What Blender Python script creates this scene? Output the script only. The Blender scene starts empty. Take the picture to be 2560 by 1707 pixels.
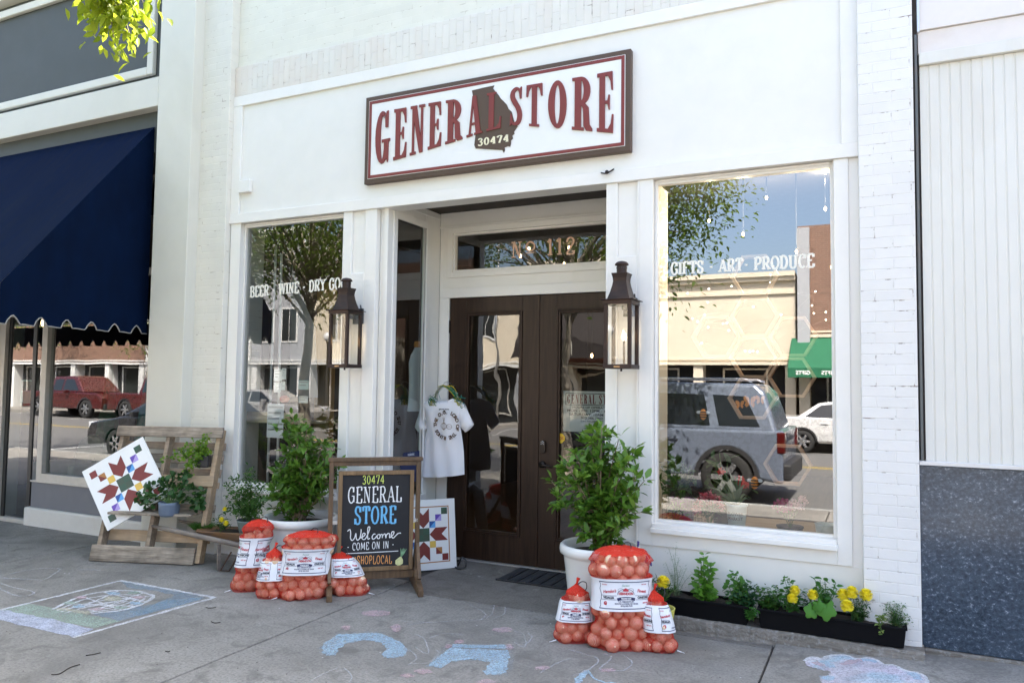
import bpy, math, random
import numpy as np
from mathutils import Vector, Matrix
# ---------------------------------------------------------------- camera, sky, sun, exposure
S = bpy.context.scene
COL = S.collection
CAM_F, CAM_YAW, CAM_PITCH, CAM_ROLL = 1896.1, math.radians(25.901), math.radians(3.2), math.radians(0.7613)
CAM_C = Vector((0.0134, -5.4352, 1.656))
_cy, _sy, _cp, _sp = math.cos(CAM_YAW), math.sin(CAM_YAW), math.cos(CAM_PITCH), math.sin(CAM_PITCH)
_F = Vector((-_sy * _cp, _cy * _cp, _sp)); _R0 = Vector((_cy, _sy, 0.0)); _U0 = _R0.cross(_F)
_cr, _sr = math.cos(CAM_ROLL), math.sin(CAM_ROLL)
_R = _R0 * _cr + _U0 * _sr; _U = _U0 * _cr - _R0 * _sr
cd = bpy.data.cameras.new('camera'); cam = bpy.data.objects.new('camera', cd); COL.objects.link(cam)
cam.matrix_world = Matrix(((_R.x, _U.x, -_F.x, CAM_C.x), (_R.y, _U.y, -_F.y, CAM_C.y), (_R.z, _U.z, -_F.z, CAM_C.z), (0, 0, 0, 1)))
cd.sensor_width = 36.0; cd.lens = CAM_F / 2560.0 * 36.0; cd.clip_start = 0.05; cd.clip_end = 2000.0
S.camera = cam
SUN_EL, SUN_AZ = math.radians(57.0), math.radians(24.0)      # sun stands behind the shops, a little to the right
W = bpy.data.worlds.new('World'); S.world = W; W.use_nodes = True
_nt = W.node_tree; _nt.nodes.clear()
_o = _nt.nodes.new('ShaderNodeOutputWorld'); _b = _nt.nodes.new('ShaderNodeBackground'); _s = _nt.nodes.new('ShaderNodeTexSky')
_s.sky_type = 'NISHITA'; _s.sun_disc = False; _s.sun_elevation = SUN_EL; _s.sun_rotation = SUN_AZ
_s.air_density = 1.0; _s.dust_density = 5.0; _s.ozone_density = 0.5; _s.altitude = 100
_b.inputs['Strength'].default_value = 0.13
_nt.links.new(_s.outputs[0], _b.inputs[0]); _nt.links.new(_b.outputs[0], _o.inputs[0])
ld = bpy.data.lights.new('sun', 'SUN'); ld.energy = 4.2; ld.angle = math.radians(0.5); ld.color = (1.0, 0.93, 0.82)
sun = bpy.data.objects.new('sun', ld); COL.objects.link(sun)
sd = Vector((math.sin(SUN_AZ) * math.cos(SUN_EL), math.cos(SUN_AZ) * math.cos(SUN_EL), math.sin(SUN_EL)))
sun.rotation_euler = (-sd).to_track_quat('-Z', 'Y').to_euler()
S.view_settings.view_transform = 'Standard'; S.view_settings.look = 'None'; S.view_settings.gamma = 1.0
S.view_settings.exposure = 2.72
S.render.engine = 'CYCLES'
try:
    S.cycles.use_denoising = True; S.cycles.max_bounces = 10; S.cycles.transparent_max_bounces = 24; S.cycles.sample_clamp_indirect = 6.0
    S.cycles.caustics_reflective = False; S.cycles.caustics_refractive = False
except Exception: pass
RNG = random.Random(7)
# ---------------------------------------------------------------- helpers: pixels of the photograph to points in the place
def ray(px, py):
    return _F + _R * ((px - 1280.0) / CAM_F) - _U * ((py - 853.5) / CAM_F)
def at(px, py, Y):
    d = ray(px, py); return CAM_C + d * ((Y - CAM_C.y) / d.y)
def gz(px, py, z=0.0):
    d = ray(px, py); return CAM_C + d * ((z - CAM_C.z) / d.z)
def onplane(px, py, p0, n):
    d = ray(px, py); return CAM_C + d * ((p0 - CAM_C).dot(n) / d.dot(n))
def proj(P):
    d = Vector(P) - CAM_C; z = d.dot(_F)
    return (1280 + CAM_F * d.dot(_R) / z, 853.5 - CAM_F * d.dot(_U) / z, z)
def inframe(P, m=30):
    x, y, z = proj(P); return z > 0.1 and -m < x < 2560 + m and -m < y < 1707 + m
# ---------------------------------------------------------------- materials
_M = {}
def N(nt, t, **kw):
    n = nt.nodes.new(t)
    for k, v in kw.items(): setattr(n, k, v)
    return n
def new_mat(name):
    m = bpy.data.materials.new(name); m.use_nodes = True; nt = m.node_tree; nt.nodes.clear()
    out = N(nt, 'ShaderNodeOutputMaterial'); return m, nt, out
def coords(nt, kind='Object'):
    return N(nt, 'ShaderNodeTexCoord').outputs[kind]
def noise(nt, vec, scale, detail=3.0, rough=0.55, dist=0.0):
    n = N(nt, 'ShaderNodeTexNoise'); n.inputs['Scale'].default_value = scale; n.inputs['Detail'].default_value = detail
    n.inputs['Roughness'].default_value = rough; n.inputs['Distortion'].default_value = dist
    nt.links.new(vec, n.inputs['Vector']); return n.outputs['Fac']
def ramp(nt, fac, stops):
    r = N(nt, 'ShaderNodeValToRGB'); e = r.color_ramp.elements
    while len(e) > 1: e.remove(e[0])
    for i, (p, c) in enumerate(stops):
        el = e[0] if i == 0 else e.new(p)
        el.position = p; el.color = (c[0], c[1], c[2], 1) if len(c) == 3 else c
    nt.links.new(fac, r.inputs[0]); return r.outputs[0]
def mixc(nt, fac, a, b, mode='MIX'):
    m = N(nt, 'ShaderNodeMix', data_type='RGBA', blend_type=mode)
    if hasattr(fac, 'links') or hasattr(fac, 'is_linked'): nt.links.new(fac, m.inputs[0])
    else: m.inputs[0].default_value = fac
    for i, v in ((6, a), (7, b)):
        if hasattr(v, 'is_linked'): nt.links.new(v, m.inputs[i])
        else: m.inputs[i].default_value = (v[0], v[1], v[2], 1)
    return m.outputs[2]
def math_(nt, op, a, b=None, clamp=False):
    m = N(nt, 'ShaderNodeMath', operation=op); m.use_clamp = clamp
    for i, v in enumerate((a, b)):
        if v is None: continue
        if hasattr(v, 'is_linked'): nt.links.new(v, m.inputs[i])
        else: m.inputs[i].default_value = v
    return m.outputs[0]
def scale_vec(nt, vec, s, loc=(0, 0, 0), rot=(0, 0, 0)):
    m = N(nt, 'ShaderNodeMapping'); m.inputs['Scale'].default_value = s; m.inputs['Location'].default_value = loc
    m.inputs['Rotation'].default_value = rot; nt.links.new(vec, m.inputs[0]); return m.outputs[0]
def bump(nt, h, strength=0.3, dist=0.01, normal=None):
    b = N(nt, 'ShaderNodeBump'); b.inputs['Strength'].default_value = strength; b.inputs['Distance'].default_value = dist
    nt.links.new(h, b.inputs['Height'])
    if normal is not None: nt.links.new(normal, b.inputs['Normal'])
    return b.outputs[0]
def principled(nt, out, col, rough=0.6, metal=0.0, normal=None, spec=0.5, coat=0.0):
    p = N(nt, 'ShaderNodeBsdfPrincipled')
    if hasattr(col, 'is_linked'): nt.links.new(col, p.inputs['Base Color'])
    else: p.inputs['Base Color'].default_value = (col[0], col[1], col[2], 1)
    if hasattr(rough, 'is_linked'): nt.links.new(rough, p.inputs['Roughness'])
    else: p.inputs['Roughness'].default_value = rough
    p.inputs['Metallic'].default_value = metal; p.inputs['Specular IOR Level'].default_value = spec
    p.inputs['Coat Weight'].default_value = coat
    if normal is not None: nt.links.new(normal, p.inputs['Normal'])
    nt.links.new(p.outputs[0], out.inputs[0]); return p
def plain(name, col, rough=0.55, metal=0.0, var=0.10, scale=14.0, bumps=0.06, spec=0.5, coat=0.0, dirt=None, dirt_scale=3.0, dirt_amt=0.35, stretch=None):
    """a painted / plastic / metal surface with some mottling, wear and fine relief"""
    if name in _M: return _M[name]
    m, nt, out = new_mat(name); v = coords(nt)
    if stretch: v = scale_vec(nt, v, stretch)
    n1 = noise(nt, v, scale, 5, 0.6)
    c = ramp(nt, n1, [(0.25, [x * (1 - var) for x in col]), (0.75, [min(1, x * (1 + var)) for x in col])])
    if dirt:
        n2 = noise(nt, v, dirt_scale, 6, 0.62, 0.6)
        f = ramp(nt, n2, [(0.5, (0, 0, 0)), (0.72, (1, 1, 1))])
        c = mixc(nt, math_(nt, 'MULTIPLY', f, dirt_amt), c, dirt)
    nb = bump(nt, noise(nt, v, scale * 9, 4, 0.6), bumps, 0.004) if bumps else None
    r = ramp(nt, n1, [(0.3, [max(0.03, rough - 0.07)] * 3), (0.7, [min(1, rough + 0.07)] * 3)])
    principled(nt, out, c, r, metal, nb, spec, coat); _M[name] = m; return m
def brick_mat(name, face, mortar, soldier=False, strength=0.75, chips=None, axis='xz', row=0.0677, width=0.215, off=(0, 0), contrast=1.0, grime=None):
    if name in _M: return _M[name]
    m, nt, out = new_mat(name); v = coords(nt)
    sep = N(nt, 'ShaderNodeSeparateXYZ'); nt.links.new(v, sep.inputs[0])
    cmb = N(nt, 'ShaderNodeCombineXYZ')
    a, b = (sep.outputs[0], sep.outputs[2]) if axis == 'xz' else (sep.outputs[1], sep.outputs[2])
    if soldier: a, b = b, a
    wob = noise(nt, v, 2.4, 2); wob2 = noise(nt, v, 17, 2)
    a2 = math_(nt, 'ADD', math_(nt, 'ADD', a, off[0]), math_(nt, 'MULTIPLY', math_(nt, 'SUBTRACT', wob2, 0.5), 0.012))
    b2 = math_(nt, 'ADD', math_(nt, 'ADD', b, off[1]), math_(nt, 'MULTIPLY', math_(nt, 'SUBTRACT', wob, 0.5), 0.012))
    nt.links.new(a2, cmb.inputs[0]); nt.links.new(b2, cmb.inputs[1])
    br = N(nt, 'ShaderNodeTexBrick'); nt.links.new(cmb.outputs[0], br.inputs['Vector'])
    br.inputs['Scale'].default_value = 1.0; br.inputs['Brick Width'].default_value = width; br.inputs['Row Height'].default_value = row
    br.inputs['Mortar Size'].default_value = 0.0045; br.inputs['Mortar Smooth'].default_value = 0.6
    br.inputs['Color1'].default_value = (*face, 1); br.inputs['Color2'].default_value = (*[x * (1 - 0.09 * contrast) for x in face], 1); br.inputs['Mortar'].default_value = (*mortar, 1)
    c = br.outputs['Color']
    n1 = noise(nt, v, 5, 5); c = mixc(nt, 0.5, c, ramp(nt, n1, [(0.3, [x * 0.9 for x in face]), (0.7, face)]), 'MIX') if contrast < 1.5 else mixc(nt, 0.35, c, ramp(nt, noise(nt, v, 9, 5), [(0.3, [x * 0.55 for x in face]), (0.7, [min(1, x * 1.35) for x in face])]))
    if chips:      # paint gone from some of the joints, bare brick or dark gap showing
        n2 = noise(nt, v, 11, 4, 0.7, 0.4)
        k = math_(nt, 'MULTIPLY', ramp(nt, n2, [(0.55, (0, 0, 0)), (0.68, (1, 1, 1))]), br.outputs['Fac'])
        c = mixc(nt, k, c, chips)
    if grime:
        n3 = noise(nt, scale_vec(nt, v, (1, 1, 0.35)), 2.2, 5, 0.6, 0.5)
        c = mixc(nt, math_(nt, 'MULTIPLY', ramp(nt, n3, [(0.5, (0, 0, 0)), (0.75, (1, 1, 1))]), 0.5), c, grime)
    h = math_(nt, 'ADD', math_(nt, 'MULTIPLY', br.outputs['Fac'], -1.0), math_(nt, 'MULTIPLY', noise(nt, v, 45, 5), 0.35))
    nb = bump(nt, h, strength, 0.009)
    principled(nt, out, c, 0.6, 0, nb, 0.4); _M[name] = m; return m
def glass_mat(name, tint=(0.86, 0.9, 0.88), refl=0.22, wav=0.0, wscale=3.0, rough=0.0, cap=0.6):
    """a pane: clear with a coated reflection that grows at a glancing angle, optionally wavy old glass"""
    if name in _M: return _M[name]
    m, nt, out = new_mat(name)
    t = N(nt, 'ShaderNodeBsdfTransparent'); t.inputs[0].default_value = (*tint, 1)
    g = N(nt, 'ShaderNodeBsdfGlossy'); g.inputs['Roughness'].default_value = rough; g.inputs[0].default_value = (0.97, 0.98, 1.0, 1)
    if wav:
        nb = bump(nt, noise(nt, coords(nt), wscale, 1.5, 0.4), wav, 0.02); nt.links.new(nb, g.inputs['Normal'])
    fr = N(nt, 'ShaderNodeFresnel'); fr.inputs['IOR'].default_value = 1.5
    f = math_(nt, 'ADD', math_(nt, 'MULTIPLY', fr.outputs[0], 1.6), refl - 0.064, True)
    f = math_(nt, 'MINIMUM', f, cap)
    mx = N(nt, 'ShaderNodeMixShader'); nt.links.new(f, mx.inputs[0]); nt.links.new(t.outputs[0], mx.inputs[1]); nt.links.new(g.outputs[0], mx.inputs[2])
    nt.links.new(mx.outputs[0], out.inputs[0]); _M[name] = m; return m
def wood_mat(name, a, b, axis=0, scale=6.0, rough=0.6, weather=None, spec=0.35):
    if name in _M: return _M[name]
    m, nt, out = new_mat(name); v = coords(nt)
    s = [scale * 3.0] * 3; s[axis] = scale * 0.22
    vv = scale_vec(nt, v, s)
    n1 = noise(nt, vv, 1.6, 6, 0.65, 0.8); n2 = noise(nt, v, 2.3, 4, 0.6)
    c = ramp(nt, n1, [(0.3, a), (0.7, b)])
    if weather: c = mixc(nt, math_(nt, 'MULTIPLY', ramp(nt, n2, [(0.42, (0, 0, 0)), (0.66, (1, 1, 1))]), 0.75), c, weather)
    nb = bump(nt, n1, 0.35, 0.004)
    principled(nt, out, c, rough, 0, nb, spec); _M[name] = m; return m
def leaf_mat(name, cols, transl=0.35, rough=0.45, spec=0.35):
    """leaves: a tone per leaf, light coming through"""
    if name in _M: return _M[name]
    m, nt, out = new_mat(name); geo = N(nt, 'ShaderNodeNewGeometry')
    st = [(i / max(1, len(cols) - 1), c) for i, c in enumerate(cols)]
    c = ramp(nt, geo.outputs['Random Per Island'], st)
    p = N(nt, 'ShaderNodeBsdfPrincipled'); nt.links.new(c, p.inputs['Base Color']); p.inputs['Roughness'].default_value = rough
    p.inputs['Specular IOR Level'].default_value = spec
    t = N(nt, 'ShaderNodeBsdfTranslucent'); hs = N(nt, 'ShaderNodeHueSaturation'); hs.inputs['Value'].default_value = 1.7; hs.inputs['Hue'].default_value = 0.485
    nt.links.new(c, hs.inputs['Color']); nt.links.new(hs.outputs[0], t.inputs[0])
    mx = N(nt, 'ShaderNodeMixShader'); mx.inputs[0].default_value = transl
    nt.links.new(p.outputs[0], mx.inputs[1]); nt.links.new(t.outputs[0], mx.inputs[2]); nt.links.new(mx.outputs[0], out.inputs[0]); _M[name] = m; return m
def emit_mat(name, col, strength):
    if name in _M: return _M[name]
    m, nt, out = new_mat(name); e = N(nt, 'ShaderNodeEmission'); e.inputs[0].default_value = (*col, 1); e.inputs[1].default_value = strength
    nt.links.new(e.outputs[0], out.inputs[0]); _M[name] = m; return m
# ---------------------------------------------------------------- mesh building
class MB:
    """collects boxes, prisms, tubes ... and links them as ONE mesh object"""
    def __init__(s): s.v = []; s.f = []; s.mi = []; s.sm = []; s.cm = 0
    def add(s, verts, faces, smooth=False):
        b = len(s.v); s.v.extend([tuple(p) for p in verts])
        for f in faces: s.f.append([i + b for i in f]); s.mi.append(s.cm); s.sm.append(smooth)
        return s
    def box(s, x0, x1, y0, y1, z0, z1):
        v = [(x0, y0, z0), (x1, y0, z0), (x1, y1, z0), (x0, y1, z0), (x0, y0, z1), (x1, y0, z1), (x1, y1, z1), (x0, y1, z1)]
        return s.add(v, [(0, 3, 2, 1), (4, 5, 6, 7), (0, 1, 5, 4), (1, 2, 6, 5), (2, 3, 7, 6), (3, 0, 4, 7)])
    def obox(s, c, ax, ay, az):
        """box from a centre and three half-axis vectors"""
        c = Vector(c); ax = Vector(ax); ay = Vector(ay); az = Vector(az)
        v = [c + ax * i + ay * j + az * k for k in (-1, 1) for j in (-1, 1) for i in (-1, 1)]
        fl = [(0, 2, 3, 1), (4, 5, 7, 6), (0, 1, 5, 4), (1, 3, 7, 5), (3, 2, 6, 7), (2, 0, 4, 6)]
        if ax.cross(ay).dot(az) < 0: fl = [f[::-1] for f in fl]
        return s.add(v, fl)
    def bar(s, a, b, w, h=None, up=(0, 0, 1)):
        a = Vector(a); b = Vector(b); h = w if h is None else h; d = (b - a); L = d.length / 2; d.normalize()
        u = Vector(up); r = d.cross(u)
        if r.length < 1e-4: r = d.cross(Vector((1, 0, 0)))
        r.normalize(); u = r.cross(d).normalized()
        return s.obox((a + b) / 2, d * L, r * (w / 2), u * (h / 2))
    def quad(s, a, b, c, d): return s.add([a, b, c, d], [(0, 1, 2, 3)])
    def prism(s, poly, fn, d0, d1, smooth=False):
        """poly: 2D points, fn(u,v,d) -> 3D; front at d1, back at d0"""
        n = len(poly); v = [fn(u, w, d0) for u, w in poly] + [fn(u, w, d1) for u, w in poly]
        f = [tuple(range(n, 2 * n)), tuple(range(n - 1, -1, -1))] + [(i, (i + 1) % n, n + (i + 1) % n, n + i) for i in range(n)]
        return s.add(v, f, smooth)
    def tube(s, pts, r, n=8, cap=True, smooth=True):
        pts = [Vector(p) for p in pts]; m = len(pts); rr = r if isinstance(r, (list, tuple)) else [r] * m
        vs = []; prev = None
        for i, p in enumerate(pts):
            d = (pts[min(i + 1, m - 1)] - pts[max(i - 1, 0)]).normalized()
            if prev is None:
                a = d.cross(Vector((0, 0, 1)));
                if a.length < 0.05: a = d.cross(Vector((1, 0, 0)))
            else: a = prev - d * prev.dot(d)
            a.normalize(); prev = a; b = d.cross(a)
            for k in range(n):
                t = 2 * math.pi * k / n; vs.append(p + (a * math.cos(t) + b * math.sin(t)) * rr[i])
        fs = [(i * n + k, i * n + (k + 1) % n, (i + 1) * n + (k + 1) % n, (i + 1) * n + k) for i in range(m - 1) for k in range(n)]
        if cap: fs += [tuple(range(n - 1, -1, -1)), tuple((m - 1) * n + k for k in range(n))]
        return s.add(vs, fs, smooth)
    def lathe(s, prof, c=(0, 0, 0), n=32, smooth=True, cap0=False, cap1=False):
        vs = []; c = Vector(c)
        for r, z in prof:
            for k in range(n):
                t = 2 * math.pi * k / n; vs.append((c.x + r * math.cos(t), c.y + r * math.sin(t), c.z + z))
        m = len(prof); fs = [(i * n + k, i * n + (k + 1) % n, (i + 1) * n + (k + 1) % n, (i + 1) * n + k) for i in range(m - 1) for k in range(n)]
        if cap0: fs.append(tuple(range(n - 1, -1, -1)))
        if cap1: fs.append(tuple((m - 1) * n + k for k in range(n)))
        return s.add(vs, fs, smooth)
    def ball(s, c, r, n=12, m=8, sq=(1, 1, 1)):
        c = Vector(c); vs = [(c.x, c.y, c.z - r * sq[2])]
        for i in range(1, m):
            ph = -math.pi / 2 + math.pi * i / m
            for k in range(n):
                t = 2 * math.pi * k / n; vs.append((c.x + r * sq[0] * math.cos(ph) * math.cos(t), c.y + r * sq[1] * math.cos(ph) * math.sin(t), c.z + r * sq[2] * math.sin(ph)))
        vs.append((c.x, c.y, c.z + r * sq[2])); L = len(vs) - 1
        fs = [(0, 1 + (k + 1) % n, 1 + k) for k in range(n)]
        for i in range(m - 2):
            for k in range(n): fs.append((1 + i * n + k, 1 + i * n + (k + 1) % n, 1 + (i + 1) * n + (k + 1) % n, 1 + (i + 1) * n + k))
        fs += [(1 + (m - 2) * n + k, 1 + (m - 2) * n + (k + 1) % n, L) for k in range(n)]
        return s.add(vs, fs, True)
    def frame(s, x0, x1, z0, z1, w, y0, y1, wb=None, wt=None):
        """four butted boards round an opening whose outside is x0..x1, z0..z1"""
        wb = w if wb is None else wb; wt = w if wt is None else wt
        s.box(x0, x0 + w, y0, y1, z0, z1); s.box(x1 - w, x1, y0, y1, z0, z1)
        if wb: s.box(x0 + w, x1 - w, y0, y1, z0, z0 + wb)
        if wt: s.box(x0 + w, x1 - w, y0, y1, z1 - wt, z1)
        return s
    def build(s, name, mats, parent=None, loc=None, bevel=0.0, seg=2, shade=None):
        me = bpy.data.meshes.new(name)
        off = Vector((0, 0, 0))
        if parent is not None:
            p = parent
            while p is not None: off += p.location; p = p.parent
        if loc is not None: off += Vector(loc)
        me.from_pydata([(x - off.x, y - off.y, z - off.z) for x, y, z in s.v], [], s.f)
        mats = mats if isinstance(mats, (list, tuple)) else [mats]
        for m in mats: me.materials.append(m)
        me.polygons.foreach_set('material_index', s.mi); me.polygons.foreach_set('use_smooth', s.sm); me.update()
        o = bpy.data.objects.new(name, me); COL.objects.link(o)
        if parent is not None: o.parent = parent
        if loc is not None: o.location = loc
        if bevel:
            b = o.modifiers.new('bevel', 'BEVEL'); b.width = bevel; b.segments = seg; b.limit_method = 'ANGLE'; b.angle_limit = math.radians(35)
            b.harden_normals = False
        return o
def thing(name, label, cat, loc=(0, 0, 0), group=None):
    o = bpy.data.objects.new(name, None); COL.objects.link(o); o.location = loc; o.empty_display_size = 0.2
    return tag(o, label, cat, group)
def tag(o, label, cat, group=None, kind=None):
    o['label'] = label; o['category'] = cat
    if group: o['group'] = group
    if kind: o['kind'] = kind
    return o
def struct(o): o['kind'] = 'structure'; return o
def copy_tree(o, parent=None):
    c = o.copy(); COL.objects.link(c)
    if parent is not None: c.parent = parent
    for ch in list(o.children): copy_tree(ch, c)
    return c
# ---------------------------------------------------------------- leaves
def leaf_cloud(mb, pts, size, rng, normal_bias=None, ratio=0.45, fold=0.18, droop=0.0):
    """one folded leaf (two facets each side) per point; pts: (position, direction or None, scale)"""
    for p, d, sc in pts:
        p = Vector(p)
        if d is None: d = Vector((rng.uniform(-1, 1), rng.uniform(-1, 1), rng.uniform(-0.6, 0.9)))
        d = Vector(d) + Vector((rng.gauss(0, 0.35), rng.gauss(0, 0.35), rng.gauss(0, 0.35) - droop))
        if d.length < 1e-3: d = Vector((0, 0, 1))
        d.normalize(); L = size * sc * rng.uniform(0.7, 1.25); w = L * ratio
        u = Vector((rng.gauss(0, 0.5), rng.gauss(0, 0.5), 1.0)) if normal_bias is None else Vector(normal_bias) + Vector((rng.gauss(0, 0.5), rng.gauss(0, 0.5), rng.gauss(0, 0.5)))
        r = d.cross(u)
        if r.length < 1e-3: r = d.cross(Vector((1, 0, 0)))
        r.normalize(); u = r.cross(d).normalized()
        a = p; b = p + d * L; m1 = p + d * (L * 0.35); m2 = p + d * (L * 0.72) - u * (L * 0.05)
        mb.add([a, m1 + r * w * 0.5 + u * fold * w, m2 + r * w * 0.36 + u * fold * w, b - u * L * 0.12, m2 - r * w * 0.36 + u * fold * w, m1 - r * w * 0.5 + u * fold * w, m1, m2],
               [(0, 1, 6), (1, 2, 7, 6), (2, 3, 7), (0, 6, 5), (6, 7, 4, 5), (7, 3, 4)], True)
# ---------------------------------------------------------------- lettering
def text2d(s, size=1.0, bold=0.0, align='CENTER', xs=1.0, shear=0.0, spacing=1.0):
    cu = bpy.data.curves.new('t', 'FONT'); cu.body = s; cu.size = size; cu.align_x = align; cu.offset = bold; cu.shear = shear; cu.resolution_u = 3; cu.space_character = spacing
    o = bpy.data.objects.new('t', cu); COL.objects.link(o)
    dg = bpy.context.evaluated_depsgraph_get(); ev = o.evaluated_get(dg); me = ev.to_mesh()
    v = [(p.co.x * xs, p.co.y) for p in me.vertices]; f = [tuple(p.vertices) for p in me.polygons]
    ev.to_mesh_clear(); bpy.data.objects.remove(o); bpy.data.curves.remove(cu); return v, f
def put_text(mb, s, fn, size, bold=0.0, align='CENTER', xs=1.0, shear=0.0, spacing=1.0, x=0.0, y=0.0):
    v, f = text2d(s, size, bold, align, xs, shear, spacing)
    mb.add([fn(a + x, b + y) for a, b in v], f)
def ribbon(mb, pts, w, fn, close=False):
    """flat line of width w (number or list) along 2D points, laid on fn(u,v)"""
    n = len(pts); ww = w if isinstance(w, (list, tuple)) else [w] * n; L = []; R = []
    for i, (x, y) in enumerate(pts):
        if close: a, b = pts[i - 1], pts[(i + 1) % n]
        else: a, b = pts[max(0, i - 1)], pts[min(n - 1, i + 1)]
        dx, dy = b[0] - a[0], b[1] - a[1]; l = math.hypot(dx, dy) or 1; nx, ny = -dy / l, dx / l
        L.append(fn(x + nx * ww[i] / 2, y + ny * ww[i] / 2)); R.append(fn(x - nx * ww[i] / 2, y - ny * ww[i] / 2))
    m = n if close else n - 1
    mb.add(L + R, [(i, n + i, n + (i + 1) % n, (i + 1) % n) for i in range(m)])
def smooth_pts(pts, n=6):
    """Catmull-Rom through 2D/3D points"""
    P = [np.array(p, float) for p in pts]; out = []
    for i in range(len(P) - 1):
        p0, p1, p2, p3 = P[max(0, i - 1)], P[i], P[i + 1], P[min(len(P) - 1, i + 2)]
        for k in range(n):
            t = k / n; out.append(tuple(0.5 * ((2 * p1) + (-p0 + p2) * t + (2 * p0 - 5 * p1 + 4 * p2 - p3) * t * t + (-p0 + 3 * p1 - 3 * p2 + p3) * t ** 3)))
    out.append(tuple(P[-1])); return out
def el(cx, cy, rx, ry, a0, a1, n=16):
    return [(cx + rx * math.cos(math.radians(a0 + (a1 - a0) * i / n)), cy + ry * math.sin(math.radians(a0 + (a1 - a0) * i / n))) for i in range(n + 1)]
def rect(a, b, c, d): return [(a, c), (b, c), (b, d), (a, d)]
def strip(o, i): return ('S', o, i)
# condensed wood-type capitals, height 1: each glyph = (advance, pieces)
def _stem(x0, x1): return [rect(x0, x1, 0, 1), rect(x0 - .05, x1 + .05, 0, .055), rect(x0 - .05, x1 + .05, .945, 1)]
WEST = {
 'G': (.40, [strip(el(.18, .5, .17, .5, 62, 330), el(.18, .5, .05, .42, 62, 330)), [(.25, .68), (.31, .68), (.315, 1.0), (.28, .99), (.24, .86)], rect(.17, .36, .40, .455), [(.225, .40), (.325, .40), (.325, .05), (.31, 0), (.29, .06), (.22, .10)]]),
 'E': (.40, _stem(.05, .17)[:1] + [rect(0, .33, .94, 1), rect(0, .345, 0, .06), [(.33, 1), (.34, .70), (.31, .70), (.29, .84), (.23, .94), (.23, 1)], [(.345, 0), (.355, .30), (.325, .30), (.30, .15), (.24, .06), (.24, 0)], rect(.17, .25, .475, .525), [(.22, .5), (.25, .62), (.275, .62), (.275, .38), (.25, .38)]]),
 'N': (.43, [rect(.05, .10, 0, 1), rect(.28, .33, 0, 1), [(.05, 1), (.16, 1), (.33, 0), (.25, 0), (.09, .75)], rect(0, .17, .95, 1), rect(0, .15, 0, .05), rect(.23, .38, .95, 1)]),
 'R': (.42, _stem(.05, .17)[:1] + [rect(0, .22, 0, .055), rect(0, .18, .945, 1), strip(el(.16, .74, .18, .26, 90, -90), el(.16, .74, .06, .195, 90, -90)), [(.16, .53), (.24, .51), (.31, .43), (.33, .12), (.38, .05), (.38, 0), (.27, 0), (.22, .08), (.21, .40), (.16, .48)]]),
 'A': (.40, [[(.13, 1), (.23, 1), (.36, 0), (.23, 0)], [(.13, 1), (.165, .93), (.085, 0), (.04, 0)], rect(.09, .27, .27, .32), rect(-.01, .14, 0, .05), rect(.19, .40, 0, .05)]),
 'L': (.37, _stem(.05, .17)[:1] + [rect(0, .22, .945, 1), rect(0, .335, 0, .06), [(.335, 0), (.345, .32), (.315, .32), (.29, .15), (.23, .06), (.23, 0)]]),
 'T': (.40, [rect(.13, .25, 0, 1), rect(.07, .31, 0, .055), rect(0, .38, .94, 1), [(0, 1), (-.005, .72), (.03, .72), (.055, .86), (.10, .94), (.10, 1)], [(.38, 1), (.385, .72), (.35, .72), (.325, .86), (.28, .94), (.28, 1)]]),
 'O': (.40, [strip(el(.185, .5, .18, .5, 0, 360, 30), el(.185, .5, .055, .41, 0, 360, 30))]),
 'S': (.38, None), ' ': (.20, [])}
_sp = smooth_pts([(.285, .74), (.265, .90), (.185, .965), (.10, .90), (.085, .76), (.15, .60), (.235, .44), (.27, .27), (.235, .09), (.15, .035), (.075, .10), (.05, .27)], 4)
_sw = [.04 + .085 * math.sin(math.pi * min(1, max(0, i / (len(_sp) - 1)))) ** 1.2 for i in range(len(_sp))]
def _sstrip():
    o, i2 = [], []
    for k, (x, y) in enumerate(_sp):
        a, b = _sp[max(0, k - 1)], _sp[min(len(_sp) - 1, k + 1)]; dx, dy = b[0] - a[0], b[1] - a[1]; l = math.hypot(dx, dy); nx, ny = -dy / l, dx / l
        o.append((x + nx * _sw[k] / 2, y + ny * _sw[k] / 2)); i2.append((x - nx * _sw[k] / 2, y - ny * _sw[k] / 2))
    return [strip(o, i2), [(.27, .70), (.31, .70), (.315, 1.0), (.285, .98), (.25, .88)], [(.035, .32), (.065, .32), (.10, .12), (.05, .02), (.025, 0)]]
WEST['S'] = (.38, _sstrip())
def subdiv(poly, n=4):
    out = []
    for i, p in enumerate(poly):
        q = poly[(i + 1) % len(poly)]
        for k in range(n): out.append((p[0] + (q[0] - p[0]) * k / n, p[1] + (q[1] - p[1]) * k / n))
    return out
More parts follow.
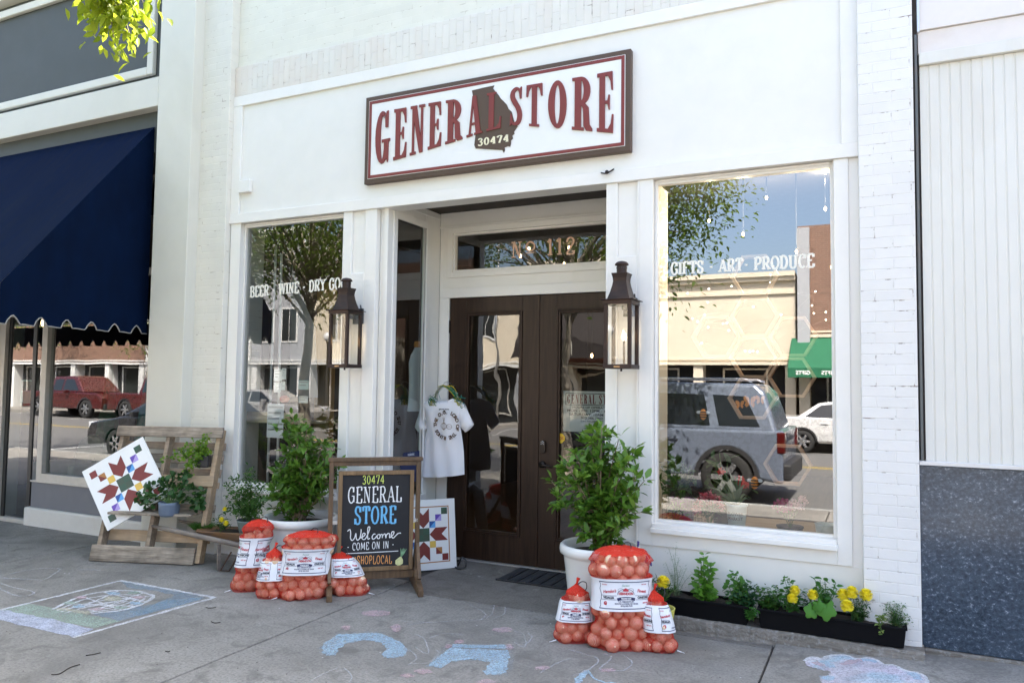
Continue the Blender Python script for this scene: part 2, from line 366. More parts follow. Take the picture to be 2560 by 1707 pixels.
def west(mb, s, fn, depth=0.0, track=0.0, stepd=0.00025):
    """lay a word; fn(u,v,d) with u running 0..total advance, v 0..1; returns the total advance"""
    u = 0.0; k = 0
    for ch in s:
        adv, pcs = WEST[ch]
        for pc in pcs:
            d = depth + stepd * (k % 7); k += 1
            if isinstance(pc, tuple) and pc[0] == 'S':
                o, i2 = pc[1], pc[2]; n = len(o)
                v = [fn(u + a, b, d) for a, b in o] + [fn(u + a, b, d) for a, b in i2] + [fn(u + a, b, 0) for a, b in o] + [fn(u + a, b, 0) for a, b in i2]
                f = []
                for q in range(n - 1):
                    f += [(q, n + q, n + q + 1, q + 1)]
                    if depth: f += [(q, q + 1, 2 * n + q + 1, 2 * n + q), (n + q, 3 * n + q, 3 * n + q + 1, n + q + 1)]
                mb.add(v, f)
            else:
                pl = subdiv(pc, 3); n = len(pl)
                v = [fn(u + a, b, d) for a, b in pl]; f = [tuple(range(n))]
                if depth:
                    v += [fn(u + a, b, 0) for a, b in pl]; f += [(q, (q + 1) % n, n + (q + 1) % n, n + q) for q in range(n)]
                mb.add(v, f)
        u += adv + track
    return u - track
# slab-serif stroke capitals and figures, box 0..w x 0..1 : (width, strokes, serif stems)
_A = lambda cx, cy, rx, ry, a, b: el(cx, cy, rx, ry, a, b, 12)
SLAB = {
 'A': (.72, [[(.08, 0), (.36, 1), (.64, 0)], [(.2, .33), (.52, .33)]], [(.08, 0), (.64, 0)]),
 'B': (.66, [[(.14, 0), (.14, 1)], [(.14, 1)] + _A(.34, .76, .2, .24, 90, -90) + [(.14, .52)], [(.14, .52)] + _A(.36, .26, .23, .26, 90, -90) + [(.14, 0)]], [(.14, 0), (.14, 1)]),
 'C': (.66, [_A(.36, .5, .28, .5, 50, 310), [(.55, .68), (.55, 1)]], []),
 'D': (.70, [[(.14, 0), (.14, 1)], [(.14, 1)] + _A(.3, .5, .3, .5, 90, -90) + [(.14, 0)]], [(.14, 0), (.14, 1)]),
 'E': (.62, [[(.14, 0), (.14, 1)], [(.14, 1), (.54, 1), (.54, .76)], [(.14, .52), (.42, .52)], [(.14, 0), (.56, 0), (.56, .26)]], [(.14, 0), (.14, 1)]),
 'F': (.60, [[(.14, 0), (.14, 1)], [(.14, 1), (.54, 1), (.54, .76)], [(.14, .52), (.42, .52)]], [(.14, 0), (.14, 1)]),
 'G': (.70, [_A(.36, .5, .28, .5, 50, 330), [(.56, .68), (.56, 1)], [(.40, .44), (.64, .44)], [(.6, .44), (.6, .06)]], []),
 'I': (.32, [[(.16, 0), (.16, 1)]], [(.16, 0), (.16, 1)]),
 'L': (.6, [[(.14, 1), (.14, 0), (.54, 0), (.54, .28)]], [(.14, 1), (.14, 0)]),
 'N': (.74, [[(.14, 0), (.14, 1), (.58, 0), (.58, 1)]], [(.14, 0), (.14, 1), (.58, 1)]),
 'O': (.72, [_A(.36, .5, .29, .5, 0, 360)], []),
 'P': (.64, [[(.14, 0), (.14, 1)], [(.14, 1)] + _A(.34, .73, .22, .27, 90, -90) + [(.14, .46)]], [(.14, 0), (.14, 1)]),
 'R': (.70, [[(.14, 0), (.14, 1)], [(.14, 1)] + _A(.34, .75, .21, .25, 90, -90) + [(.14, .5)], [(.34, .5), (.60, 0)]], [(.14, 0), (.14, 1), (.6, 0)]),
 'S': (.60, [[(.5, .68), (.5, 1)], smooth_pts([(.5, .78), (.4, .97), (.2, .98), (.1, .8), (.16, .6), (.42, .42), (.5, .22), (.4, .03), (.2, .02), (.08, .22)], 3), [(.08, 0), (.08, .32)]], []),
 'T': (.66, [[(.33, 0), (.33, 1)], [(.06, .74), (.06, 1), (.60, 1), (.60, .74)]], [(.33, 0)]),
 'U': (.74, [[(.14, 1), (.14, .3)] + _A(.36, .28, .22, .28, 180, 360) + [(.58, 1)]], [(.14, 1), (.58, 1)]),
 'W': (.98, [[(.08, 1), (.27, 0), (.49, .95), (.71, 0), (.90, 1)]], [(.08, 1), (.90, 1), (.49, 1)]),
 'Y': (.70, [[(.1, 1), (.35, .48), (.35, 0)], [(.60, 1), (.35, .48)]], [(.1, 1), (.6, 1), (.35, 0)]),
 '-': (.45, [[(.1, .45), (.35, .45)]], []), ' ': (.36, [], []), '.': (.3, [[(.1, .06), (.2, .06)]], []),
 '0': (.64, [_A(.32, .5, .23, .5, 0, 360)], []),
 '1': (.5, [[(.1, .8), (.26, 1), (.26, 0)]], [(.26, 0)]),
 '2': (.62, [smooth_pts([(.1, .74), (.18, .95), (.34, 1), (.5, .88), (.5, .68), (.34, .4), (.08, .02)], 3), [(.08, 0), (.54, 0), (.54, .2)]], []),
 '3': (.6, [smooth_pts([(.1, .82), (.2, .98), (.38, .98), (.48, .8), (.38, .58), (.24, .53)], 3), smooth_pts([(.24, .53), (.42, .48), (.52, .28), (.42, .04), (.22, 0), (.08, .16)], 3)], []),
 '4': (.66, [[(.44, 0), (.44, 1), (.06, .3), (.6, .3)]], [(.44, 0)]),
 '7': (.6, [[(.08, .78), (.08, 1), (.54, 1), (.26, 0)]], [])}
def slab(mb, s, fn, h, w=0.15, serif=0.24, xs=1.0, track=0.06, thin=0.55, stepd=0.0):
    """lay a word of height h starting at u=0; fn(u,v[,d]); verticals get weight w, flats thin*w; returns its length"""
    u = 0.0; k = 0
    for ch in s:
        wd, strokes, sf = SLAB[ch]
        for st in strokes:
            d = stepd * (k % 5); k += 1
            P = [((u + x * xs) * h, y * h) for x, y in st]; ww = []
            for i in range(len(st)):
                a, b = st[max(0, i - 1)], st[min(len(st) - 1, i + 1)]; dx, dy = abs(b[0] - a[0]), abs(b[1] - a[1]); t = dy / ((dx + dy) or 1)
                ww.append(h * w * (thin + (1 - thin) * t))
            if len(P) == 2 or all(abs(P[i][0] - P[i + 1][0]) < 1e-6 or abs(P[i][1] - P[i + 1][1]) < 1e-6 for i in range(len(P) - 1)) or ch in 'AMNWY147L':
                for i in range(len(P) - 1):
                    vert = abs(P[i][1] - P[i + 1][1]) > 0.6 * abs(P[i][0] - P[i + 1][0])
                    heavy = vert and not (ch in 'AN' and (i == 0 or i == 2)) and not (ch == 'M' and i in (0, 2)) and not (ch == 'W' and i in (1, 3)) and not (ch == 'Y' and st is strokes[1])
                    d2 = d + stepd * 0.2 * i
                    ribbon(mb, [P[i], P[i + 1]], h * w * (1.0 if heavy else thin), (lambda a, b, d2=d2: fn(a, b, d2)))
            else: ribbon(mb, P, ww, lambda a, b: fn(a, b, d))
        if serif:
            for x, y in sf:
                d = stepd * (k % 5 + 0.5); k += 1; yy = y + (w * .25 if y < .5 else -w * .25)
                ribbon(mb, [((u + x * xs - serif / 2) * h, yy * h), ((u + x * xs + serif / 2) * h, yy * h)], h * w * 0.5, lambda a, b: fn(a, b, d))
        u += wd * xs + track
    return (u - track) * h
# ================================================================ ground and street
def concrete(name, base, stain, pale, crack=True, wet=None):
    if name in _M: return _M[name]
    m, nt, out = new_mat(name); v = coords(nt)
    n1 = noise(nt, v, 1.1, 6, 0.62, 0.5); n2 = noise(nt, v, 60, 4, 0.7); n3 = noise(nt, v, 5.5, 6, 0.7, 0.8); n4 = noise(nt, v, 240, 2)
    c = ramp(nt, n1, [(0.28, [x * 0.62 for x in base]), (0.5, base), (0.74, [x * 1.3 for x in base])])
    c = mixc(nt, math_(nt, 'MULTIPLY', ramp(nt, n3, [(0.50, (0, 0, 0)), (0.66, (1, 1, 1))]), 0.7), c, stain)
    c = mixc(nt, math_(nt, 'MULTIPLY', ramp(nt, noise(nt, v, 2.3, 7, 0.72, 1.4), [(0.60, (0, 0, 0)), (0.70, (1, 1, 1))]), 0.35 if not wet else 0.8), c, pale)
    c = mixc(nt, math_(nt, 'MULTIPLY', ramp(nt, n2, [(0.44, (0, 0, 0)), (0.62, (1, 1, 1))]), 0.6), c, [x * 0.5 for x in base])
    c = mixc(nt, ramp(nt, n4, [(0.66, (0, 0, 0)), (0.74, (.5, .5, .5))]), c, pale)
    vo = N(nt, 'ShaderNodeTexVoronoi'); vo.inputs['Scale'].default_value = 5.0; nt.links.new(v, vo.inputs['Vector'])
    c = mixc(nt, ramp(nt, vo.outputs['Distance'], [(0.018, (.8, .8, .8)), (0.04, (0, 0, 0))]), c, (.75, .75, .74))
    h = math_(nt, 'ADD', math_(nt, 'MULTIPLY', n2, 0.6), math_(nt, 'MULTIPLY', noise(nt, v, 300, 3), 0.5))
    principled(nt, out, c, 0.86, 0, bump(nt, h, 0.35, 0.003), 0.3); _M[name] = m; return m
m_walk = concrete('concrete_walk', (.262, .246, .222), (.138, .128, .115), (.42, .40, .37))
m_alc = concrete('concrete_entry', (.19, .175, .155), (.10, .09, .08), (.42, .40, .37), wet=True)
m_joint = plain('joint_dirt', (.05, .045, .04), .95, bumps=.3)
m_asph = plain('asphalt', (.115, .113, .11), .9, var=.25, scale=40, bumps=.5, dirt=(.17, .165, .16), dirt_scale=1.2)
WX = [-62, -45, -41.5, -38, -34.5, -31, -27.5, -24, -20.5, -17.5, -14, -10.56, -7.06, -3.55, -0.62, 2.4, 5.9, 9.4, 24]
b = MB()
for i in range(len(WX) - 1):
    x0, x1 = WX[i] + .007, WX[i + 1] - .007
    if i == 14:
        b.add([(x0, -2.95, 0), (x1, -2.95, 0), (x1, .02, .11), (x0, .02, .012), (x0, -2.95, -.14), (x1, -2.95, -.14), (x1, .02, -.14), (x0, .02, -.14)], [(0, 1, 2, 3), (0, 4, 5, 1), (1, 5, 6, 2), (3, 7, 4, 0)]); b.box(x0, x1, -5.65, -2.96, -.14, 0); continue
    b.box(x0, x1, -2.95, -.285 if i == 13 else .02, -.14, 0); b.box(x0, x1, -5.65, -2.96, -.14, 0)
o = struct(b.build('sidewalk', m_walk, bevel=.006))
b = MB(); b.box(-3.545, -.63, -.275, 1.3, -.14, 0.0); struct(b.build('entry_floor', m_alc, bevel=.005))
b = MB(); b.quad((-62, -5.8, -.012), (24, -5.8, -.012), (24, 1.5, -.012), (-62, 1.5, -.012)); struct(b.build('ground', m_joint))
b = MB(); b.box(-62, 24, -5.82, -5.66, -.4, 0.0); struct(b.build('curb', concrete('concrete_curb', (.30, .30, .29), (.2, .2, .19), (.42, .42, .4)), bevel=.02))
b = MB(); b.quad((-400, -300, -.155), (400, -300, -.155), (400, 300, -.155), (-400, 300, -.155)); struct(b.build('terrain', plain('earth', (.12, .13, .08), .95)))
b = MB(); b.quad((-120, -18.9, -.15), (80, -18.9, -.15), (80, -5.8, -.15), (-120, -5.8, -.15)); struct(b.build('road', m_asph))
m_yel = plain('road_paint_yellow', (.55, .38, .04), .8, dirt=(.12, .11, .1), dirt_scale=14, dirt_amt=.8); m_rw = plain('road_paint_white', (.7, .7, .68), .8, dirt=(.12, .11, .1), dirt_scale=14, dirt_amt=.8)
b = MB()
for y in (-12.9, -13.15): b.quad((-120, y - .05, -.146), (80, y - .05, -.146), (80, y + .05, -.146), (-120, y + .05, -.146))
struct(b.build('road_marking', m_yel))
b = MB()
for i in range(-12, 10):
    x = i * 6.7 + 1.2
    b.quad((x - .05, -8.5, -.146), (x + .05, -8.5, -.146), (x + .05, -5.9, -.146), (x - .05, -5.9, -.146))
    b.quad((x - .05, -18.8, -.146), (x + .05, -18.8, -.146), (x + .05, -16.3, -.146), (x - .05, -16.3, -.146))
struct(b.build('parking_marking', m_rw))
b = MB(); b.box(-120, 80, -24, -18.9, -.4, 0); struct(b.build('far_sidewalk', m_walk))
# ================================================================ paints
WHITE = (.80, .78, .73)
m_white = plain('white_paint', WHITE, .5, var=.025, scale=5, bumps=.05, dirt=(.68, .66, .60), dirt_scale=1.6, dirt_amt=.22)
m_white2 = plain('white_trim_paint', (.82, .80, .755), .42, var=.02, scale=6, bumps=.05, dirt=(.6, .57, .5), dirt_scale=4, dirt_amt=.12)
m_cream_brick = brick_mat('painted_brick_cream', (.75, .725, .645), (.725, .70, .62), chips=(.34, .28, .22), strength=.32)
m_white_brick = brick_mat('painted_brick_white', (.80, .785, .755), (.785, .765, .73), chips=(.25, .19, .16), strength=.42, off=(.01, .02))
m_soldier = brick_mat('painted_brick_soldier', (.77, .74, .67), (.73, .69, .61), soldier=True, chips=(.24, .17, .13), strength=.55, grime=(.70, .56, .46), off=(.02, .0))
m_upper = brick_mat('painted_brick_upper', (.77, .75, .65), (.755, .735, .64), chips=(.5, .45, .36), strength=.16)
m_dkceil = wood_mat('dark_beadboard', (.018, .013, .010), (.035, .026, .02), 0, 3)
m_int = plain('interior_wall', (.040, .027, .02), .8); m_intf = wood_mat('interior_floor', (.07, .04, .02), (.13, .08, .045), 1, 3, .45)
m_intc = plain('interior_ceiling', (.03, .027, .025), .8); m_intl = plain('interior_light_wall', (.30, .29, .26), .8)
g_win = glass_mat('window_glass', (.90, .94, .92), .21); g_left = glass_mat('window_glass_left', (.86, .90, .88), .10)
g_door = glass_mat('door_glass', (.75, .77, .75), .115, wav=.16, wscale=2.2); g_side = glass_mat('side_glass', (.72, .80, .76), .09, cap=.4); g_tr = glass_mat('transom_glass', (.75, .78, .75), .085)
# ================================================================ the shop
shop = thing('store_building', 'white painted brick shopfront with recessed entry between two display windows', 'building')
P = lambda name, mb, m, bev=.003, par=shop: mb.build(name, m, par, bevel=bev)
b = MB(); b.box(-6.14, -5.71, -.08, .5, 0, 7.9); P('brick_pilaster', b, m_cream_brick, .006)
b = MB(); b.box(-.097, .225, -.08, .5, .0, 7.9); P('brick_pilaster', b, m_white_brick, .006)
b = MB(); b.box(-5.71, -.097, .02, .4, 4.75, 7.9); P('upper_wall', b, m_upper, .004)
b = MB(); b.box(-5.71, -.097, -.018, .4, 4.452, 4.75); P('soldier_course', b, m_soldier, .006)
b = MB(); b.box(-5.71, -.097, -.024, .4, 4.35, 4.45); P('trim_board', b, m_white2)
b = MB(); b.box(-5.60, -.20, 0, .4, 3.277, 4.35); P('frieze_panel', b, m_white)
for xa, xb in ((-5.71, -5.60), (-.20, -.097)):
    b = MB(); b.box(xa, xb, -.022, .4, 3.277, 4.349); P("frieze_stile", b, m_white2)
b = MB(); b.box(-5.71, -.097, -.03, .16, 3.182, 3.275); P('header_board', b, m_white2)
# posts either side of the entry
def post(x0, x1, s0, s1):
    q = .1 if x0 > -3 else 0.0
    b = MB(); b.box(x0, s0, -.012, .05, q, 3.181); b.box(s1, x1, -.012, .05, q, 3.181)
    b.box(s0, s1, -.012, .05, 2.30, 2.62); b.box(s0, s1, -.012, .05, q, .30)
    b.box(s0, s1, .012, .05, .30, 3.181); P('post_casing', b, m_white2, .004)
post(-4.324, -3.962, -4.232, -4.085); post(-1.841, -1.583, -1.752, -1.60)
b = MB(); b.box(-4.30, -3.965, .05, .20, 0.0, 3.31); P("post_core", b, m_white)
b = MB(); b.box(-1.70, -1.60, .05, .9, 0, 3.31); P("post_core", b, m_white)
# display windows
def display_window(x0, x1, lt, rt, zb, glass, outer_l, outer_r, panel_l, panel_r):
    b = MB(); b.box(outer_l, x0, -.014, .06, zb - .150, 3.181); b.box(x1, outer_r, -.014, .06, zb - .150, 3.181)
    b.box(x0, x1, -.014, .06, zb - .150, zb - .055); w = P('window_casing', b, m_white2, .004)
    b = MB(); b.box(x0 - .004, x1 + .004, -.055, .075, zb - .053, zb - .018); b.box(x0 + .002, x1 - .002, -.03, .075, zb - .018, zb + .012); b.build('sill', m_white2, w, bevel=.004)
    b = MB(); b.frame(x0 + .002, x1 - .002, zb + .012, 3.178, .022, .035, .09, .02, .035); b.box(x0 + .024, x1 - .024, .02, .035, 3.162, 3.178); b.build('sash', m_white2, w, bevel=.003)
    b = MB(); b.quad((x0 + .02, .062, zb + .03), (x1 - .02, .062, zb + .03), (x1 - .02, .062, 3.145), (x0 + .02, .062, 3.145)); b.build('pane', glass, w)
    b = MB(); b.box(panel_l, panel_r, .0, .25, .10 if panel_l > -3 else 0.0, zb - .15); b.box(panel_l, panel_r, .005, .25, zb - .15, zb - .05); P('base_panel', b, m_white)
    return w
win_r = display_window(-1.478, -.251, 0, 0, .66, g_win, -1.583, -.160, -1.583, -.10)
win_l = display_window(-5.573, -4.324, 0, 0, .66, g_left, -5.70, -4.326, -5.71, -4.324)
b = MB(); b.box(-.160, -.098, .004, .06, .10, 3.181); P('corner_strip', b, m_white2)
# entry: side walls, back wall, ceiling
b = MB(); b.box(-3.96, -3.90, .05, .155, 0, 3.31); b.box(-3.90, -3.86, .02, .155, 0, 3.31); b.box(-3.90, -3.86, .64, .90, 0, 3.31); b.box(-3.90, -3.86, .155, .64, 0, .62); b.box(-3.90, -3.86, .155, .64, 3.13, 3.31)
P('side_wall', b, m_white, .003)
b = MB(); b.box(-3.875, -3.848, .10, .155, .56, 3.19); b.box(-3.875, -3.848, .64, .70, .56, 3.19); b.box(-3.872, -3.850, .155, .64, 3.12, 3.19); b.box(-3.872, -3.83, .12, .68, .55, .62); b.box(-3.856, -3.848, .30, .88, 3.245, 3.262)
sw = P('side_window', b, m_white2, .003)
b = MB(); b.quad((-3.885, .155, .62), (-3.885, .64, .62), (-3.885, .64, 3.12), (-3.885, .155, 3.12)); b.build('pane', g_side, sw)
b = MB(); b.box(-3.86, -3.83, .9, 1.0, 0, 3.32); b.box(-3.83, -1.70, .9, 1.0, 2.569, 2.70); b.box(-3.83, -1.70, .9, 1.0, 3.13, 3.32); b.box(-3.83, -3.74, .9, 1.0, 2.70, 3.13); b.box(-1.82, -1.70, .9, 1.0, 2.70, 3.13); P('entry_back_wall', b, m_white)
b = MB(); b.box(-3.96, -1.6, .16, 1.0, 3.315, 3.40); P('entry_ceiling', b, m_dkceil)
b = MB(); b.box(-3.855, -1.70, .882, .898, 3.165, 3.185); b.frame(-3.765, -1.80, 2.675, 3.163, .055, .88, .899, .05, .055); tw = P('transom_window', b, m_white2, .003)
b = MB(); b.frame(-3.708, -1.856, 2.727, 3.106, .022, .893, .94); b.build('sash', m_white2, tw, bevel=.002)
b = MB(); b.quad((-3.70, .925, 2.735), (-1.86, .925, 2.735), (-1.86, .925, 3.10), (-3.70, .925, 3.10)); b.build('pane', g_tr, tw)
b = MB(); b.box(-3.83, -1.74, .872, .9, 2.477, 2.569); b.box(-3.83, -3.735, .876, .9, 0, 2.476); b.box(-1.831, -1.74, .876, .9, 0, 2.476); P('door_casing', b, m_white2, .003)
b = MB(); b.box(-3.735, -1.831, .86, 1.0, 0, .014); P('threshold', b, plain('threshold_metal', (.42, .40, .37), .5, .4))
# doors
m_door = wood_mat('dark_stained_door', (.017, .0082, .0048), (.044, .023, .013), 2, 4.5, .42, spec=.3)
def door(x0, x1, g0, g1, hw):
    b = MB(); z0, z1 = .016, 2.473
    b.box(x0, g0, .90, .945, z0, z1); b.box(g1, x1, .90, .945, z0, z1); b.box(g0, g1, .90, .945, z0, .264); b.box(g0, g1, .90, .945, 2.335, z1)
    d = P('door', b, m_door, .003)
    b = MB(); b.frame(g0 + .001, g1 - .001, .265, 2.334, .016, .888, .905); b.frame(g0 + .017, g1 - .017, .281, 2.318, .018, .896, .915); b.build('glazing_bead', m_door, d, bevel=.004)
    b = MB(); b.quad((g0 + .03, .922, .29), (g1 - .03, .922, .29), (g1 - .03, .922, 2.305), (g0 + .03, .922, 2.305)); b.build('pane', g_door, d)
    return d
d1 = door(-3.732, -2.785, -3.557, -2.956, False); d2 = door(-2.781, -1.834, -2.614, -2.02, True)
m_dkmetal = plain('aged_bronze', (.035, .028, .024), .4, .7, dirt=(.09, .06, .04)); m_steel = plain('brushed_steel', (.55, .55, .54), .35, .9)
b = MB(); b.prism(el(-2.735, 1.125, .030, .030, 0, 180, 8) + el(-2.735, 1.065, .030, .030, 180, 360, 8), lambda u, w, d: (u, d, w), .9, .878); k = b.build('keypad_lock', m_dkmetal, d2, bevel=.004)
b = MB()
for dx in (-.012, 0, .012):
    for dz in (1.135, 1.118): b.ball((-2.735 + dx, .877, dz + (0 if dx else .008)), .0042, 8, 6)
b.build('keypad_button', plain('button_white', (.7, .72, .75), .3), k)
b = MB(); b.tube([(-2.735, .90, .935), (-2.735, .868, .935)], .031, 16); b.tube([(-2.735, .868, .935), (-2.735, .845, .935), (-2.715, .838, .935), (-2.655, .838, .930), (-2.63, .842, .925)], [.011, .011, .011, .009, .007], 8); b.build('lever_handle', m_dkmetal, d2)
for z in (2.2, 1.25, .35):
    b = MB(); b.tube([(-3.737, .893, z - .06), (-3.737, .893, z + .06)], .012, 8); b.build('hinge', m_dkmetal, d1)
# lettering on the panes
m_letw = plain('cream_vinyl', (.84, .81, .72), .45, var=.02); m_copper = plain('copper_vinyl', (.72, .46, .33), .4, .0, var=.04)
def win_text(par, s, pxl, pxr, pyl, pyr, hpx, Y, mat, xs=1.0):
    a = at(pxl, pyl, Y); c = at(pxr, pyr, Y); w0 = slab(MB(), s, lambda u, v, d=0: (u, Y, v), 1.0, xs=xs)
    h = at(pxl, pyl - hpx[0], Y).z - a.z
    L = c.x - a.x; k = L / w0
    u0 = 0.0
    for wd in s.split(' '):
        b = MB(); n = slab(b, wd, lambda u, v, d=0: (a.x + (u + u0) * k, Y - .0005 - d, a.z + v * h + (c.z - a.z) * (u + u0) * k / L), 1.0, w=.23, serif=.34, xs=xs, thin=.6, stepd=.0002)
        b.build('lettering', mat, par); u0 += n + .06 * 2 + .36 * xs
win_text(win_r, 'GIFTS - ART- PRODUCE', 1677, 2036, 687, 667, (30, 28), .060, m_letw)
win_text(win_l, 'BEER - WINE - DRY GOODS', 625, 893, 743, 718, (26, 28), .060, m_letw)
b = MB()
def fn112(u, v, d=0): return (-3.093 + u, .9245 - d, 2.838 + v)
n0 = slab(MB(), 'N', fn112, .15, .15)
slab(b, 'N', fn112, .15, .15, .26, stepd=.0002)
ribbon(b, el(.195, .095, .042, .042, 0, 360, 20), .016, lambda u, v: fn112(u, v, 0)); ribbon(b, [(.155, .036), (.235, .036)], .010, lambda u, v: fn112(u, v, 0))
b.build('lettering', m_copper, tw); b = MB()
slab(b, '112', lambda u, v, d=0: fn112(u + .355, v, d), .15, .15, .3, track=.10, xs=1.05, stepd=.0002)
b.build('lettering', m_copper, tw)
# foundation ledge
def ledge_mat():
    m, nt, out = new_mat('old_ledge'); v = coords(nt); n1 = noise(nt, scale_vec(nt, v, (2.5, 8, 14)), 1.5, 7, .7, 1.0); n2 = noise(nt, v, 30, 5, .7)
    c = ramp(nt, n1, [(.25, (.10, .085, .07)), (.5, (.22, .195, .165)), (.75, (.33, .31, .28))]); c = mixc(nt, ramp(nt, n2, [(.5, (0, 0, 0)), (.65, (.6, .6, .6))]), c, (.40, .39, .37))
    principled(nt, out, c, .9, 0, bump(nt, n2, .9, .02), .2); return m
b = MB(); rr = random.Random(3); n = 40; v = []; f = []
for i in range(n + 1):
    t = i / n; x = -1.60 + t * 1.835; fr = -.205 + rr.uniform(-.008, .008) + .01 * math.sin(t * 14); zt = .098 - .012 * t + rr.uniform(-.003, .003)
    zb = -.02
    v += [(x, fr - .012, zb), (x, fr, zt - .012), (x, fr + .014, zt), (x, .05, zt)]
for i in range(n):
    for k in range(3): f.append((4 * i + k, 4 * i + k + 4, 4 * i + k + 5, 4 * i + k + 1))
f.append((0, 1, 2, 3)); f.append((4 * n + 3, 4 * n + 2, 4 * n + 1, 4 * n)); b.add(v, [q[::-1] for q in f]); P('foundation_ledge', b, ledge_mat(), 0)
# interior
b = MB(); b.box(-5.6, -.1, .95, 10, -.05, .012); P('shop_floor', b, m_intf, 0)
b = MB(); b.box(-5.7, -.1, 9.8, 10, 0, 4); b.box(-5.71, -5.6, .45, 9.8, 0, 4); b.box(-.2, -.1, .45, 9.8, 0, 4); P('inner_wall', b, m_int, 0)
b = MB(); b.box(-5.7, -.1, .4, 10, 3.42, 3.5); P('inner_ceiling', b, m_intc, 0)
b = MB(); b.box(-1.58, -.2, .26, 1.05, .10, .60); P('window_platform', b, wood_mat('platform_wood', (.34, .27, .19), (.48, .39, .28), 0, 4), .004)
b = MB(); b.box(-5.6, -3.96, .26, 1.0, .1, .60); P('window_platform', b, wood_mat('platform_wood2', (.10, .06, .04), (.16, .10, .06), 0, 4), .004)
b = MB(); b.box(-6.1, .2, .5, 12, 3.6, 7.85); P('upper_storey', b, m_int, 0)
# ================================================================ left neighbour
m_nb = plain('cream_stucco', (.66, .645, .57), .75, var=.03, scale=3, bumps=.12, dirt=(.55, .53, .44), dirt_scale=1.1, dirt_amt=.3); m_nbg = plain('grey_stucco', (.072, .080, .078), .75, var=.05, scale=4, bumps=.1)
m_nbw = plain('offwhite_stucco', (.62, .60, .56), .7, var=.04, bumps=.1, dirt=(.45, .42, .38)); m_nbd = plain('slate_paint', (.15, .155, .175), .6, var=.06, bumps=.1, dirt=(.2, .2, .21))
m_alu = plain('cream_aluminium', (.52, .49, .44), .45, .2)
nb = thing('neighbour_building', 'cream stucco shopfront with dark grey upper panels left of the white shop', 'building')
P2 = lambda name, mb, m, bev=.004: mb.build(name, m, nb, bevel=bev)
b = MB(); b.box(-6.58, -6.085, -.2, .5, 0, 7.9); P2('pilaster', b, m_nb, .008)
b = MB(); b.box(-14, -6.58, -.2, .5, 4.437, 4.745); b.box(-14, -6.58, -.2, .5, 6.13, 6.5); P2('beam', b, m_nb, .008)
b = MB(); b.box(-14, -6.58, -.07, .5, 4.745, 6.13); P2('upper_panel', b, m_nbg)
b = MB(); b.frame(-13.5, -6.78, 4.835, 6.06, .09, -.125, -.071); P2('panel_moulding', b, m_nb, .012)
b = MB(); b.box(-14, -6.58, -.09, .5, 4.0, 4.437); P2('awning_board', b, m_nbg)
b = MB(); b.box(-14, -6.1, 0.5, 12, 4.0, 7.85); b.box(-14, -6.1, -.1, .5, 6.5, 7.9); P2('upper_storey', b, m_nb)
b = MB(); b.box(-8.64, -6.58, -.01, .15, .2, .5); P2('bulkhead', b, m_nbd)
b = MB(); b.box(-8.71, -6.58, -.045, .15, -.02, .2); P2('plinth', b, m_nbw, .02)
b = MB(); b.box(-8.555, -8.46, -.02, .06, .5, 4.0); b.box(-8.46, -6.58, -.02, .06, .5, .585); b.box(-8.46, -6.58, -.015, .06, 2.75, 2.82); b.box(-8.64, -6.6, -.03, .08, .485, .505); w = P2('window', b, m_alu, .004)
b = MB(); b.quad((-8.46, .03, .585), (-6.58, .03, .585), (-6.58, .03, 2.75), (-8.46, .03, 2.75)); b.build('pane', glass_mat('nb_glass', (.66, .74, .70), .15, wav=.05, wscale=1.2), w)
b = MB(); b.box(-9.40, -9.245, -.02, .05, 0, 4.0); b.box(-9.245, -8.555, -.02, .05, 2.36, 2.43); b.box(-9.245, -8.71, -.02, .05, 0, .045); w = P2('glass_door', b, m_alu, .004)
b = MB(); b.quad((-9.245, .03, .045), (-8.555, .03, .045), (-8.555, .03, 2.36), (-9.245, .03, 2.36)); b.build('pane', _M['nb_glass'], w)
b = MB(); b.box(-9.245, -9.19, .02, .045, .045, 2.36); b.box(-8.78, -8.715, .02, .045, .1, 2.36); b.build('stile', plain('black_frame', (.02, .02, .02), .4), w, bevel=.003)
b = MB(); b.box(-14, -9.40, -.05, .3, 0, 4.0); P2('left_wall', b, m_nb)
b = MB(); b.box(-12, -6.12, .1, 8, -.04, .01); P2('inner_floor', b, plain('nb_floor', (.05, .045, .04), .5), 0)
b = MB(); b.box(-12, -6.12, 7.9, 8, 0, 4); b.box(-6.2, -6.12, .5, 8, 0, 4); b.box(-12, -11.9, .5, 8, 0, 4); b.box(-12, -6.1, .1, 8, 3.3, 3.4); P2('inner_wall', b, plain('nb_inner', (.045, .035, .03), .8), 0)
# awning
m_awn = plain('navy_canvas', (.0018, .0075, .027), .9, var=.25, scale=5, bumps=.3, spec=.06, stretch=(3, 1, .4)); m_piping = plain('pale_piping', (.30, .29, .27), .7)
aw = thing('awning', 'navy blue canvas awning with scalloped valance over the left shop window', 'awning', (-6.74, -.1, 2.2))
T = Vector((0, -.10, 4.27)); Fp = Vector((0, -1.556, 2.455)); x0, x1 = -12.6, -6.74
b = MB(); n = 10; rows = []
for j in range(25):
    x = x0 + (x1 - x0) * j / 24
    rows.append([(x, T.y + (Fp.y - T.y) * i / n, T.z + (Fp.z - T.z) * i / n - .035 * math.sin(math.pi * i / n) * (1 - .9 * abs(math.cos(math.pi * j / 4)) ** 3)) for i in range(n + 1)])
v = [p for r in rows for p in r]; b.add(v, [(j * (n + 1) + i, j * (n + 1) + i + 1, (j + 1) * (n + 1) + i + 1, (j + 1) * (n + 1) + i) for j in range(24) for i in range(n)], True); b.build('canopy', m_awn, aw)
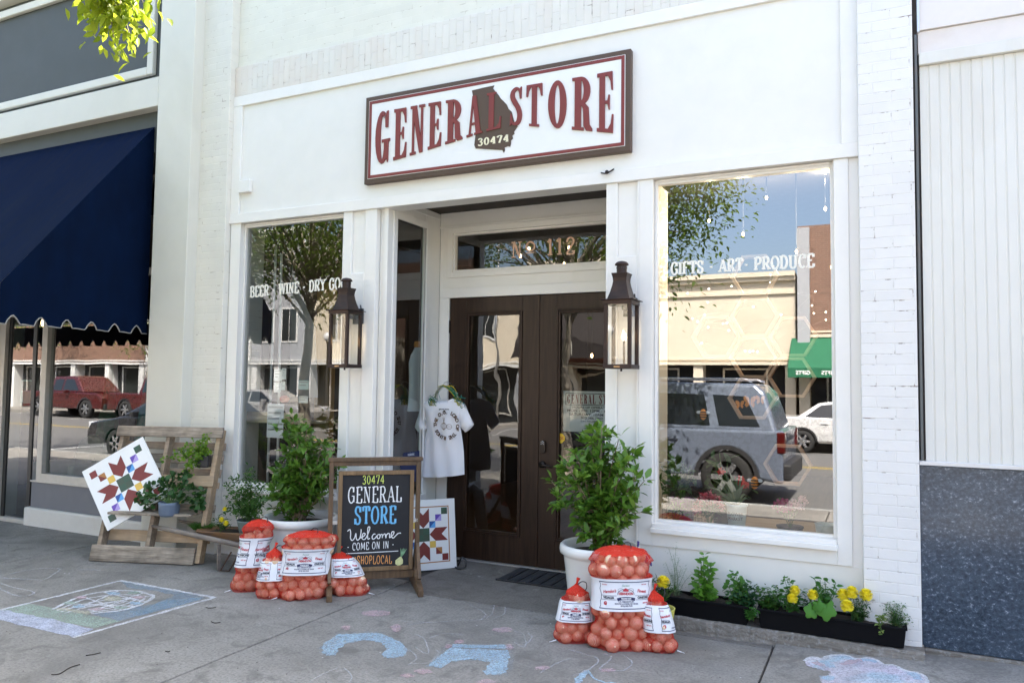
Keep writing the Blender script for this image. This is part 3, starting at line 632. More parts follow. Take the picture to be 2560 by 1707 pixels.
for j in range(6):
    if j < 9: break
    x = x1 - .46 - j * .92; b = MB(); jj = (x - x0) / (x1 - x0) * 24; b.tube([(x, T.y + (Fp.y - T.y) * i / n - .003, T.z + (Fp.z - T.z) * i / n + .004 - .035 * math.sin(math.pi * i / n) * (1 - .9 * abs(math.cos(math.pi * jj / 4)) ** 3)) for i in range(n + 1)], .0022, 5); b.build('seam', m_awn, aw)
b = MB(); b.add([(x1 + .004, T.y, T.z), (x1 + .004, Fp.y, Fp.z), (x1 + .004, Fp.y, 2.385), (x1 + .004, T.y, 2.385)], [(0, 1, 2, 3)]); b.build('side_panel', m_awn, aw)
def scallop(p0, p1, zt, zlo, zhi, step):
    p0, p1 = Vector(p0), Vector(p1); L = (p1 - p0).length; k = int(L / step * 16); bt = []; tp = []
    for i in range(k + 1):
        s = L * i / k; ph = (s / step) % 1.0; z = zlo + (zhi - zlo) * max(0, (1 - abs(ph - .5) / .22)) ** .55 if abs(ph - .5) < .22 else zlo - .006 * math.sin(math.pi * min(1, ((ph + .5) % 1) / .56))
        q = p0 + (p1 - p0) * (i / k); bt.append((q.x, q.y, z)); tp.append((q.x, q.y, zt))
    return tp, bt
b = MB(); bp = MB()
for p0, p1 in (((x1 + .007, T.y, 0), (x1 + .007, Fp.y, 0)), ((x1 + .007, Fp.y - .004, 0), (x0, Fp.y - .004, 0))):
    tp, bt = scallop(p0, p1, 2.40, 2.118, 2.195, .243); b.add(tp + bt, [(i, i + 1, len(tp) + i + 1, len(tp) + i) for i in range(len(tp) - 1)]); bp.tube(bt, .006, 5)
b.build('valance', m_awn, aw); bp.build('piping', m_piping, aw)
b = MB(); b.tube([(x0, Fp.y + .02, Fp.z - .02), (x1 - .02, Fp.y + .02, Fp.z - .02), (x1 - .02, T.y, 2.43)], .014, 8); b.build('frame_tube', m_steel, aw)
# ================================================================ right neighbour
rb = thing('corrugated_building', 'shopfront of ribbed pale panels above a dark speckled granite base at the right edge', 'building')
P3 = lambda name, mb, m, bev=.004: mb.build(name, m, rb, bevel=bev)
def granite():
    m, nt, out = new_mat('speckled_granite'); v = coords(nt); vv = scale_vec(nt, v, (1, 1, 1.25), rot=(0, .5, 0))
    n1 = noise(nt, vv, 42, 4, .75, .3); n2 = noise(nt, v, 90, 3, .6); n3 = noise(nt, v, 1.2, 4); n4 = noise(nt, scale_vec(nt, v, (.5, 1, 1.4)), 2.0, 3)
    c = ramp(nt, n1, [(.33, (.010, .017, .028)), (.50, (.034, .052, .078)), (.60, (.068, .092, .126)), (.66, (.22, .26, .32)), (.72, (.42, .46, .52))])
    c = mixc(nt, ramp(nt, n2, [(.55, (0, 0, 0)), (.7, (.5, .5, .5))]), c, (.05, .06, .08))
    c = mixc(nt, math_(nt, 'MULTIPLY', ramp(nt, n3, [(.35, (0, 0, 0)), (.7, (1, 1, 1))]), .3), c, (.12, .15, .19))
    principled(nt, out, c, .13, 0, bump(nt, n1, .02, .002), .5); return m
b = MB(); b.box(.227, 6, -.03, .3, .075, 1.185); P3('granite_base', b, granite(), .004)
b = MB(); b.box(.235, 6, -.05, .3, -.02, .072); P3('plinth', b, ledge_mat(), .01)
b = MB(); b.box(.227, 6, -.045, .3, 1.186, 1.212); P3('sill_strip', b, plain('pale_metal', (.66, .66, .66), .45, .3), .003)
m_ccol = plain('pale_ribbed_metal', (.70, .69, .64), .5, .0, var=.03, scale=3, bumps=.02, dirt=(.52, .46, .36), dirt_scale=2.5, dirt_amt=.25, stretch=(1, 1, .3))
b = MB(); v = []; f = []; x = .265; xs = []
while x < 6:
    for dx, dy in ((0, -.02), (.042, -.02), (.045, -.0155), (.053, -.0155), (.056, -.02)): xs.append((x + dx, dy))
    x += .058
n = len(xs); v = [(a, c, 1.212) for a, c in xs] + [(a, c, 3.72) for a, c in xs]; b.add(v, [(i, i + 1, n + i + 1, n + i) for i in range(n - 1)]); P3('ribbed_panel', b, m_ccol, 0)
b = MB(); b.box(.262, 6, -.05, .3, 3.722, 3.80); P3('panel_trim', b, m_ccol, .004)
b = MB(); b.box(.258, 6, -.02, .3, 3.801, 3.95); P3('lower_fascia', b, plain('pink_white_panel', (.72, .67, .63), .6, var=.03, dirt=(.55, .42, .33), dirt_scale=2, dirt_amt=.3), .003)
b = MB(); b.box(.258, 6, -.035, .3, 3.953, 7.9); P3('upper_fascia', b, plain('pink_white_panel2', (.73, .69, .66), .6, var=.03), .003)
b = MB(); b.box(.227, .262, -.005, .3, 1.213, 4.6); P3('joint_backing', b, plain('dark_joint', (.06, .05, .045), .8, dirt=(.2, .18, .16)), 0)
b = MB(); b.box(.236, .252, -.04, -.006, 1.213, 3.93); P3('corner_channel', b, plain('aged_channel', (.12, .13, .13), .5, .5, dirt=(.2, .13, .09), dirt_scale=5), .003)
b = MB(); b.box(.254, .268, -.05, .0, 3.94, 5.2); P3('corner_flashing', b, plain('bare_metal', (.6, .64, .7), .4, .5), .002)
b = MB(); b.box(.27, 6, .01, 12, 0, 7.85); P3('body', b, m_int, 0)
# ================================================================ far side of the street (seen in the panes)
m_creamb = plain('cream_facade', (.66, .585, .46), .8, var=.03, scale=1.2, bumps=.1, dirt=(.55, .46, .33), dirt_scale=.7, dirt_amt=.3)
m_brickf = brick_mat('red_brown_brick', (.24, .135, .095), (.42, .37, .32), contrast=2.4, strength=.5, width=.22)
m_brickd = brick_mat('red_brick', (.30, .10, .06), (.34, .28, .24), contrast=2.0, strength=.4, width=.22)
m_siding = plain('white_siding', (.72, .72, .70), .6, bumps=.02); m_greyb = plain('grey_facade', (.38, .39, .41), .8, var=.05, scale=1.5)
m_dkglass = plain('dark_shop_glass', (.015, .018, .02), .06, bumps=0, spec=.6); m_dkframe = plain('dark_frame', (.03, .03, .03), .5)
FY = -21.0
def far_building(name, label, x0, x1, h, mat, trim, shop=True, upper=0, shop_z=2.4, cols=None, corn=True, siding=False):
    t = thing(name, label, 'building', ((x0 + x1) / 2, FY, 0)); g = .02
    b = MB(); b.box(x0 + g, x1 - g, FY - 9, FY, shop_z, h)
    if siding:
        z = shop_z
        while z < h - .2: b.add([(x0 + g, FY, z + .2), (x1 - g, FY, z + .2), (x1 - g, FY + .03, z), (x0 + g, FY + .03, z)], [(0, 3, 2, 1)]); z += .2
    b.build('wall', mat, t)
    if corn:
        b = MB(); b.box(x0 + g, x1 - g, FY, FY + .22, h - .10, h + .06); b.box(x0 + g, x1 - g, FY, FY + .14, h - .24, h - .10); b.box(x0 + g, x1 - g, FY, FY + .07, h - .68, h - .60); b.build('cornice', trim, t)
    b = MB(); b.box(x0 + g, x1 - g, FY, FY + .10, shop_z, shop_z + .10); b.box(x0 + g, x1 - g, FY, FY + .05, shop_z + .16, shop_z + .22); b.build('string_course', trim, t)
    b = MB(); b.box(x0 + g, x1 - g, FY - 9, FY - .5, 0, shop_z); b.build('shop_glass', m_dkglass, t)
    n = max(2, int((x1 - x0) / 2.6))
    for i in range(n + 1):
        x = x0 + .2 + (x1 - x0 - .4) * i / n; b = MB(); b.box(x - .16, x + .16, FY - .5, FY + .02, 0, shop_z); b.build('column', trim, t)
    for i in range(n):
        xa = x0 + .2 + (x1 - x0 - .4) * (i + .5) / n; b = MB(); b.frame(xa - .75, xa + .75, 0.35, shop_z - .1, .06, FY - .49, FY - .43); b.build('shop_frame', trim if i % 2 else m_alu, t)
    for r in range(upper):
        zb = shop_z + 1.0 + r * 2.6
        for i in range(n):
            xa = x0 + .2 + (x1 - x0 - .4) * (i + .5) / n; b = MB(); b.box(xa - .48, xa + .48, FY, FY + .035, zb, zb + 1.6); w = b.build('window', trim, t)
            b = MB(); b.box(xa - .40, xa - .02, FY + .036, FY + .045, zb + .08, zb + 1.52); b.box(xa + .02, xa + .40, FY + .036, FY + .045, zb + .08, zb + 1.52); b.build('pane', m_dkglass, w)
    return t
far_building('cream_building', 'cream rendered shop with dark shopfront across the street', -8.9, -2.45, 5.45, m_creamb, m_creamb)
far_building('brick_building', 'red brown brick building with green awning across the street', -2.42, 12, 7.0, m_brickf, m_creamb, upper=1, shop_z=3.3, corn=False)
far_building('red_brick_building', 'narrow red brick shop with a dark awning across the street', -13.0, -8.95, 6.6, m_brickd, m_creamb, upper=1)
far_building('tan_building', 'broad cream two storey building across the street, left of the red brick shop', -23.2, -13.05, 6.2, m_creamb, m_siding, upper=1)
da = thing('dark_awning', 'dark brown canvas awning with script lettering on the far red brick shop', 'awning', (-11, FY, 3)); m_dka = plain('dark_brown_canvas', (.022, .017, .015), .8, var=.1)
b = MB(); b.add([(-12.95, FY + .26, 4.95), (-9.0, FY + .26, 4.95), (-9.0, FY + 1.5, 3.25), (-12.95, FY + 1.5, 3.25), (-12.95, FY + .26, 3.25), (-9.0, FY + .26, 3.25)], [(0, 3, 2, 1), (0, 4, 3), (1, 2, 5)]); b.build('canopy', m_dka, da)
b = MB(); b.add([(-12.95, FY + 1.5, 3.25), (-9.0, FY + 1.5, 3.25), (-9.0, FY + 1.5, 2.75), (-12.95, FY + 1.5, 2.75)], [(0, 3, 2, 1)]); b.build('valance', m_dka, da)
b = MB(); put_text(b, "Mane's", lambda u, v: (-10.8 - u, FY + 1.51, 2.86 + v), .42, .004, 'CENTER', .9, .35); b.build('lettering', plain('pale_script', (.6, .58, .5), .6), da)
far_building('grey_building', 'grey rendered building beside the white clad house across the street', -26.4, -23.25, 8.6, m_greyb, m_siding, upper=1)
far_building('clapboard_building', 'white clapboard building far left across the street', -33.5, -26.45, 8.2, m_siding, m_siding, upper=2, siding=True)
far_building('columned_building', 'pale columned shop row at the far end of the street', -50, -33.55, 5.6, m_brickf, m_siding, upper=0)
b = MB(); b.box(-2.40, -2.02, FY + .03, FY + .25, 3.0, 6.9); tag(b.build('brick_chimney', m_greyb, bevel=.01), 'grey rendered pier at the corner of the far brick building', 'pier')
ga = thing('green_awning', 'green canvas awning lettered with white words across the street', 'awning', (-.7, FY, 2.4))
m_green = plain('green_canvas', (.008, .12, .055), .75, var=.08)
b = MB(); b.add([(-2.6, FY + .06, 3.28), (1.4, FY + .06, 3.28), (1.4, FY + 1.3, 2.28), (-2.6, FY + 1.3, 2.28), (-2.6, FY + .06, 2.28), (1.4, FY + .06, 2.28)], [(0, 3, 2, 1), (0, 4, 3), (1, 2, 5)]); b.build('canopy', m_green, ga)
b = MB(); b.add([(-2.6, FY + 1.3, 2.28), (1.4, FY + 1.3, 2.28), (1.4, FY + 1.3, 1.98), (-2.6, FY + 1.3, 1.98), (-2.6, FY + .06, 2.28), (-2.6, FY + .06, 1.98)], [(0, 3, 2, 1), (0, 4, 5, 3)]); b.build('valance', m_green, ga)
for xx in (-1.4, -2.15, -.5, .3):
    b = MB(); put_text(b, 'GIFTS', lambda u, v: (xx - u, FY + 1.31, 2.07 + v), .17, .006, 'CENTER'); b.build('lettering', plain('white_print', (.8, .8, .78), .6), ga)
b = MB(); b.tube([(-14.1, FY + .6, 0), (-14.1, FY + .6, 7.5)], [.07, .04], 10); tag(b.build('flag_pole', m_steel), 'slim pale flag pole on the far pavement', 'pole')
for xx in (-20.6, -8.2, -27.5):
    t = thing('street_lamp', 'slender street lamp with a globe on the far kerb', 'street lamp', (xx, -19.4, 0), 'street lamps along the far kerb')
    b = MB(); b.lathe([(.14, 0), (.12, .3), (.06, .5), (.045, 3.2), (.08, 3.3)], (xx, -19.4, 0), 12, cap1=True); b.build('post', m_dkframe, t)
    b = MB(); b.ball((xx, -19.4, 3.5), .2, 14, 10); b.build('globe', plain('globe_white', (.7, .7, .68), .3), t)
# ---------------------------------------------------------------- vehicles
m_tyre = plain('tyre_rubber', (.02, .02, .02), .8); m_rim = plain('alloy_rim', (.55, .55, .56), .25, .9, bumps=0); m_autoglass = plain('car_glass', (.012, .016, .02), .04, bumps=0, spec=.8)
m_chrome = plain('chrome', (.7, .7, .72), .12, 1.0, bumps=0); m_redlens = plain('red_lens', (.07, .006, .006), .15, bumps=0); m_blackpl = plain('black_plastic', (.025, .025, .027), .55)
def car_paint(name, c): return plain(name, c, .28, .25, var=.02, bumps=0, coat=.7)
def vehicle(name, label, cat, paint, x, y, z, flip, L, Wd, body, house, wins, wheels, wr, belt, taper, rails=False, bed=None):
    """side outlines in metres, u forward from the rear bumper, v up from the road; near side faces the shops"""
    t = thing(name, label, cat, (x, y, z)); s = -1 if not flip else 1; hw = Wd / 2
    fn = lambda hwf: (lambda u, v, d: (x + s * u, y + d * hwf(v), z + v))
    arch = lambda v: hw - .03 * max(0, (.55 - v)) * 2 - .05 * max(0, v - .75)
    b = MB(); b.prism(body, fn(arch), -1, 1); b.build('body', paint, t, bevel=.05, seg=3)
    hf = lambda v: hw - .05 - taper * max(0, v - belt)
    b = MB(); b.prism(house, fn(hf), -1, 1); b.build('cabin', paint, t, bevel=.06, seg=3)
    for w in wins:
        for d in (-1, 1):
            b = MB(); b.add([fn(lambda v: hf(v) + .006)(u, v, d) for u, v in w], [tuple(range(len(w)))]); b.build('side_glass', m_autoglass, t)
    for u in wheels:
        for d in (-1, 1):
            yy = y + d * (hw - .12); c = Vector((x + s * u, yy, z + wr))
            b = MB(); pr = [(wr * .62, -.10), (wr * .90, -.115), (wr, -.08), (wr, .08), (wr * .90, .115), (wr * .62, .10)]; n = 28; vs = []
            for r, q in pr:
                for k in range(n): a = 2 * math.pi * k / n; vs.append((c.x + r * math.cos(a), c.y + q, c.z + r * math.sin(a)))
            b.add(vs, [(i * n + k, i * n + (k + 1) % n, (i + 1) * n + (k + 1) % n, (i + 1) * n + k) for i in range(5) for k in range(n)], True)
            wh = b.build('wheel', m_tyre, t); b = MB()
            for k in range(6):
                a = 2 * math.pi * k / 6; b.bar((c.x, c.y + d * .085, c.z), (c.x + wr * .6 * math.cos(a), c.y + d * .085, c.z + wr * .6 * math.sin(a)), wr * .2, .03, up=(0, 1, 0))
            b.tube([(c.x, c.y + d * .06, c.z), (c.x, c.y + d * .10, c.z)], wr * .18, 14); b.build('rim', m_rim, wh, bevel=.006)
            b = MB(); b.tube([(c.x, c.y - .02, c.z), (c.x, c.y + d * .045, c.z)], wr * .63, 20); b.build('brake_disc', m_blackpl, wh)
            b = MB(); b.add([(c.x + rr_ * math.cos(a), y + d * (hw + .004), c.z + rr_ * math.sin(a)) for rr_ in (wr * 1.08, wr * 1.24) for a in [math.pi * i / 14 for i in range(15)]], [(i, i + 1, 15 + i + 1, 15 + i) for i in range(14)]); b.build('wheel_arch', m_blackpl, t)
    for d in (-1, 1):
        b = MB(); b.obox((x + s * .05, y + d * (hw - .1), z + belt * .86), (.06, 0, 0), (0, .1, 0), (0, 0, .16)); b.build('tail_light', m_redlens, t, bevel=.02)
        b = MB(); b.obox((x + s * (L - .12), y + d * (hw - .22), z + .72), (.1, 0, 0), (0, .2, 0), (0, 0, .08)); b.build('headlight', plain('lamp_glass', (.6, .62, .65), .1, bumps=0), t, bevel=.02)
        for q in (.33, .52):
            b = MB(); b.obox((x + s * L * q, y + d * (hw + .0), z + belt - .14), (.1, 0, 0), (0, .02, 0), (0, 0, .018)); b.build('door_handle', paint, t, bevel=.006)
        if rails:
            b = MB(); zz = max(v for _, v in house) + .05; b.tube([(x + s * .5, y + d * (hw - .33), z + zz - .04), (x + s * .62, y + d * (hw - .33), z + zz), (x + s * 2.9, y + d * (hw - .33), z + zz), (x + s * 3.0, y + d * (hw - .33), z + zz - .04)], .02, 8); b.build('roof_rail', m_chrome, t)
        b = MB(); b.obox((x + s * L * .62, y + d * (hw + .1), z + belt + .04), (.07, 0, 0), (0, .1, 0), (0, 0, .07)); b.build('mirror', paint, t, bevel=.03)
    b = MB(); b.obox((x + s * (-.02), y, z + .52), (.07, 0, 0), (0, hw * .92, 0), (0, 0, .13)); b.build('rear_bumper', m_blackpl if cat != 'car' else paint, t, bevel=.04)
    b = MB(); b.obox((x + s * (L + .0), y, z + .5), (.06, 0, 0), (0, hw * .9, 0), (0, 0, .14)); b.build('front_bumper', m_blackpl if cat != 'car' else paint, t, bevel=.04)
    rear = [(min(house, key=lambda q: q[0] - q[1] * .01))]
    return t
def arches(us, r, z0, n=9):
    out = []
    for u in us: out += [(u + r * math.cos(a), z0 + r * math.sin(a) * 1.0) for a in [math.pi - math.pi * i / n for i in range(n + 1)]]
    return out
def body_poly(top, us, r, zb, hub): return [(top[0][0], zb)] + [p for p in arches(us, r, hub) if p[1] >= zb - .001] + [(top[-1][0], zb)] + top[::-1]
suv_body = body_poly([(0.02, .95), (.0, 1.15), (3.75, 1.12), (5.0, 1.02), (5.18, .85)], (.86, 3.92), .47, .34, .40)
vehicle('suv', 'silver blue sport utility vehicle parked at the near kerb, its back end towards the right', 'suv', car_paint('silver_blue_paint', (.16, .19, .25)), -1.30, -7.6, -.15, False, 5.18, 2.02, suv_body,
        [(.10, 1.1), (.30, 1.72), (.45, 1.86), (2.6, 1.88), (3.0, 1.82), (3.95, 1.1)], [[(.36, 1.20), (.60, 1.66), (1.10, 1.68), (.98, 1.20)], [(1.12, 1.20), (1.24, 1.68), (2.05, 1.69), (2.15, 1.20)], [(2.26, 1.20), (2.2, 1.69), (2.8, 1.68), (3.35, 1.24), (3.3, 1.20)]], (.86, 3.92), .40, 1.12, .30, True)
car_body = body_poly([(.02, .7), (.05, .98), (1.0, 1.0), (3.4, .95), (4.5, .78), (4.62, .6)], (.95, 3.65), .36, .26, .32)
vehicle('white_car', 'white saloon car parked at the far kerb before the cream shop', 'car', car_paint('white_car_paint', (.75, .75, .74)), -2.9, -17.9, -.15, True, 4.62, 1.8, car_body,
        [(.75, .95), (1.35, 1.38), (1.9, 1.46), (2.5, 1.44), (3.5, .95)], [[(1.0, .99), (1.42, 1.32), (1.9, 1.38), (1.9, .99)], [(1.98, .99), (1.98, 1.38), (2.45, 1.37), (3.15, .99)]], (.95, 3.65), .32, .97, .38)
pk_body = body_poly([(.0, .75), (.0, 1.18), (3.3, 1.18), (5.3, 1.12), (5.6, .95), (5.65, .7)], (1.2, 4.55), .48, .40, .42)
vehicle('red_pickup', 'dark red pickup truck parked at the far kerb on the left', 'pickup', car_paint('dark_red_paint', (.08, .008, .008)), -36.9, -18.0, -.15, True, 5.65, 2.0, pk_body,
        [(2.05, 1.16), (2.1, 1.86), (3.3, 1.9), (3.65, 1.84), (4.35, 1.16)], [[(2.25, 1.24), (2.28, 1.74), (2.9, 1.76), (2.95, 1.24)], [(3.03, 1.24), (3.0, 1.76), (3.5, 1.74), (4.0, 1.24)]], (1.2, 4.55), .42, 1.16, .3)
vehicle('red_pickup', 'dark red pickup truck parked ahead at the far kerb, farther right', 'pickup', _M['dark_red_paint'], -30.9, -18.0, -.15, True, 5.65, 2.0, pk_body,
        [(2.05, 1.16), (2.1, 1.86), (3.3, 1.9), (3.65, 1.84), (4.35, 1.16)], [[(2.25, 1.24), (2.28, 1.74), (2.9, 1.76), (2.95, 1.24)], [(3.03, 1.24), (3.0, 1.76), (3.5, 1.74), (4.0, 1.24)]], (1.2, 4.55), .42, 1.16, .3)
vehicle('silver_car', 'silver saloon car parked at the far kerb near the red brick shop', 'car', car_paint('silver_paint', (.36, .36, .36)), -24.5, -17.9, -.15, True, 4.62, 1.8, car_body,
        [(.75, .95), (1.35, 1.38), (1.9, 1.46), (2.5, 1.44), (3.5, .95)], [[(1.0, .99), (1.42, 1.32), (1.9, 1.38), (1.9, .99)], [(1.98, .99), (1.98, 1.38), (2.45, 1.37), (3.15, .99)]], (.95, 3.65), .32, .97, .38)
vehicle('dark_car', 'dark saloon car parked at the near kerb on the left', 'car', car_paint('dark_car_paint', (.03, .03, .035)), -12.2, -7.2, -.15, False, 4.62, 1.8, car_body,
        [(.75, .95), (1.35, 1.38), (1.9, 1.46), (2.5, 1.44), (3.5, .95)], [[(1.0, .99), (1.42, 1.32), (1.9, 1.38), (1.9, .99)], [(1.98, .99), (1.98, 1.38), (2.45, 1.37), (3.15, .99)]], (.95, 3.65), .32, .97, .38)
# ---------------------------------------------------------------- street trees
m_bark = plain('grey_bark', (.30, .26, .21), .9, var=.35, scale=9, bumps=.8, stretch=(1, 1, .3)); m_crown = leaf_mat('elm_leaves', [(.05, .10, .012), (.09, .16, .018), (.13, .21, .022), (.07, .13, .016)], .5)
def street_tree(x, y, r, cz, hz, label, seed, branch=None, nclump=26, per=150, h0=2.6, extra=()):
    rg = random.Random(seed); t = thing('street_tree', label, 'tree', (x, y, 0), 'street trees along the near kerb'); b = MB(); pts = [(x, y, -.02), (x + .03, y, .5), (x - .02, y + .03, 1.6), (x + .05, y, h0), (x + .1, y + .05, cz + .4)]
    b.tube(smooth_pts(pts, 4), [.14 - .09 * i / 16 for i in range(17)], 12); b.tube([(x, y, -.02), (x, y, .12)], [.2, .14], 12); leaves = []
    for k in range(nclump):
        a = rg.uniform(0, 6.283); rad = r * math.sqrt(rg.uniform(.05, 1)); zz = cz + hz * rg.uniform(-1, 1) * math.sqrt(max(.05, 1 - (rad / r) ** 2)) ; c = Vector((x + rad * math.cos(a), y + rad * math.sin(a), zz))
        if not any(inframe(p, 60) for p in (c, c - Vector((0, 0, .4)))):
            s0 = Vector((x + .05, y, h0 + rg.uniform(0, .5) * (cz - h0))); mid = (s0 + c) / 2 + Vector((0, 0, .15)); b.tube(smooth_pts([s0, mid, c], 4), [.026, .022, .019, .017, .015, .013, .011, .009, .006], 6)
        for q in range(per):
            p = c + Vector((rg.gauss(0, .34), rg.gauss(0, .34), rg.gauss(0, .26)))
            if inframe(p, 40): continue
            leaves.append((p, (p - c), rg.uniform(.7, 1.2)))
    for c in extra:
        c = Vector(c); s0 = Vector((x, y, h0 + .9)); b.tube(smooth_pts([s0, (s0 + c) / 2 + Vector((0, 0, .3)), c], 4), [.04, .035, .03, .025, .02, .017, .014, .011, .008], 6)
        for q in range(per):
            p = c + Vector((rg.gauss(0, .3), rg.gauss(0, .3), rg.gauss(0, .3)))
            if not inframe(p, 40): leaves.append((p, (p - c), rg.uniform(.7, 1.2)))
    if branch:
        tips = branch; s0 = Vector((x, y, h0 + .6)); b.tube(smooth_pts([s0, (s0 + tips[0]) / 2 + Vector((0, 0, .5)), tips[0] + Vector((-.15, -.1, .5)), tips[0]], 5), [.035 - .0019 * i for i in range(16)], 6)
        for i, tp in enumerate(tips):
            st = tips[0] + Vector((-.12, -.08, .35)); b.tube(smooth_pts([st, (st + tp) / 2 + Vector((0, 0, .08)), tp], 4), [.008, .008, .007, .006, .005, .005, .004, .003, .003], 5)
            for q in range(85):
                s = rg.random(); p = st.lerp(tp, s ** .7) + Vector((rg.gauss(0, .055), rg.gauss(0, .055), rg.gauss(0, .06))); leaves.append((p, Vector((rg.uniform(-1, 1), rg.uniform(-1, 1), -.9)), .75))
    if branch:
        near = [q for q in leaves if inframe(q[0], 60)]; leaves = [q for q in leaves if not inframe(q[0], 60)]; bb = MB(); leaf_cloud(bb, near, .085, rg); bb.build('hanging_leaves', leaf_mat('sunlit_tone_leaves', [(.13, .20, .012), (.20, .27, .02), (.27, .33, .03), (.16, .24, .015)], .55), t)  # same tree; in-view leaves get sunlight painted in as a brighter, yellower tone
    b.build('trunk', m_bark, t); b = MB(); leaf_cloud(b, leaves, .085 if y > -10 else .12, rg); b.build('crown', m_crown, t); return t
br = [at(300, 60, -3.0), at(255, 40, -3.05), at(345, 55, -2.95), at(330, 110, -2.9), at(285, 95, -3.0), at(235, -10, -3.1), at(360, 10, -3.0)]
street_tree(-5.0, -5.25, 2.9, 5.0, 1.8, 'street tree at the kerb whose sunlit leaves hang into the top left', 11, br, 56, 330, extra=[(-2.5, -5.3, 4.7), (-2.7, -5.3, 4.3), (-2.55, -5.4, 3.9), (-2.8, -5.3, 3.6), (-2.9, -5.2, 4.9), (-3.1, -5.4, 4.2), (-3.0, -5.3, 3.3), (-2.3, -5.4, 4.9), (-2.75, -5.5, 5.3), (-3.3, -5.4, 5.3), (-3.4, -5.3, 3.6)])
street_tree(-9.4, -5.25, 2.3, 4.9, 1.7, 'slim street tree at the kerb before the blue awning', 12, None, 44, 330, extra=[(-9.4 + 1.3 * math.cos(k * 2.4), -5.25 + .9 * math.sin(k * 2.4), 3.5 + .17 * (k % 7)) for k in range(18)])
street_tree(-18.5, -5.25, 2.3, 5.2, 1.8, 'street tree farther down the near kerb on the left', 13)
street_tree(5.6, -5.25, 1.9, 5.6, 1.5, 'street tree at the kerb beyond the right edge', 14)
for i, (xx, rr_) in enumerate(((-31.5, 1.8), (-39.5, 2.0))):
    street_tree(xx, -19.6, rr_, 4.4, 1.5, ['street tree on the far pavement near the white clad building', 'street tree on the far pavement before the columned shops'][i], 20 + i, None, 20, 110)
# ---------------------------------------------------------------- bulbs hanging in the shops
m_bulb = emit_mat('warm_filament', (1.0, .62, .28), 4.5); m_cord = plain('lamp_cord', (.02, .02, .02), .6)
def pendant(px, py, Y, label, ceil=3.42, r=.017, watts=0):
    p = at(px, py, Y); t = thing('pendant_bulb', label, 'light bulb', p, 'bare bulbs hanging in the shop')
    b = MB(); b.ball(p, r, 10, 8, (.8, .8, 1.5)); b.build('bulb', m_bulb, t)
    b = MB(); b.tube([(p.x, p.y, p.z + r * 1.4), (p.x, p.y, p.z + r * 3)], r * .6, 8); b.build('socket', m_cord, t)
    if watts:
        l = bpy.data.lights.new('bulb_light', 'POINT'); l.energy = watts; l.color = (1.0, .78, .52); l.shadow_soft_size = .02; lo = bpy.data.objects.new('bulb_light', l); COL.objects.link(lo); lo.parent = t; lo.location = (0, 0, -.055)
    if ceil > p.z + .1: b = MB(); b.tube([(p.x, p.y, p.z + r * 3), (p.x, p.y, ceil)], .004, 5); b.build('cord', m_cord, t)
ZX = lambda x, y: (1580 + x / 2.529, 380 + y / 2.529)
for q in ((1222, 130), (850, 290), (1222, 360), (487, 435), (703, 520), (1040, 630), (1262, 728)):
    pendant(*ZX(*q), 1.15, 'warm bare bulb hanging inside, seen through the right display window', watts=2.2, r=.012)
for x, y in ((395, 350), (485, 390), (580, 385), (598, 402), (790, 420), (737, 465), (1035, 415), (1005, 515)):
    pendant(1000 + x / 2.45, 450 + y / 2.45, 3.4, 'warm bare bulb hanging inside, seen through the transom over the doors')
pendant(1000 + 1175 / 2.45, 450 + 1075 / 2.45, 3.0, 'warm bare bulb hanging inside, seen through the right door')
pendant(856, 688, 1.6, 'bright warm bulb behind the left window beside the lantern chimney', r=.03)
for x, y in ((330, 775), (438, 785)): pendant(560 + x / 2.6133, 500 + y / 2.6133, 2.6, 'small warm bulb inside, seen through the left display window', r=.02)
for x, y in ((100, 560), (265, 507)):
    pendant(x / 2.45, 600 + y / 2.45, 1.2, 'warm round bulb inside the shop under the blue awning', 3.3, .035)
sl = thing('string_lights', 'string of tiny white lights behind the right display window', 'string lights', at(1800, 790, 1.3))
pts = [(875, 775), (875, 825), (630, 848), (485, 865), (350, 893), (480, 950), (700, 945), (768, 978), (460, 1028), (383, 1052), (415, 1072), (575, 1085), (600, 1080), (482, 1108), (612, 1128), (942, 1028), (905, 1125), (1160, 882), (1138, 970), (1150, 1020), (1225, 1012), (1226, 1060), (715, 1258), (745, 1262), (765, 1258), (793, 1262), (440, 1207)]
P3d = [at(*ZX(*q), 1.3) for q in pts]; b = MB(); b.tube(P3d, .0015, 4); b.build('wire', plain('thin_wire', (.06, .05, .04), .6), sl)
b = MB()
for p in P3d: b.ball(p, .0055, 6, 5)
b.build('lights', emit_mat('fairy_light', (1, .88, .65), 5.0), sl)
# ================================================================ shop sign
def Z(k):
    (a, b), s = k; return lambda x, y: (a + x / s, b + y / s)
zQ = Z(((880, 100), 3.1784)); zF = Z(((180, 1050), 3.919)); zG = Z(((520, 1000), 2.8)); zO = Z(((560, 1180), 4.2)); zK = Z(((1330, 1250), 3.564)); zL = Z(((1600, 1330), 3.2667)); zH = Z(((560, 500), 2.6133)); zY = Z(((1580, 900), 3.0161)); zJ = Z(((1000, 950), 2.8516))
m_brown = plain('sign_brown', (.085, .050, .032), .5, var=.05, bumps=.04); m_maroon = plain('sign_maroon', (.20, .030, .026), .45, var=.05, bumps=.03); m_face = plain('sign_white', (.82, .82, .80), .4, var=.015, bumps=.03)
SX0, SX1, SZ0, SZ1 = -4.076, -1.639, 3.398, 4.18
sg = thing('store_sign', 'long white and maroon sign reading GENERAL STORE above the entry', 'sign', (-2.86, -.03, 3.79))
b = MB(); b.box(SX0, SX1, -.056, -.001, SZ0, SZ1); b.build('backing_board', m_brown, sg, bevel=.006)
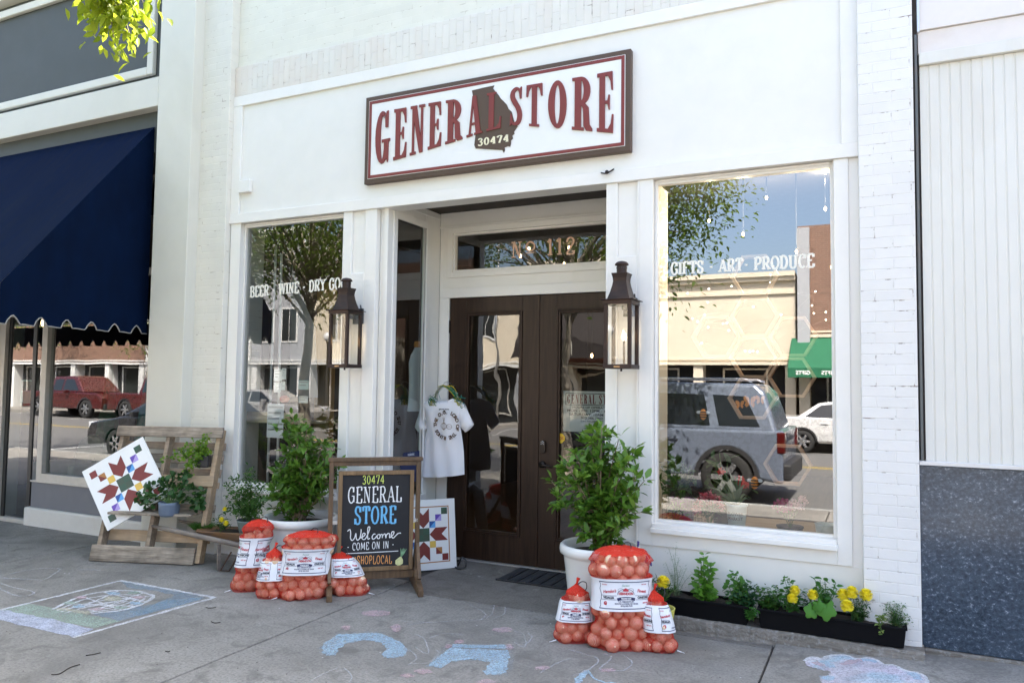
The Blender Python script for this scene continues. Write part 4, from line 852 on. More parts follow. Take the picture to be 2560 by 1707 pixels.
b = MB(); b.frame(SX0 + .046, SX1 - .046, SZ0 + .046, SZ1 - .046, .026, -.066, -.056); b.build('inner_border', m_maroon, sg, bevel=.002)
b = MB(); b.frame(SX0 + .042, SX1 - .042, SZ0 + .042, SZ1 - .042, .0038, -.0625, -.056); b.build('bevel_highlight', m_face, sg)  # thin white strip painted in for the highlight on the border's bevel
b = MB(); b.box(SX0 + .0725, SX1 - .0725, -.062, -.0555, SZ0 + .0725, SZ1 - .0725); b.build('face', m_face, sg)
SY = -.0622
def sp(x, y): p = at(*zQ(x, y), SY); return p.x, p.z
LT = [('G', 188, 305, 570, 985), ('E', 337, 437, 550, 945), ('N', 468, 580, 524, 905), ('E', 610, 713, 500, 858), ('R', 748, 882, 477, 812), ('A', 917, 1045, 447, 757), ('L', 1075, 1190, 420, 715), ('S', 1252, 1350, 383, 680), ('T', 1390, 1515, 357, 690), ('O', 1560, 1707, 327, 705), ('R', 1752, 1912, 297, 722), ('E', 1950, 2080, 263, 737)]
cx, tz, bz = [], [], []
for ch, x0, x1, yt, yb in LT:
    m = (x0 + x1) / 2; t = sp(m, yt); q = sp(m, yb); cx.append((t[0] + q[0]) / 2); tz.append(t[1]); bz.append(q[1])
top = lambda x: float(np.interp(x, cx, tz)) + (.0 if cx[0] < x < cx[-1] else (x - cx[0]) * (tz[1] - tz[0]) / (cx[1] - cx[0]) if x < cx[0] else (x - cx[-1]) * (tz[-1] - tz[-2]) / (cx[-1] - cx[-2]))
bot = lambda x: float(np.interp(x, cx, bz)) + (.0 if cx[0] < x < cx[-1] else (x - cx[0]) * (bz[1] - bz[0]) / (cx[1] - cx[0]) if x < cx[0] else (x - cx[-1]) * (bz[-1] - bz[-2]) / (cx[-1] - cx[-2]))
m_outline = plain('letter_edge', (.62, .50, .46), .5)
for i, (ch, x0, x1, yt, yb) in enumerate(LT):
    ym = (yt + yb) / 2; xa = sp(x0, ym)[0]; xb = sp(x1, ym)[0]; w0 = {'G': .36, 'E': .355, 'N': .38, 'R': .38, 'A': .41, 'L': .345, 'S': .315, 'T': .385, 'O': .365}[ch]; lo = -.01 if ch == 'A' else 0
    def fn(u, v, d, xa=xa, xb=xb, w0=w0, lo=lo):
        X = xa + (xb - xa) * (u - lo) / (w0 - lo); return (X, SY - d, bot(X) + v * (top(X) - bot(X)))
    b = MB(); west(b, ch, fn, .012); b.build('letter', m_maroon, sg)
st = [(955, 405), (1045, 383), (1132, 365), (1121, 387), (1141, 412), (1165, 440), (1183, 468), (1206, 490), (1230, 515), (1245, 550), (1270, 573), (1276, 598), (1290, 650), (1318, 687), (1299, 715), (1288, 733), (1292, 747), (1274, 764), (1281, 785), (1265, 800), (1264, 826), (1258, 850), (1238, 845), (1213, 856), (1217, 878), (1207, 898), (1197, 876), (1100, 871), (985, 864), (974, 838), (981, 782), (986, 745), (1004, 672), (985, 560)]
b = MB(); b.prism([sp(x, y) for x, y in st][::-1], lambda u, w, d: (u, d, w), SY + .002, SY - .006); b.build('state_outline', m_brown, sg)
m_cream = plain('cream_paint', (.80, .74, .52), .5)
a = sp(1002, 845); c = sp(1250, 810); h = sp(1002, 790)[1] - a[1]; w0 = slab(MB(), '30474', lambda u, v, d=0: (u, 0, v), 1, xs=1.0, track=.14); k = (c[0] - a[0]) / w0; u0 = 0
for ch in '30474':
    b = MB(); n = slab(b, ch, lambda u, v, d=0: (a[0] + (u + u0) * k, SY - .0075 - d, a[1] + v * h + (c[1] - a[1]) * (u + u0) / w0), 1.0, w=.24, serif=.34, stepd=.0003); b.build('number', m_cream, sg); u0 += n + .14
# ================================================================ lanterns
m_bronze = plain('weathered_copper', (.034, .021, .018), .45, .5, var=.3, scale=11, dirt=(.085, .045, .033), dirt_scale=6, dirt_amt=.6); g_lamp = glass_mat('lantern_glass', (.95, .96, .95), .07, cap=.35)
m_flame = emit_mat('gas_flame', (1.0, .70, .32), 4.5)
def lantern(cx, label):
    hw, y0, y1, z0, z1 = .101, -.268, -.066, 1.775, 2.266; cy = (y0 + y1) / 2
    t = thing('wall_lantern', label, 'lantern', (cx, 0, 2.0), 'gas lanterns on the shop posts')
    b = MB(); w = .026
    for sx in (-1, 1):
        for yy in (y0, y1 - w): b.box(cx + sx * hw - (w if sx > 0 else 0), cx + sx * hw + (0 if sx > 0 else w), yy, yy + w, z0 + .03, z1 - .03)
    b.box(cx - hw - .004, cx + hw + .004, y0 - .004, y1 + .004, z0, z0 + .03); b.build('cage', m_bronze, t, bevel=.003)
    b = MB(); b.box(cx - hw - .004, cx + hw + .004, y0 - .004, y1 + .004, z1 - .03, z1); b.box(cx - hw - .022, cx + hw + .022, y0 - .022, y1 + .022, z1 + .0005, z1 + .006)
    rf = b.build('top_plate', m_bronze, t, bevel=.002)
    b = MB(); pr = [(.084, .0065), (.077, .03), (.066, .065), (.055, .11), (.050, .14), (.052, .165), (.058, .19), (.060, .195), (.060, .20)]; vs = [(cx + sx * r, cy + sy * r, z1 + q) for r, q in pr for sx, sy in ((-1, -1), (1, -1), (1, 1), (-1, 1))]
    b.add(vs, [(4 * i + k, 4 * i + (k + 1) % 4, 4 * i + 4 + (k + 1) % 4, 4 * i + 4 + k) for i in range(len(pr) - 1) for k in range(4)] + [tuple(4 * (len(pr) - 1) + k for k in range(4))]); b.build('flared_hood', m_bronze, t, bevel=.002)
    b = MB(); b.lathe([(.037, .195), (.037, .262)], (cx, cy, z1), 20); b.lathe([(.037, .258), (.050, .260), (.048, .272), (.035, .284), (.015, .29), (0.001, .291)], (cx, cy, z1), 20); ch = b.build('chimney', m_bronze, t)
    b = MB()
    for k in range(14):
        a = 2 * math.pi * k / 14; b.obox((cx + .0375 * math.cos(a), cy + .0375 * math.sin(a), z1 + .24), (.002, 0, 0), (0, .002, 0), (0, 0, .004))
    b.build('vent_hole', m_blackpl, ch)
    for q in ((cx - hw + .012, y0 + .013, cx + hw - .012, y0 + .013), (cx + hw - .013, y0 + .012, cx + hw - .013, y1 - .012), (cx - hw + .013, y0 + .012, cx - hw + .013, y1 - .012)):
        b = MB(); b.quad((q[0], q[1], z0 + .02), (q[2], q[3], z0 + .02), (q[2], q[3], z1 - .02), (q[0], q[1], z1 - .02)); b.build('glass_pane', g_lamp, t)
    b = MB(); b.tube([(cx + .02, cy, z0 + .02), (cx + .02, cy, z0 + .035)], .03, 12); b.tube([(cx + .02, cy, z0 + .03), (cx + .02, cy, z0 + .20)], .008, 10); bu = b.build('burner', m_bronze, t)
    b = MB(); b.lathe([(.002, 0), (.011, .015), (.012, .03), (.006, .055), (.001, .075)], (cx + .014, cy, z0 + .205), 10); b.lathe([(.002, 0), (.007, .012), (.008, .024), (.004, .04), (.001, .055)], (cx + .030, cy, z0 + .205), 10); b.build('flame', m_flame, bu)
    b = MB(); b.box(cx - .03, cx + .075, -.034, -.0125, 2.165, 2.30); b.box(cx - .012, cx + .04, -.12, -.034, 2.205, 2.262); b.tube([(cx + .06, -.03, 2.28), (cx + .06, -.045, 2.33)], .006, 6); b.build('wall_bracket', m_blackpl, t, bevel=.003)
    b = MB(); b.tube([(cx, cy, z0), (cx, cy, z0 - .018)], .008, 8); b.build('drip_tip', m_bronze, t); b = MB(); b.box(cx - .022, cx + .022, y0 - .0075, y0 - .0045, z0 + .008, z0 + .018); b.build('name_plate', plain('brass_plate', (.45, .28, .14), .4, .6), t)
lantern(-4.150, 'dark copper gas lantern on the left post, left of the entry'); lantern(-1.666, 'dark copper gas lantern on the right post, beside the right display window')
# ================================================================ small fittings on the facade
b = MB(); b.box(-5.595, -5.445, -.045, -.001, 3.475, 3.60); o = b.build('junction_box', m_white2, None, bevel=.008); tag(o, 'small white electrical box at the lower left of the white frieze', 'electrical box')
p = at(*zQ(2030, 1055), -.035); b = MB(); b.tube(smooth_pts([(p.x - .05, -.035, p.z + .005), (p.x, -.06, p.z - .012), (p.x + .05, -.035, p.z + .022)], 4), .006, 6); b.ball((p.x, -.05, p.z), .016, 8, 6); tag(b.build('wire_hook', m_dkmetal), 'small dark wire hook on the header over the entry', 'hook')
# sticker and hours sheet on the right door, warning sign on the side window
m_paper = plain('printed_paper', (.60, .66, .62), .6, var=.02, bumps=0); m_ink = plain('dark_ink', (.035, .03, .035), .6, bumps=0); m_inkr = plain('red_ink', (.16, .02, .02), .6, bumps=0)
HX0, HX1, HZ0, HZ1 = -2.553, -1.99, 1.24, 1.60
hs = thing('hours_sign', 'paper sheet of opening hours inside the right door pane', 'sign', (-2.27, .93, 1.4)); hy = .9265
b = MB(); b.box(HX0, HX1, hy, hy + .003, HZ0, HZ1); b.build('sheet', m_paper, hs)
b = MB(); b.frame(HX0 + .02, HX1 - .02, HZ1 - .125, HZ1 - .018, .006, hy - .0012, hy - .0006); b.build('border', m_ink, hs)
b = MB(); xx = [0]
k = (HX1 - HX0 - .07) / west(MB(), 'GENERAL STORE', lambda u, v, d: (u, 0, v), 0, .06)
west(b, 'GENERAL STORE', lambda u, v, d: (HX0 + .035 + u * k, hy - .0014 - d, HZ1 - .112 + v * .082 * (1) - .0), 0, .06, .0001); b.build('heading', m_inkr, hs)
for s, z, sz in (('HOURS OF OPERATION', HZ1 - .152, .026), ('MON - FRI: 12PM - 6:30PM', HZ1 - .183, .031), ('SATURDAY: 10AM - 3PM', HZ1 - .216, .030), ('912.386.7902', HZ1 - .246, .028), ('ON FACEBOOK', HZ1 - .272, .022)):
    b = MB(); put_text(b, s, lambda u, v: ((HX0 + HX1) / 2 - .01 + u, hy - .001, z + v), sz, .0006, 'CENTER', 1.35); b.build('text_line', m_ink, hs)
p = at(1380 + 168 / 7.84, 940 + 1215 / 7.84, .93); tst = thing('security_sticker', 'yellow and red octagonal sticker low in the right door pane', 'sticker', p)
b = MB(); b.add([(p.x + .047 * math.cos(a), .9205, p.z + .047 * math.sin(a)) for a in [math.pi / 8 + math.pi / 4 * i for i in range(8)]], [tuple(range(8))]); b.build('octagon', plain('sticker_yellow', (.75, .50, .03), .5), tst)
b = MB(); put_text(b, 'ADS', lambda u, v: (p.x + u, .9198, p.z - .012 + v), .036, .001); b.build('lettering', plain('sticker_red', (.45, .03, .02), .5), tst)
m_navy = plain('navy_print', (.012, .022, .085), .5, bumps=0)
ws = thing('warning_sign', 'navy warning sign stuck low on the side window of the entry', 'sign', (-3.88, .52, .85)); wx = -3.8835
def wfn(y, z): return (wx, y, z)
p0 = onplane(1003, 1175, Vector((wx, 0, 0)), Vector((1, 0, 0))); p1 = onplane(1040, 1300, Vector((wx, 0, 0)), Vector((1, 0, 0)))
b = MB(); b.add([wfn(p0.y + .03, 1.02), wfn(p0.y - .02, .90), wfn(p0.y + .06, .74), wfn(.635, .74), wfn(.635, 1.02)], [(0, 1, 2, 3, 4)]); b.build('panel', m_navy, ws)
m_whink = plain('white_ink', (.75, .76, .8), .5, bumps=0)
b = MB(); put_text(b, 'WARNING', lambda u, v: (wx + .001, p0.y + .10 + u, .985 + v), .03, .0005, 'LEFT', .75); b.build('lettering', m_whink, ws)
b = MB(); ribbon(b, el(p0.y + .055, .95, .018, .02, 0, 360, 16), .005, lambda u, v: (wx + .001, u, v)); ribbon(b, [(p0.y + .1, .965), (.6, .965)], .004, lambda u, v: (wx + .001, u, v)); b.build('emblem', m_whink, ws)
# ================================================================ chalkboard sign on feet
m_cbwood = wood_mat('chalkboard_frame_wood', (.085, .05, .026), (.19, .115, .06), 2, 5, .55, weather=(.07, .05, .035)); m_board = plain('black_board', (.014, .014, .016), .75, var=.2, scale=5, bumps=.05, dirt=(.035, .035, .036), dirt_scale=3)
c0 = Vector((-3.93, -.61, 0)); ca = Vector((.55, .47, 0)).normalized(); cn = Vector((ca.y, -ca.x, 0))
cb = thing('chalkboard_sign', 'wooden framed chalkboard on feet, hand lettered in white and blue', 'chalkboard', c0 + ca * .37)
def cp(u, z, d=0.0): return c0 + ca * u + cn * d + Vector((0, 0, z))
def cbox(mb, u0, u1, z0, z1, d0, d1): mb.obox(cp((u0 + u1) / 2, (z0 + z1) / 2, (d0 + d1) / 2), ca * ((u1 - u0) / 2), cn * ((d1 - d0) / 2), Vector((0, 0, (z1 - z0) / 2)))
b = MB(); cbox(b, -.005, .745, 1.022, 1.052, -.028, .028); b.build('top_rail', m_cbwood, cb, bevel=.004)
b = MB(); cbox(b, .04, .70, .985, 1.0215, -.014, .014); b.build('upper_rail', m_cbwood, cb, bevel=.003)
for u in (.005, .695):
    b = MB(); cbox(b, u, u + .035, .075, 1.0215, -.02, .02); b.build('post', m_cbwood, cb, bevel=.004)
    um = u + .0175; b = MB(); b.prism([(-.28, 0), (-.28, .05), (-.24, .065), (-.05, .10), (-.03, .16), (.03, .16), (.05, .10), (.24, .065), (.28, .05), (.28, 0)], lambda d, z, s: cp(um + s, z, d), -.021, .021); b.build('foot', m_cbwood, cb, bevel=.004)
    b = MB(); b.bar(cp(um, .115, .19), cp(um, .36, .026), .028, .03); b.build('brace', m_cbwood, cb, bevel=.003)
    b = MB(); b.bar(cp(um, .115, -.19), cp(um, .36, -.026), .028, .03); b.build('brace', m_cbwood, cb, bevel=.003)
b = MB(); cbox(b, .04, .695, .09, .15, -.012, .012); b.build('stretcher', m_cbwood, cb, bevel=.003)
bu0, bu1, bz0, bz1 = .078, .676, .158, .948; m_cbfr = wood_mat('chalkboard_inner_wood', (.13, .08, .04), (.27, .17, .085), 2, 5, .5)
b = MB()
cbox(b, bu0, bu0 + .032, bz0, bz1, .003, .034); cbox(b, bu1 - .032, bu1, bz0, bz1, .003, .034); cbox(b, bu0 + .032, bu1 - .032, bz0, bz0 + .032, .003, .034); cbox(b, bu0 + .032, bu1 - .032, bz1 - .032, bz1, .003, .034); b.build('board_frame', m_cbfr, cb, bevel=.003)
b = MB(); cbox(b, bu0 + .03, bu1 - .03, bz0 + .03, bz1 - .03, .008, .022); bd = b.build('board', m_board, cb)
for u in (.04, .677):
    b = MB(); cbox(b, u, u + .037, .53, .56, .008, .02); b.build('pivot', m_steel, cb, bevel=.002)
def chalk(name, c): return plain(name, c, .9, var=.2, scale=60, bumps=.1)
k_y = chalk('chalk_lime', (.62, .72, .16)); k_w = chalk('chalk_white', (.78, .78, .78)); k_b = chalk('chalk_blue', (.16, .45, .72)); k_o = chalk('chalk_orange', (.72, .32, .10)); k_g = chalk('chalk_green', (.25, .45, .25)); k_p = chalk('chalk_pale_yellow', (.62, .62, .30))
c1 = cp(0, 0, .0226)
def uz(x, y):
    q = onplane(*zO(x, y), c1, cn) - c1; return q.dot(ca), q.z
FN = lambda u, z, d=0: cp(u, z, .0228 + d)
SLAB['M'] = (.9, [[(.12, 0), (.16, 1), (.45, .2), (.74, 1), (.78, 0)]], [(.12, 0), (.78, 0)]); SLAB['H'] = (.68, [[(.14, 0), (.14, 1)], [(.54, 0), (.54, 1)], [(.14, .5), (.54, .5)]], [(.14, 0), (.14, 1), (.54, 0), (.54, 1)]); SLAB['#'] = (.7, [[(.2, .1), (.3, .9)], [(.45, .1), (.55, .9)], [(.05, .36), (.62, .36)], [(.1, .66), (.66, .66)]], [])
SLAB['J'] = SLAB['I']
def board_text(s, xa, ya, xb, yb, hpx, mat, w=.12, serif=0.0, xs=1.0, thin=.8, track=.1):
    A = uz(xa, ya); B = uz(xb, yb); H = uz(xa, ya - hpx)[1] - A[1]; w0 = slab(MB(), s, lambda u, v, d=0: (u, 0, v), 1.0, w, serif, xs, track); k = (B[0] - A[0]) / w0
    u0 = 0.0
    for wd in s.split(' '):
        b = MB(); n = slab(b, wd, lambda u, v, d=0: FN(A[0] + (u + u0) * k, A[1] + v * H + (B[1] - A[1]) * (u + u0) / w0, d), 1.0, w, serif, xs, track, thin, stepd=.0002); b.build('lettering', mat, bd); u0 += n + 2 * track + .36 * xs
board_text('30474', 1452, 125, 1684, 118, 88, k_y, .12)
board_text('GENERAL', 1297, 325, 1865, 308, 168, k_w, .13, .26, thin=.45)
board_text('STORE', 1368, 545, 1805, 533, 182, k_b, .19, .26, thin=.45)
board_text('- COME ON IN -', 1290, 822, 1785, 792, 76, k_w, .13)
board_text('#SHOPLOCAL', 1350, 966, 1762, 955, 86, k_o, .13, .0)
b = MB(); ribbon(b, [uz(1280, 853), uz(1555, 840), uz(1830, 825)], .006, FN); b.build('underline', k_w, bd)
wl = [[(1297, 618), (1322, 600), (1330, 640), (1328, 690), (1345, 715), (1370, 690), (1385, 640), (1388, 690), (1405, 712), (1430, 680), (1440, 610), (1435, 600)], [(1432, 690), (1470, 668), (1482, 645), (1462, 640), (1448, 680), (1462, 705), (1490, 690), (1525, 610), (1530, 575), (1512, 580), (1508, 650), (1512, 700), (1532, 690)],
      [(1590, 650), (1572, 648), (1555, 675), (1562, 700), (1585, 692), (1610, 660), (1630, 650), (1640, 670), (1628, 695), (1610, 690), (1610, 665), (1625, 650)], [(1640, 660), (1660, 650), (1662, 690), (1666, 665), (1690, 645), (1700, 690), (1704, 660), (1725, 640), (1738, 650), (1738, 688)], [(1738, 688), (1775, 655), (1785, 625), (1765, 625), (1755, 665), (1775, 690), (1800, 668), (1830, 640), (1858, 638)]]
b = MB()
for s in wl: ribbon(b, smooth_pts([uz(x, y) for x, y in s], 4), .0075, FN)
b.build('lettering', k_w, bd)
b = MB(); on = [uz(x, y) for x, y in [(1858, 878), (1835, 895), (1800, 925), (1798, 960), (1822, 978), (1850, 975), (1878, 955), (1880, 920), (1868, 895)]]; b.add([FN(u, z) for u, z in on], [tuple(range(len(on)))[::-1]]); b.build('onion_drawing', k_p, bd)
b = MB()
for tip in ((1855, 797), (1872, 800), (1888, 795), (1902, 800), (1916, 803)): ribbon(b, [uz(1860, 885), uz((1860 + tip[0]) / 2 + 2, (885 + tip[1]) / 2 + 4), uz(*tip)], [.010, .007, .002], lambda u, v: FN(u, v, .0003))
b.build('leaf_drawing', k_g, bd)
# ================================================================ painted quilt squares
qc = dict(m=plain('quilt_maroon', (.19, .022, .016), .4, bumps=.03), g=plain('quilt_green', (.035, .085, .05), .4, bumps=.03), p=plain('quilt_purple', (.13, .06, .40), .4, bumps=.03), l=plain('quilt_lilac', (.42, .33, .68), .4, bumps=.03), b=plain('quilt_blue', (.015, .08, .30), .4, bumps=.03), c=plain('quilt_sky', (.10, .36, .72), .4, bumps=.03), y=plain('quilt_yellow', (.72, .47, .08), .4, bumps=.03), o=plain('quilt_ochre', (.40, .17, .04), .4, bumps=.03), w=m_face, d=plain('quilt_dark_green', (.045, .075, .045), .4, bumps=.03))
def quilt(name, label, A, ax, ay, thick, inset, framed):
    """A = lower left corner, ax/ay full edge vectors"""
    n = ax.cross(ay).normalized(); t = thing(name, label, 'painted board', A + (ax + ay) / 2 - Vector((0, 0, 0)))
    b = MB(); b.obox(A + (ax + ay) / 2 - n * thick / 2, ax / 2, ay / 2, n * thick / 2); b.build('panel', m_face, t, bevel=.003)
    f = lambda u, v, d=.0006: A + ax * (inset + (1 - 2 * inset) * u / 8) + ay * (inset + (1 - 2 * inset) * v / 8) + n * d
    def poly(pts, k, nm): b = MB(); b.add([f(u, v) for u, v in pts], [tuple(range(len(pts)))]); b.build(nm, qc[k], t)
    if framed:
        b = MB(); g = .27
        for a0, a1, c0_, c1_ in ((-g, 8 + g, -g, -g + .16), (-g, 8 + g, 8 + g - .16, 8 + g), (-g, -g + .16, -g + .16, 8 + g - .16), (8 + g - .16, 8 + g, -g + .16, 8 + g - .16)): b.add([f(a0, c0_), f(a1, c0_), f(a1, c1_), f(a0, c1_)], [(0, 1, 2, 3)])
        b.build('painted_border', qc['o'], t)
    for (x, y), k in (((3, 3), 'g'), ((4, 4), 'g'), ((3, 4), 'd'), ((4, 3), 'd')): poly(rect(x, x + 1, y, y + 1), k, 'centre_square')
    R = lambda u, v, q: [(u, v), (8 - v, u), (8 - u, 8 - v), (v, 8 - u)][q]
    for q in range(4):
        poly([R(u, v, q) for u, v in [(4, 5), (4, 7), (3, 8), (3, 6)]][::-1], 'm', 'arrow'); poly([R(u, v, q) for u, v in [(4, 5), (5, 6), (5, 8), (4, 7)]], 'm', 'arrow')
    for (x, y), (k1, k2) in (((5, 5), 'bc'), ((2, 2), 'bc'), ((6, 6), 'pl'), ((1, 1), 'pl'), ((7, 7), 'gd'), ((0, 0), 'gd'), ((2, 5), 'yy'), ((5, 2), 'yy'), ((1, 6), 'mo'), ((6, 1), 'mo'), ((0, 7), 'mm'), ((7, 0), 'mm')):
        if (x - y) * (x - y) > 0: tri1, tri2 = [(x, y), (x + 1, y), (x, y + 1)], [(x + 1, y), (x + 1, y + 1), (x, y + 1)]
        else: tri1, tri2 = [(x, y), (x + 1, y + 1), (x, y + 1)], [(x, y), (x + 1, y), (x + 1, y + 1)]
        poly(tri1, k1, 'corner_square'); poly(tri2, k2, 'corner_square')
    return t
# pallet leaning on the left pilaster
w0 = Vector((-6.47, -.814, 0)); wa = Vector((1.02, .354, 0)).normalized(); wh = Vector((-wa.y, wa.x, 0)); th = math.radians(16); wu = Vector((0, 0, 1)) * math.cos(th) + wh * math.sin(th); wn = wa.cross(wu)
m_pal = wood_mat('pallet_wood', (.22, .16, .11), (.46, .36, .26), 0, 5, .8, weather=(.13, .105, .085)); m_pal2 = wood_mat('pallet_wood_pale', (.36, .25, .15), (.58, .43, .28), 0, 5, .8, weather=(.26, .20, .14)); m_pal3 = wood_mat('pallet_wood_grey', (.13, .10, .072), (.56, .47, .37), 0, 7, .85, weather=(.06, .048, .04))
pl = thing('wooden_pallet', 'weathered wooden pallet leaning on the cream pilaster as a plant stand', 'pallet', w0 + wa * .5)
def wp(u, v, d=0): return w0 + wa * u + wu * v + wn * d
def wbox(nm, u0, u1, v0, v1, d0, d1, m, bev=.004):
    b = MB(); b.obox((0, 0, 0), ((u1 - u0) / 2, 0, 0), (0, (d1 - d0) / 2, 0), (0, 0, (v1 - v0) / 2)); o = b.build(nm, m, None, bevel=bev)
    o.parent = pl; M = Matrix((wa, -wn, wu)).transposed().to_4x4(); M.translation = wp((u0 + u1) / 2, (v0 + v1) / 2, (d0 + d1) / 2) - pl.location; o.matrix_local = M; return o
wbox('board', 0, 1.07, 1.155, 1.255, -.012, .01, m_pal3); wbox('board', 0, 1.0, .005, .15, -.012, .012, m_pal3)
for u, e in ((.03, .04), (.50, .04), (1.0, .045)): wbox('stringer', u, u + e, .02, 1.25, -.105, -.0125, m_pal2 if u > .9 else m_pal)
for v0, v1, m in ((1.06, 1.13, m_pal), (.93, 1.02, m_pal3), (.80, .88, m_pal), (.70, .755, m_pal2), (.48, .55, m_pal3)): wbox('board', .0, 1.06, v0, v1, -.123, -.106, m)
wbox('board', .36, 1.06, .70, .80, -.0118, .008, m_pal2); wbox('board', .0, 1.06, .20, .30, -.123, -.106, m_pal2)
b = MB(); b.obox(wp(.56, .455, .0), wa * .40, Vector((-wa.y, wa.x, 0)) * .13, Vector((0, 0, .011))); b.build('shelf', m_pal3, pl, bevel=.004)
qA, qB, qD = [onplane(*zF(*q), wp(0, 0, .05), wn) for q in ((95, 505), (690, 160), (345, 1085))]
quilt('quilt_board', 'tilted white board painted with a maroon star, leaning on the pallet', qD, qB - qA, qA - qD, .014, .085, False)
rA = gz(*zJ(405, 1335), .004); lA = gz(*zJ(93, 1365), .004); axd = (rA - lA); axd.z = 0; axd = axd.normalized() * .61; back = Vector((-axd.y, axd.x, 0)).normalized(); upv = (Vector((0, 0, .605)) + back * .09)
quilt('quilt_board', 'upright white board with maroon star and ochre border line behind the chalkboard', rA - axd, axd, upv, .014, .125, True)
# ================================================================ door mat, cable
mq = [gz(*q) for q in ((1239.6, 1449), (1318.2, 1415.6))]
mt = thing('door_mat', 'dark ribbed door mat before the double doors', 'door mat', (-2.5, .65, 0)); m_mat = plain('rubber_mat', (.03, .032, .036), .8, var=.3, bumps=.6, dirt=(.09, .085, .08), dirt_scale=5)
b = MB(); b.box(-2.93, -2.06, .37, .855, .0005, .008); b.build('base', m_mat, mt, bevel=.003)
for i in range(8):
    x = -2.85 + i * .1; b = MB(); b.box(x, x + .018, .385, .84, .0075, .014); b.build('rib', _M['black_plastic'], mt, bevel=.002)
b = MB(); b.frame(-2.93, -2.06, .0, .1, .0, 0, 0, 0, 0) if False else b.box(-2.93, -2.06, .366, .384, .007, .016); b.build('edge_strip', _M['black_plastic'], mt, bevel=.002)
b = MB(); b.tube(smooth_pts([(-3.44, .62, .012), (-3.38, .58, .10), (-3.33, .56, .08), (-3.33, .55, .025), (-3.40, .54, .010), (-3.52, .66, .010)], 5), .008, 6); tag(b.build('cable', _M['black_plastic']), 'short loop of black cable beside the upright quilt board', 'cable')
# ================================================================ t-shirt on a hanger
m_shirt, _n, _o = new_mat('white_cotton'); _d = N(_n, 'ShaderNodeBsdfDiffuse'); _d.inputs[0].default_value = (.92, .92, .95, 1); _t = N(_n, 'ShaderNodeBsdfTranslucent'); _t.inputs[0].default_value = (.9, .9, .93, 1); _x = N(_n, 'ShaderNodeMixShader'); _x.inputs[0].default_value = .22
_n.links.new(bump(_n, noise(_n, coords(_n), 30, 4), .1, .004), _d.inputs['Normal']); _n.links.new(_d.outputs[0], _x.inputs[1]); _n.links.new(_t.outputs[0], _x.inputs[2]); _n.links.new(_x.outputs[0], _o.inputs[0])
ts = thing('t_shirt', 'white printed t-shirt hanging beside the left door', 't-shirt', (-3.67, .66, 1.45)); ty = .66; sc = (ty + 5.4352) / (.70 + 5.4352)
def T_(x, z): return (CAM_C.x + (x - CAM_C.x) * sc, CAM_C.z + (z - CAM_C.z) * sc)
rows = [(.775, .820, -3.889, -3.437), (.86, .90, -3.892, -3.437), (1.0, 1.03, -3.880, -3.445), (1.12, 1.14, -3.862, -3.462), (1.215, 1.25, -3.846, -3.483), (1.30, 1.33, -3.86, -3.475), (1.38, 1.40, -3.90, -3.455), (1.45, 1.468, -3.915, -3.446), (1.487, 1.495, -3.84, -3.51), (1.512, 1.513, -3.770, -3.576)]
def cloth(side):
    vs = []; n = 20; m = len(rows)
    for j, (zl, zr, xl, xr) in enumerate(rows):
        for i in range(n + 1):
            t = i / n; x = xl + (xr - xl) * t; z = zl + (zr - zl) * t + (-.035 * math.sin(math.pi * t) if j == m - 1 else (-.012 * math.sin(math.pi * t) if j == 0 else 0)); X, Zz = T_(x, z)
            pf = math.sin(math.pi * t) ** .5 * (.050 if j < m - 2 else .02); fold = .012 * math.sin(t * 17 + j * .8) * (1 - j / m) + .008 * math.sin(t * 9 - j * 1.3)
            vs.append((X, ty - side * (pf + fold * (side > 0)), Zz))
    return vs, [(j * (n + 1) + i, j * (n + 1) + i + 1, (j + 1) * (n + 1) + i + 1, (j + 1) * (n + 1) + i) for j in range(m - 1) for i in range(n)]
b = MB(); v, f = cloth(1); b.add(v, f, True); v, f = cloth(-1); b.add(v, [q[::-1] for q in f], True)
sh = b.build('body', m_shirt, ts)
for (p0, p1, q0, q1) in (((-3.915, 1.452), (-3.850, 1.225), (-3.978, 1.245), (-3.918, 1.178)), ((-3.446, 1.47), (-3.486, 1.26), (-3.345, 1.282), (-3.433, 1.205))):
    b = MB()
    for sd_ in (1, -1):
        vs = []
        for i in range(9):
            s = i / 8
            for k in range(7):
                t = k / 6; x = (p0[0] * (1 - t) + p1[0] * t) * (1 - s) + (q0[0] * (1 - t) + q1[0] * t) * s; z = (p0[1] * (1 - t) + p1[1] * t) * (1 - s) + (q0[1] * (1 - t) + q1[1] * t) * s; X, Zz = T_(x, z)
                vs.append((X, ty - sd_ * (.004 + .032 * math.sin(math.pi * t) ** .6 + .006 * math.sin(s * 9 + t * 4)), Zz))
        b.add(vs, [(i * 7 + k, i * 7 + k + 1, (i + 1) * 7 + k + 1, (i + 1) * 7 + k) for i in range(8) for k in range(6)], True)
    b.build('sleeve', m_shirt, ts)
kx = lambda x, y: at(1020 + x / 5.6, 940 + y / 5.6, ty - .075)
m_pr = plain('brown_print', (.16, .075, .02), .6, bumps=0); m_prd = plain('dark_print', (.09, .04, .012), .6, bumps=0)
o_ = kx(538, 685); rad = (kx(695, 685).x - kx(385, 685).x) / 2 * .88; s_ = 'THE O.G. LORD OF THE RINGS '
n = len(s_); b = MB()
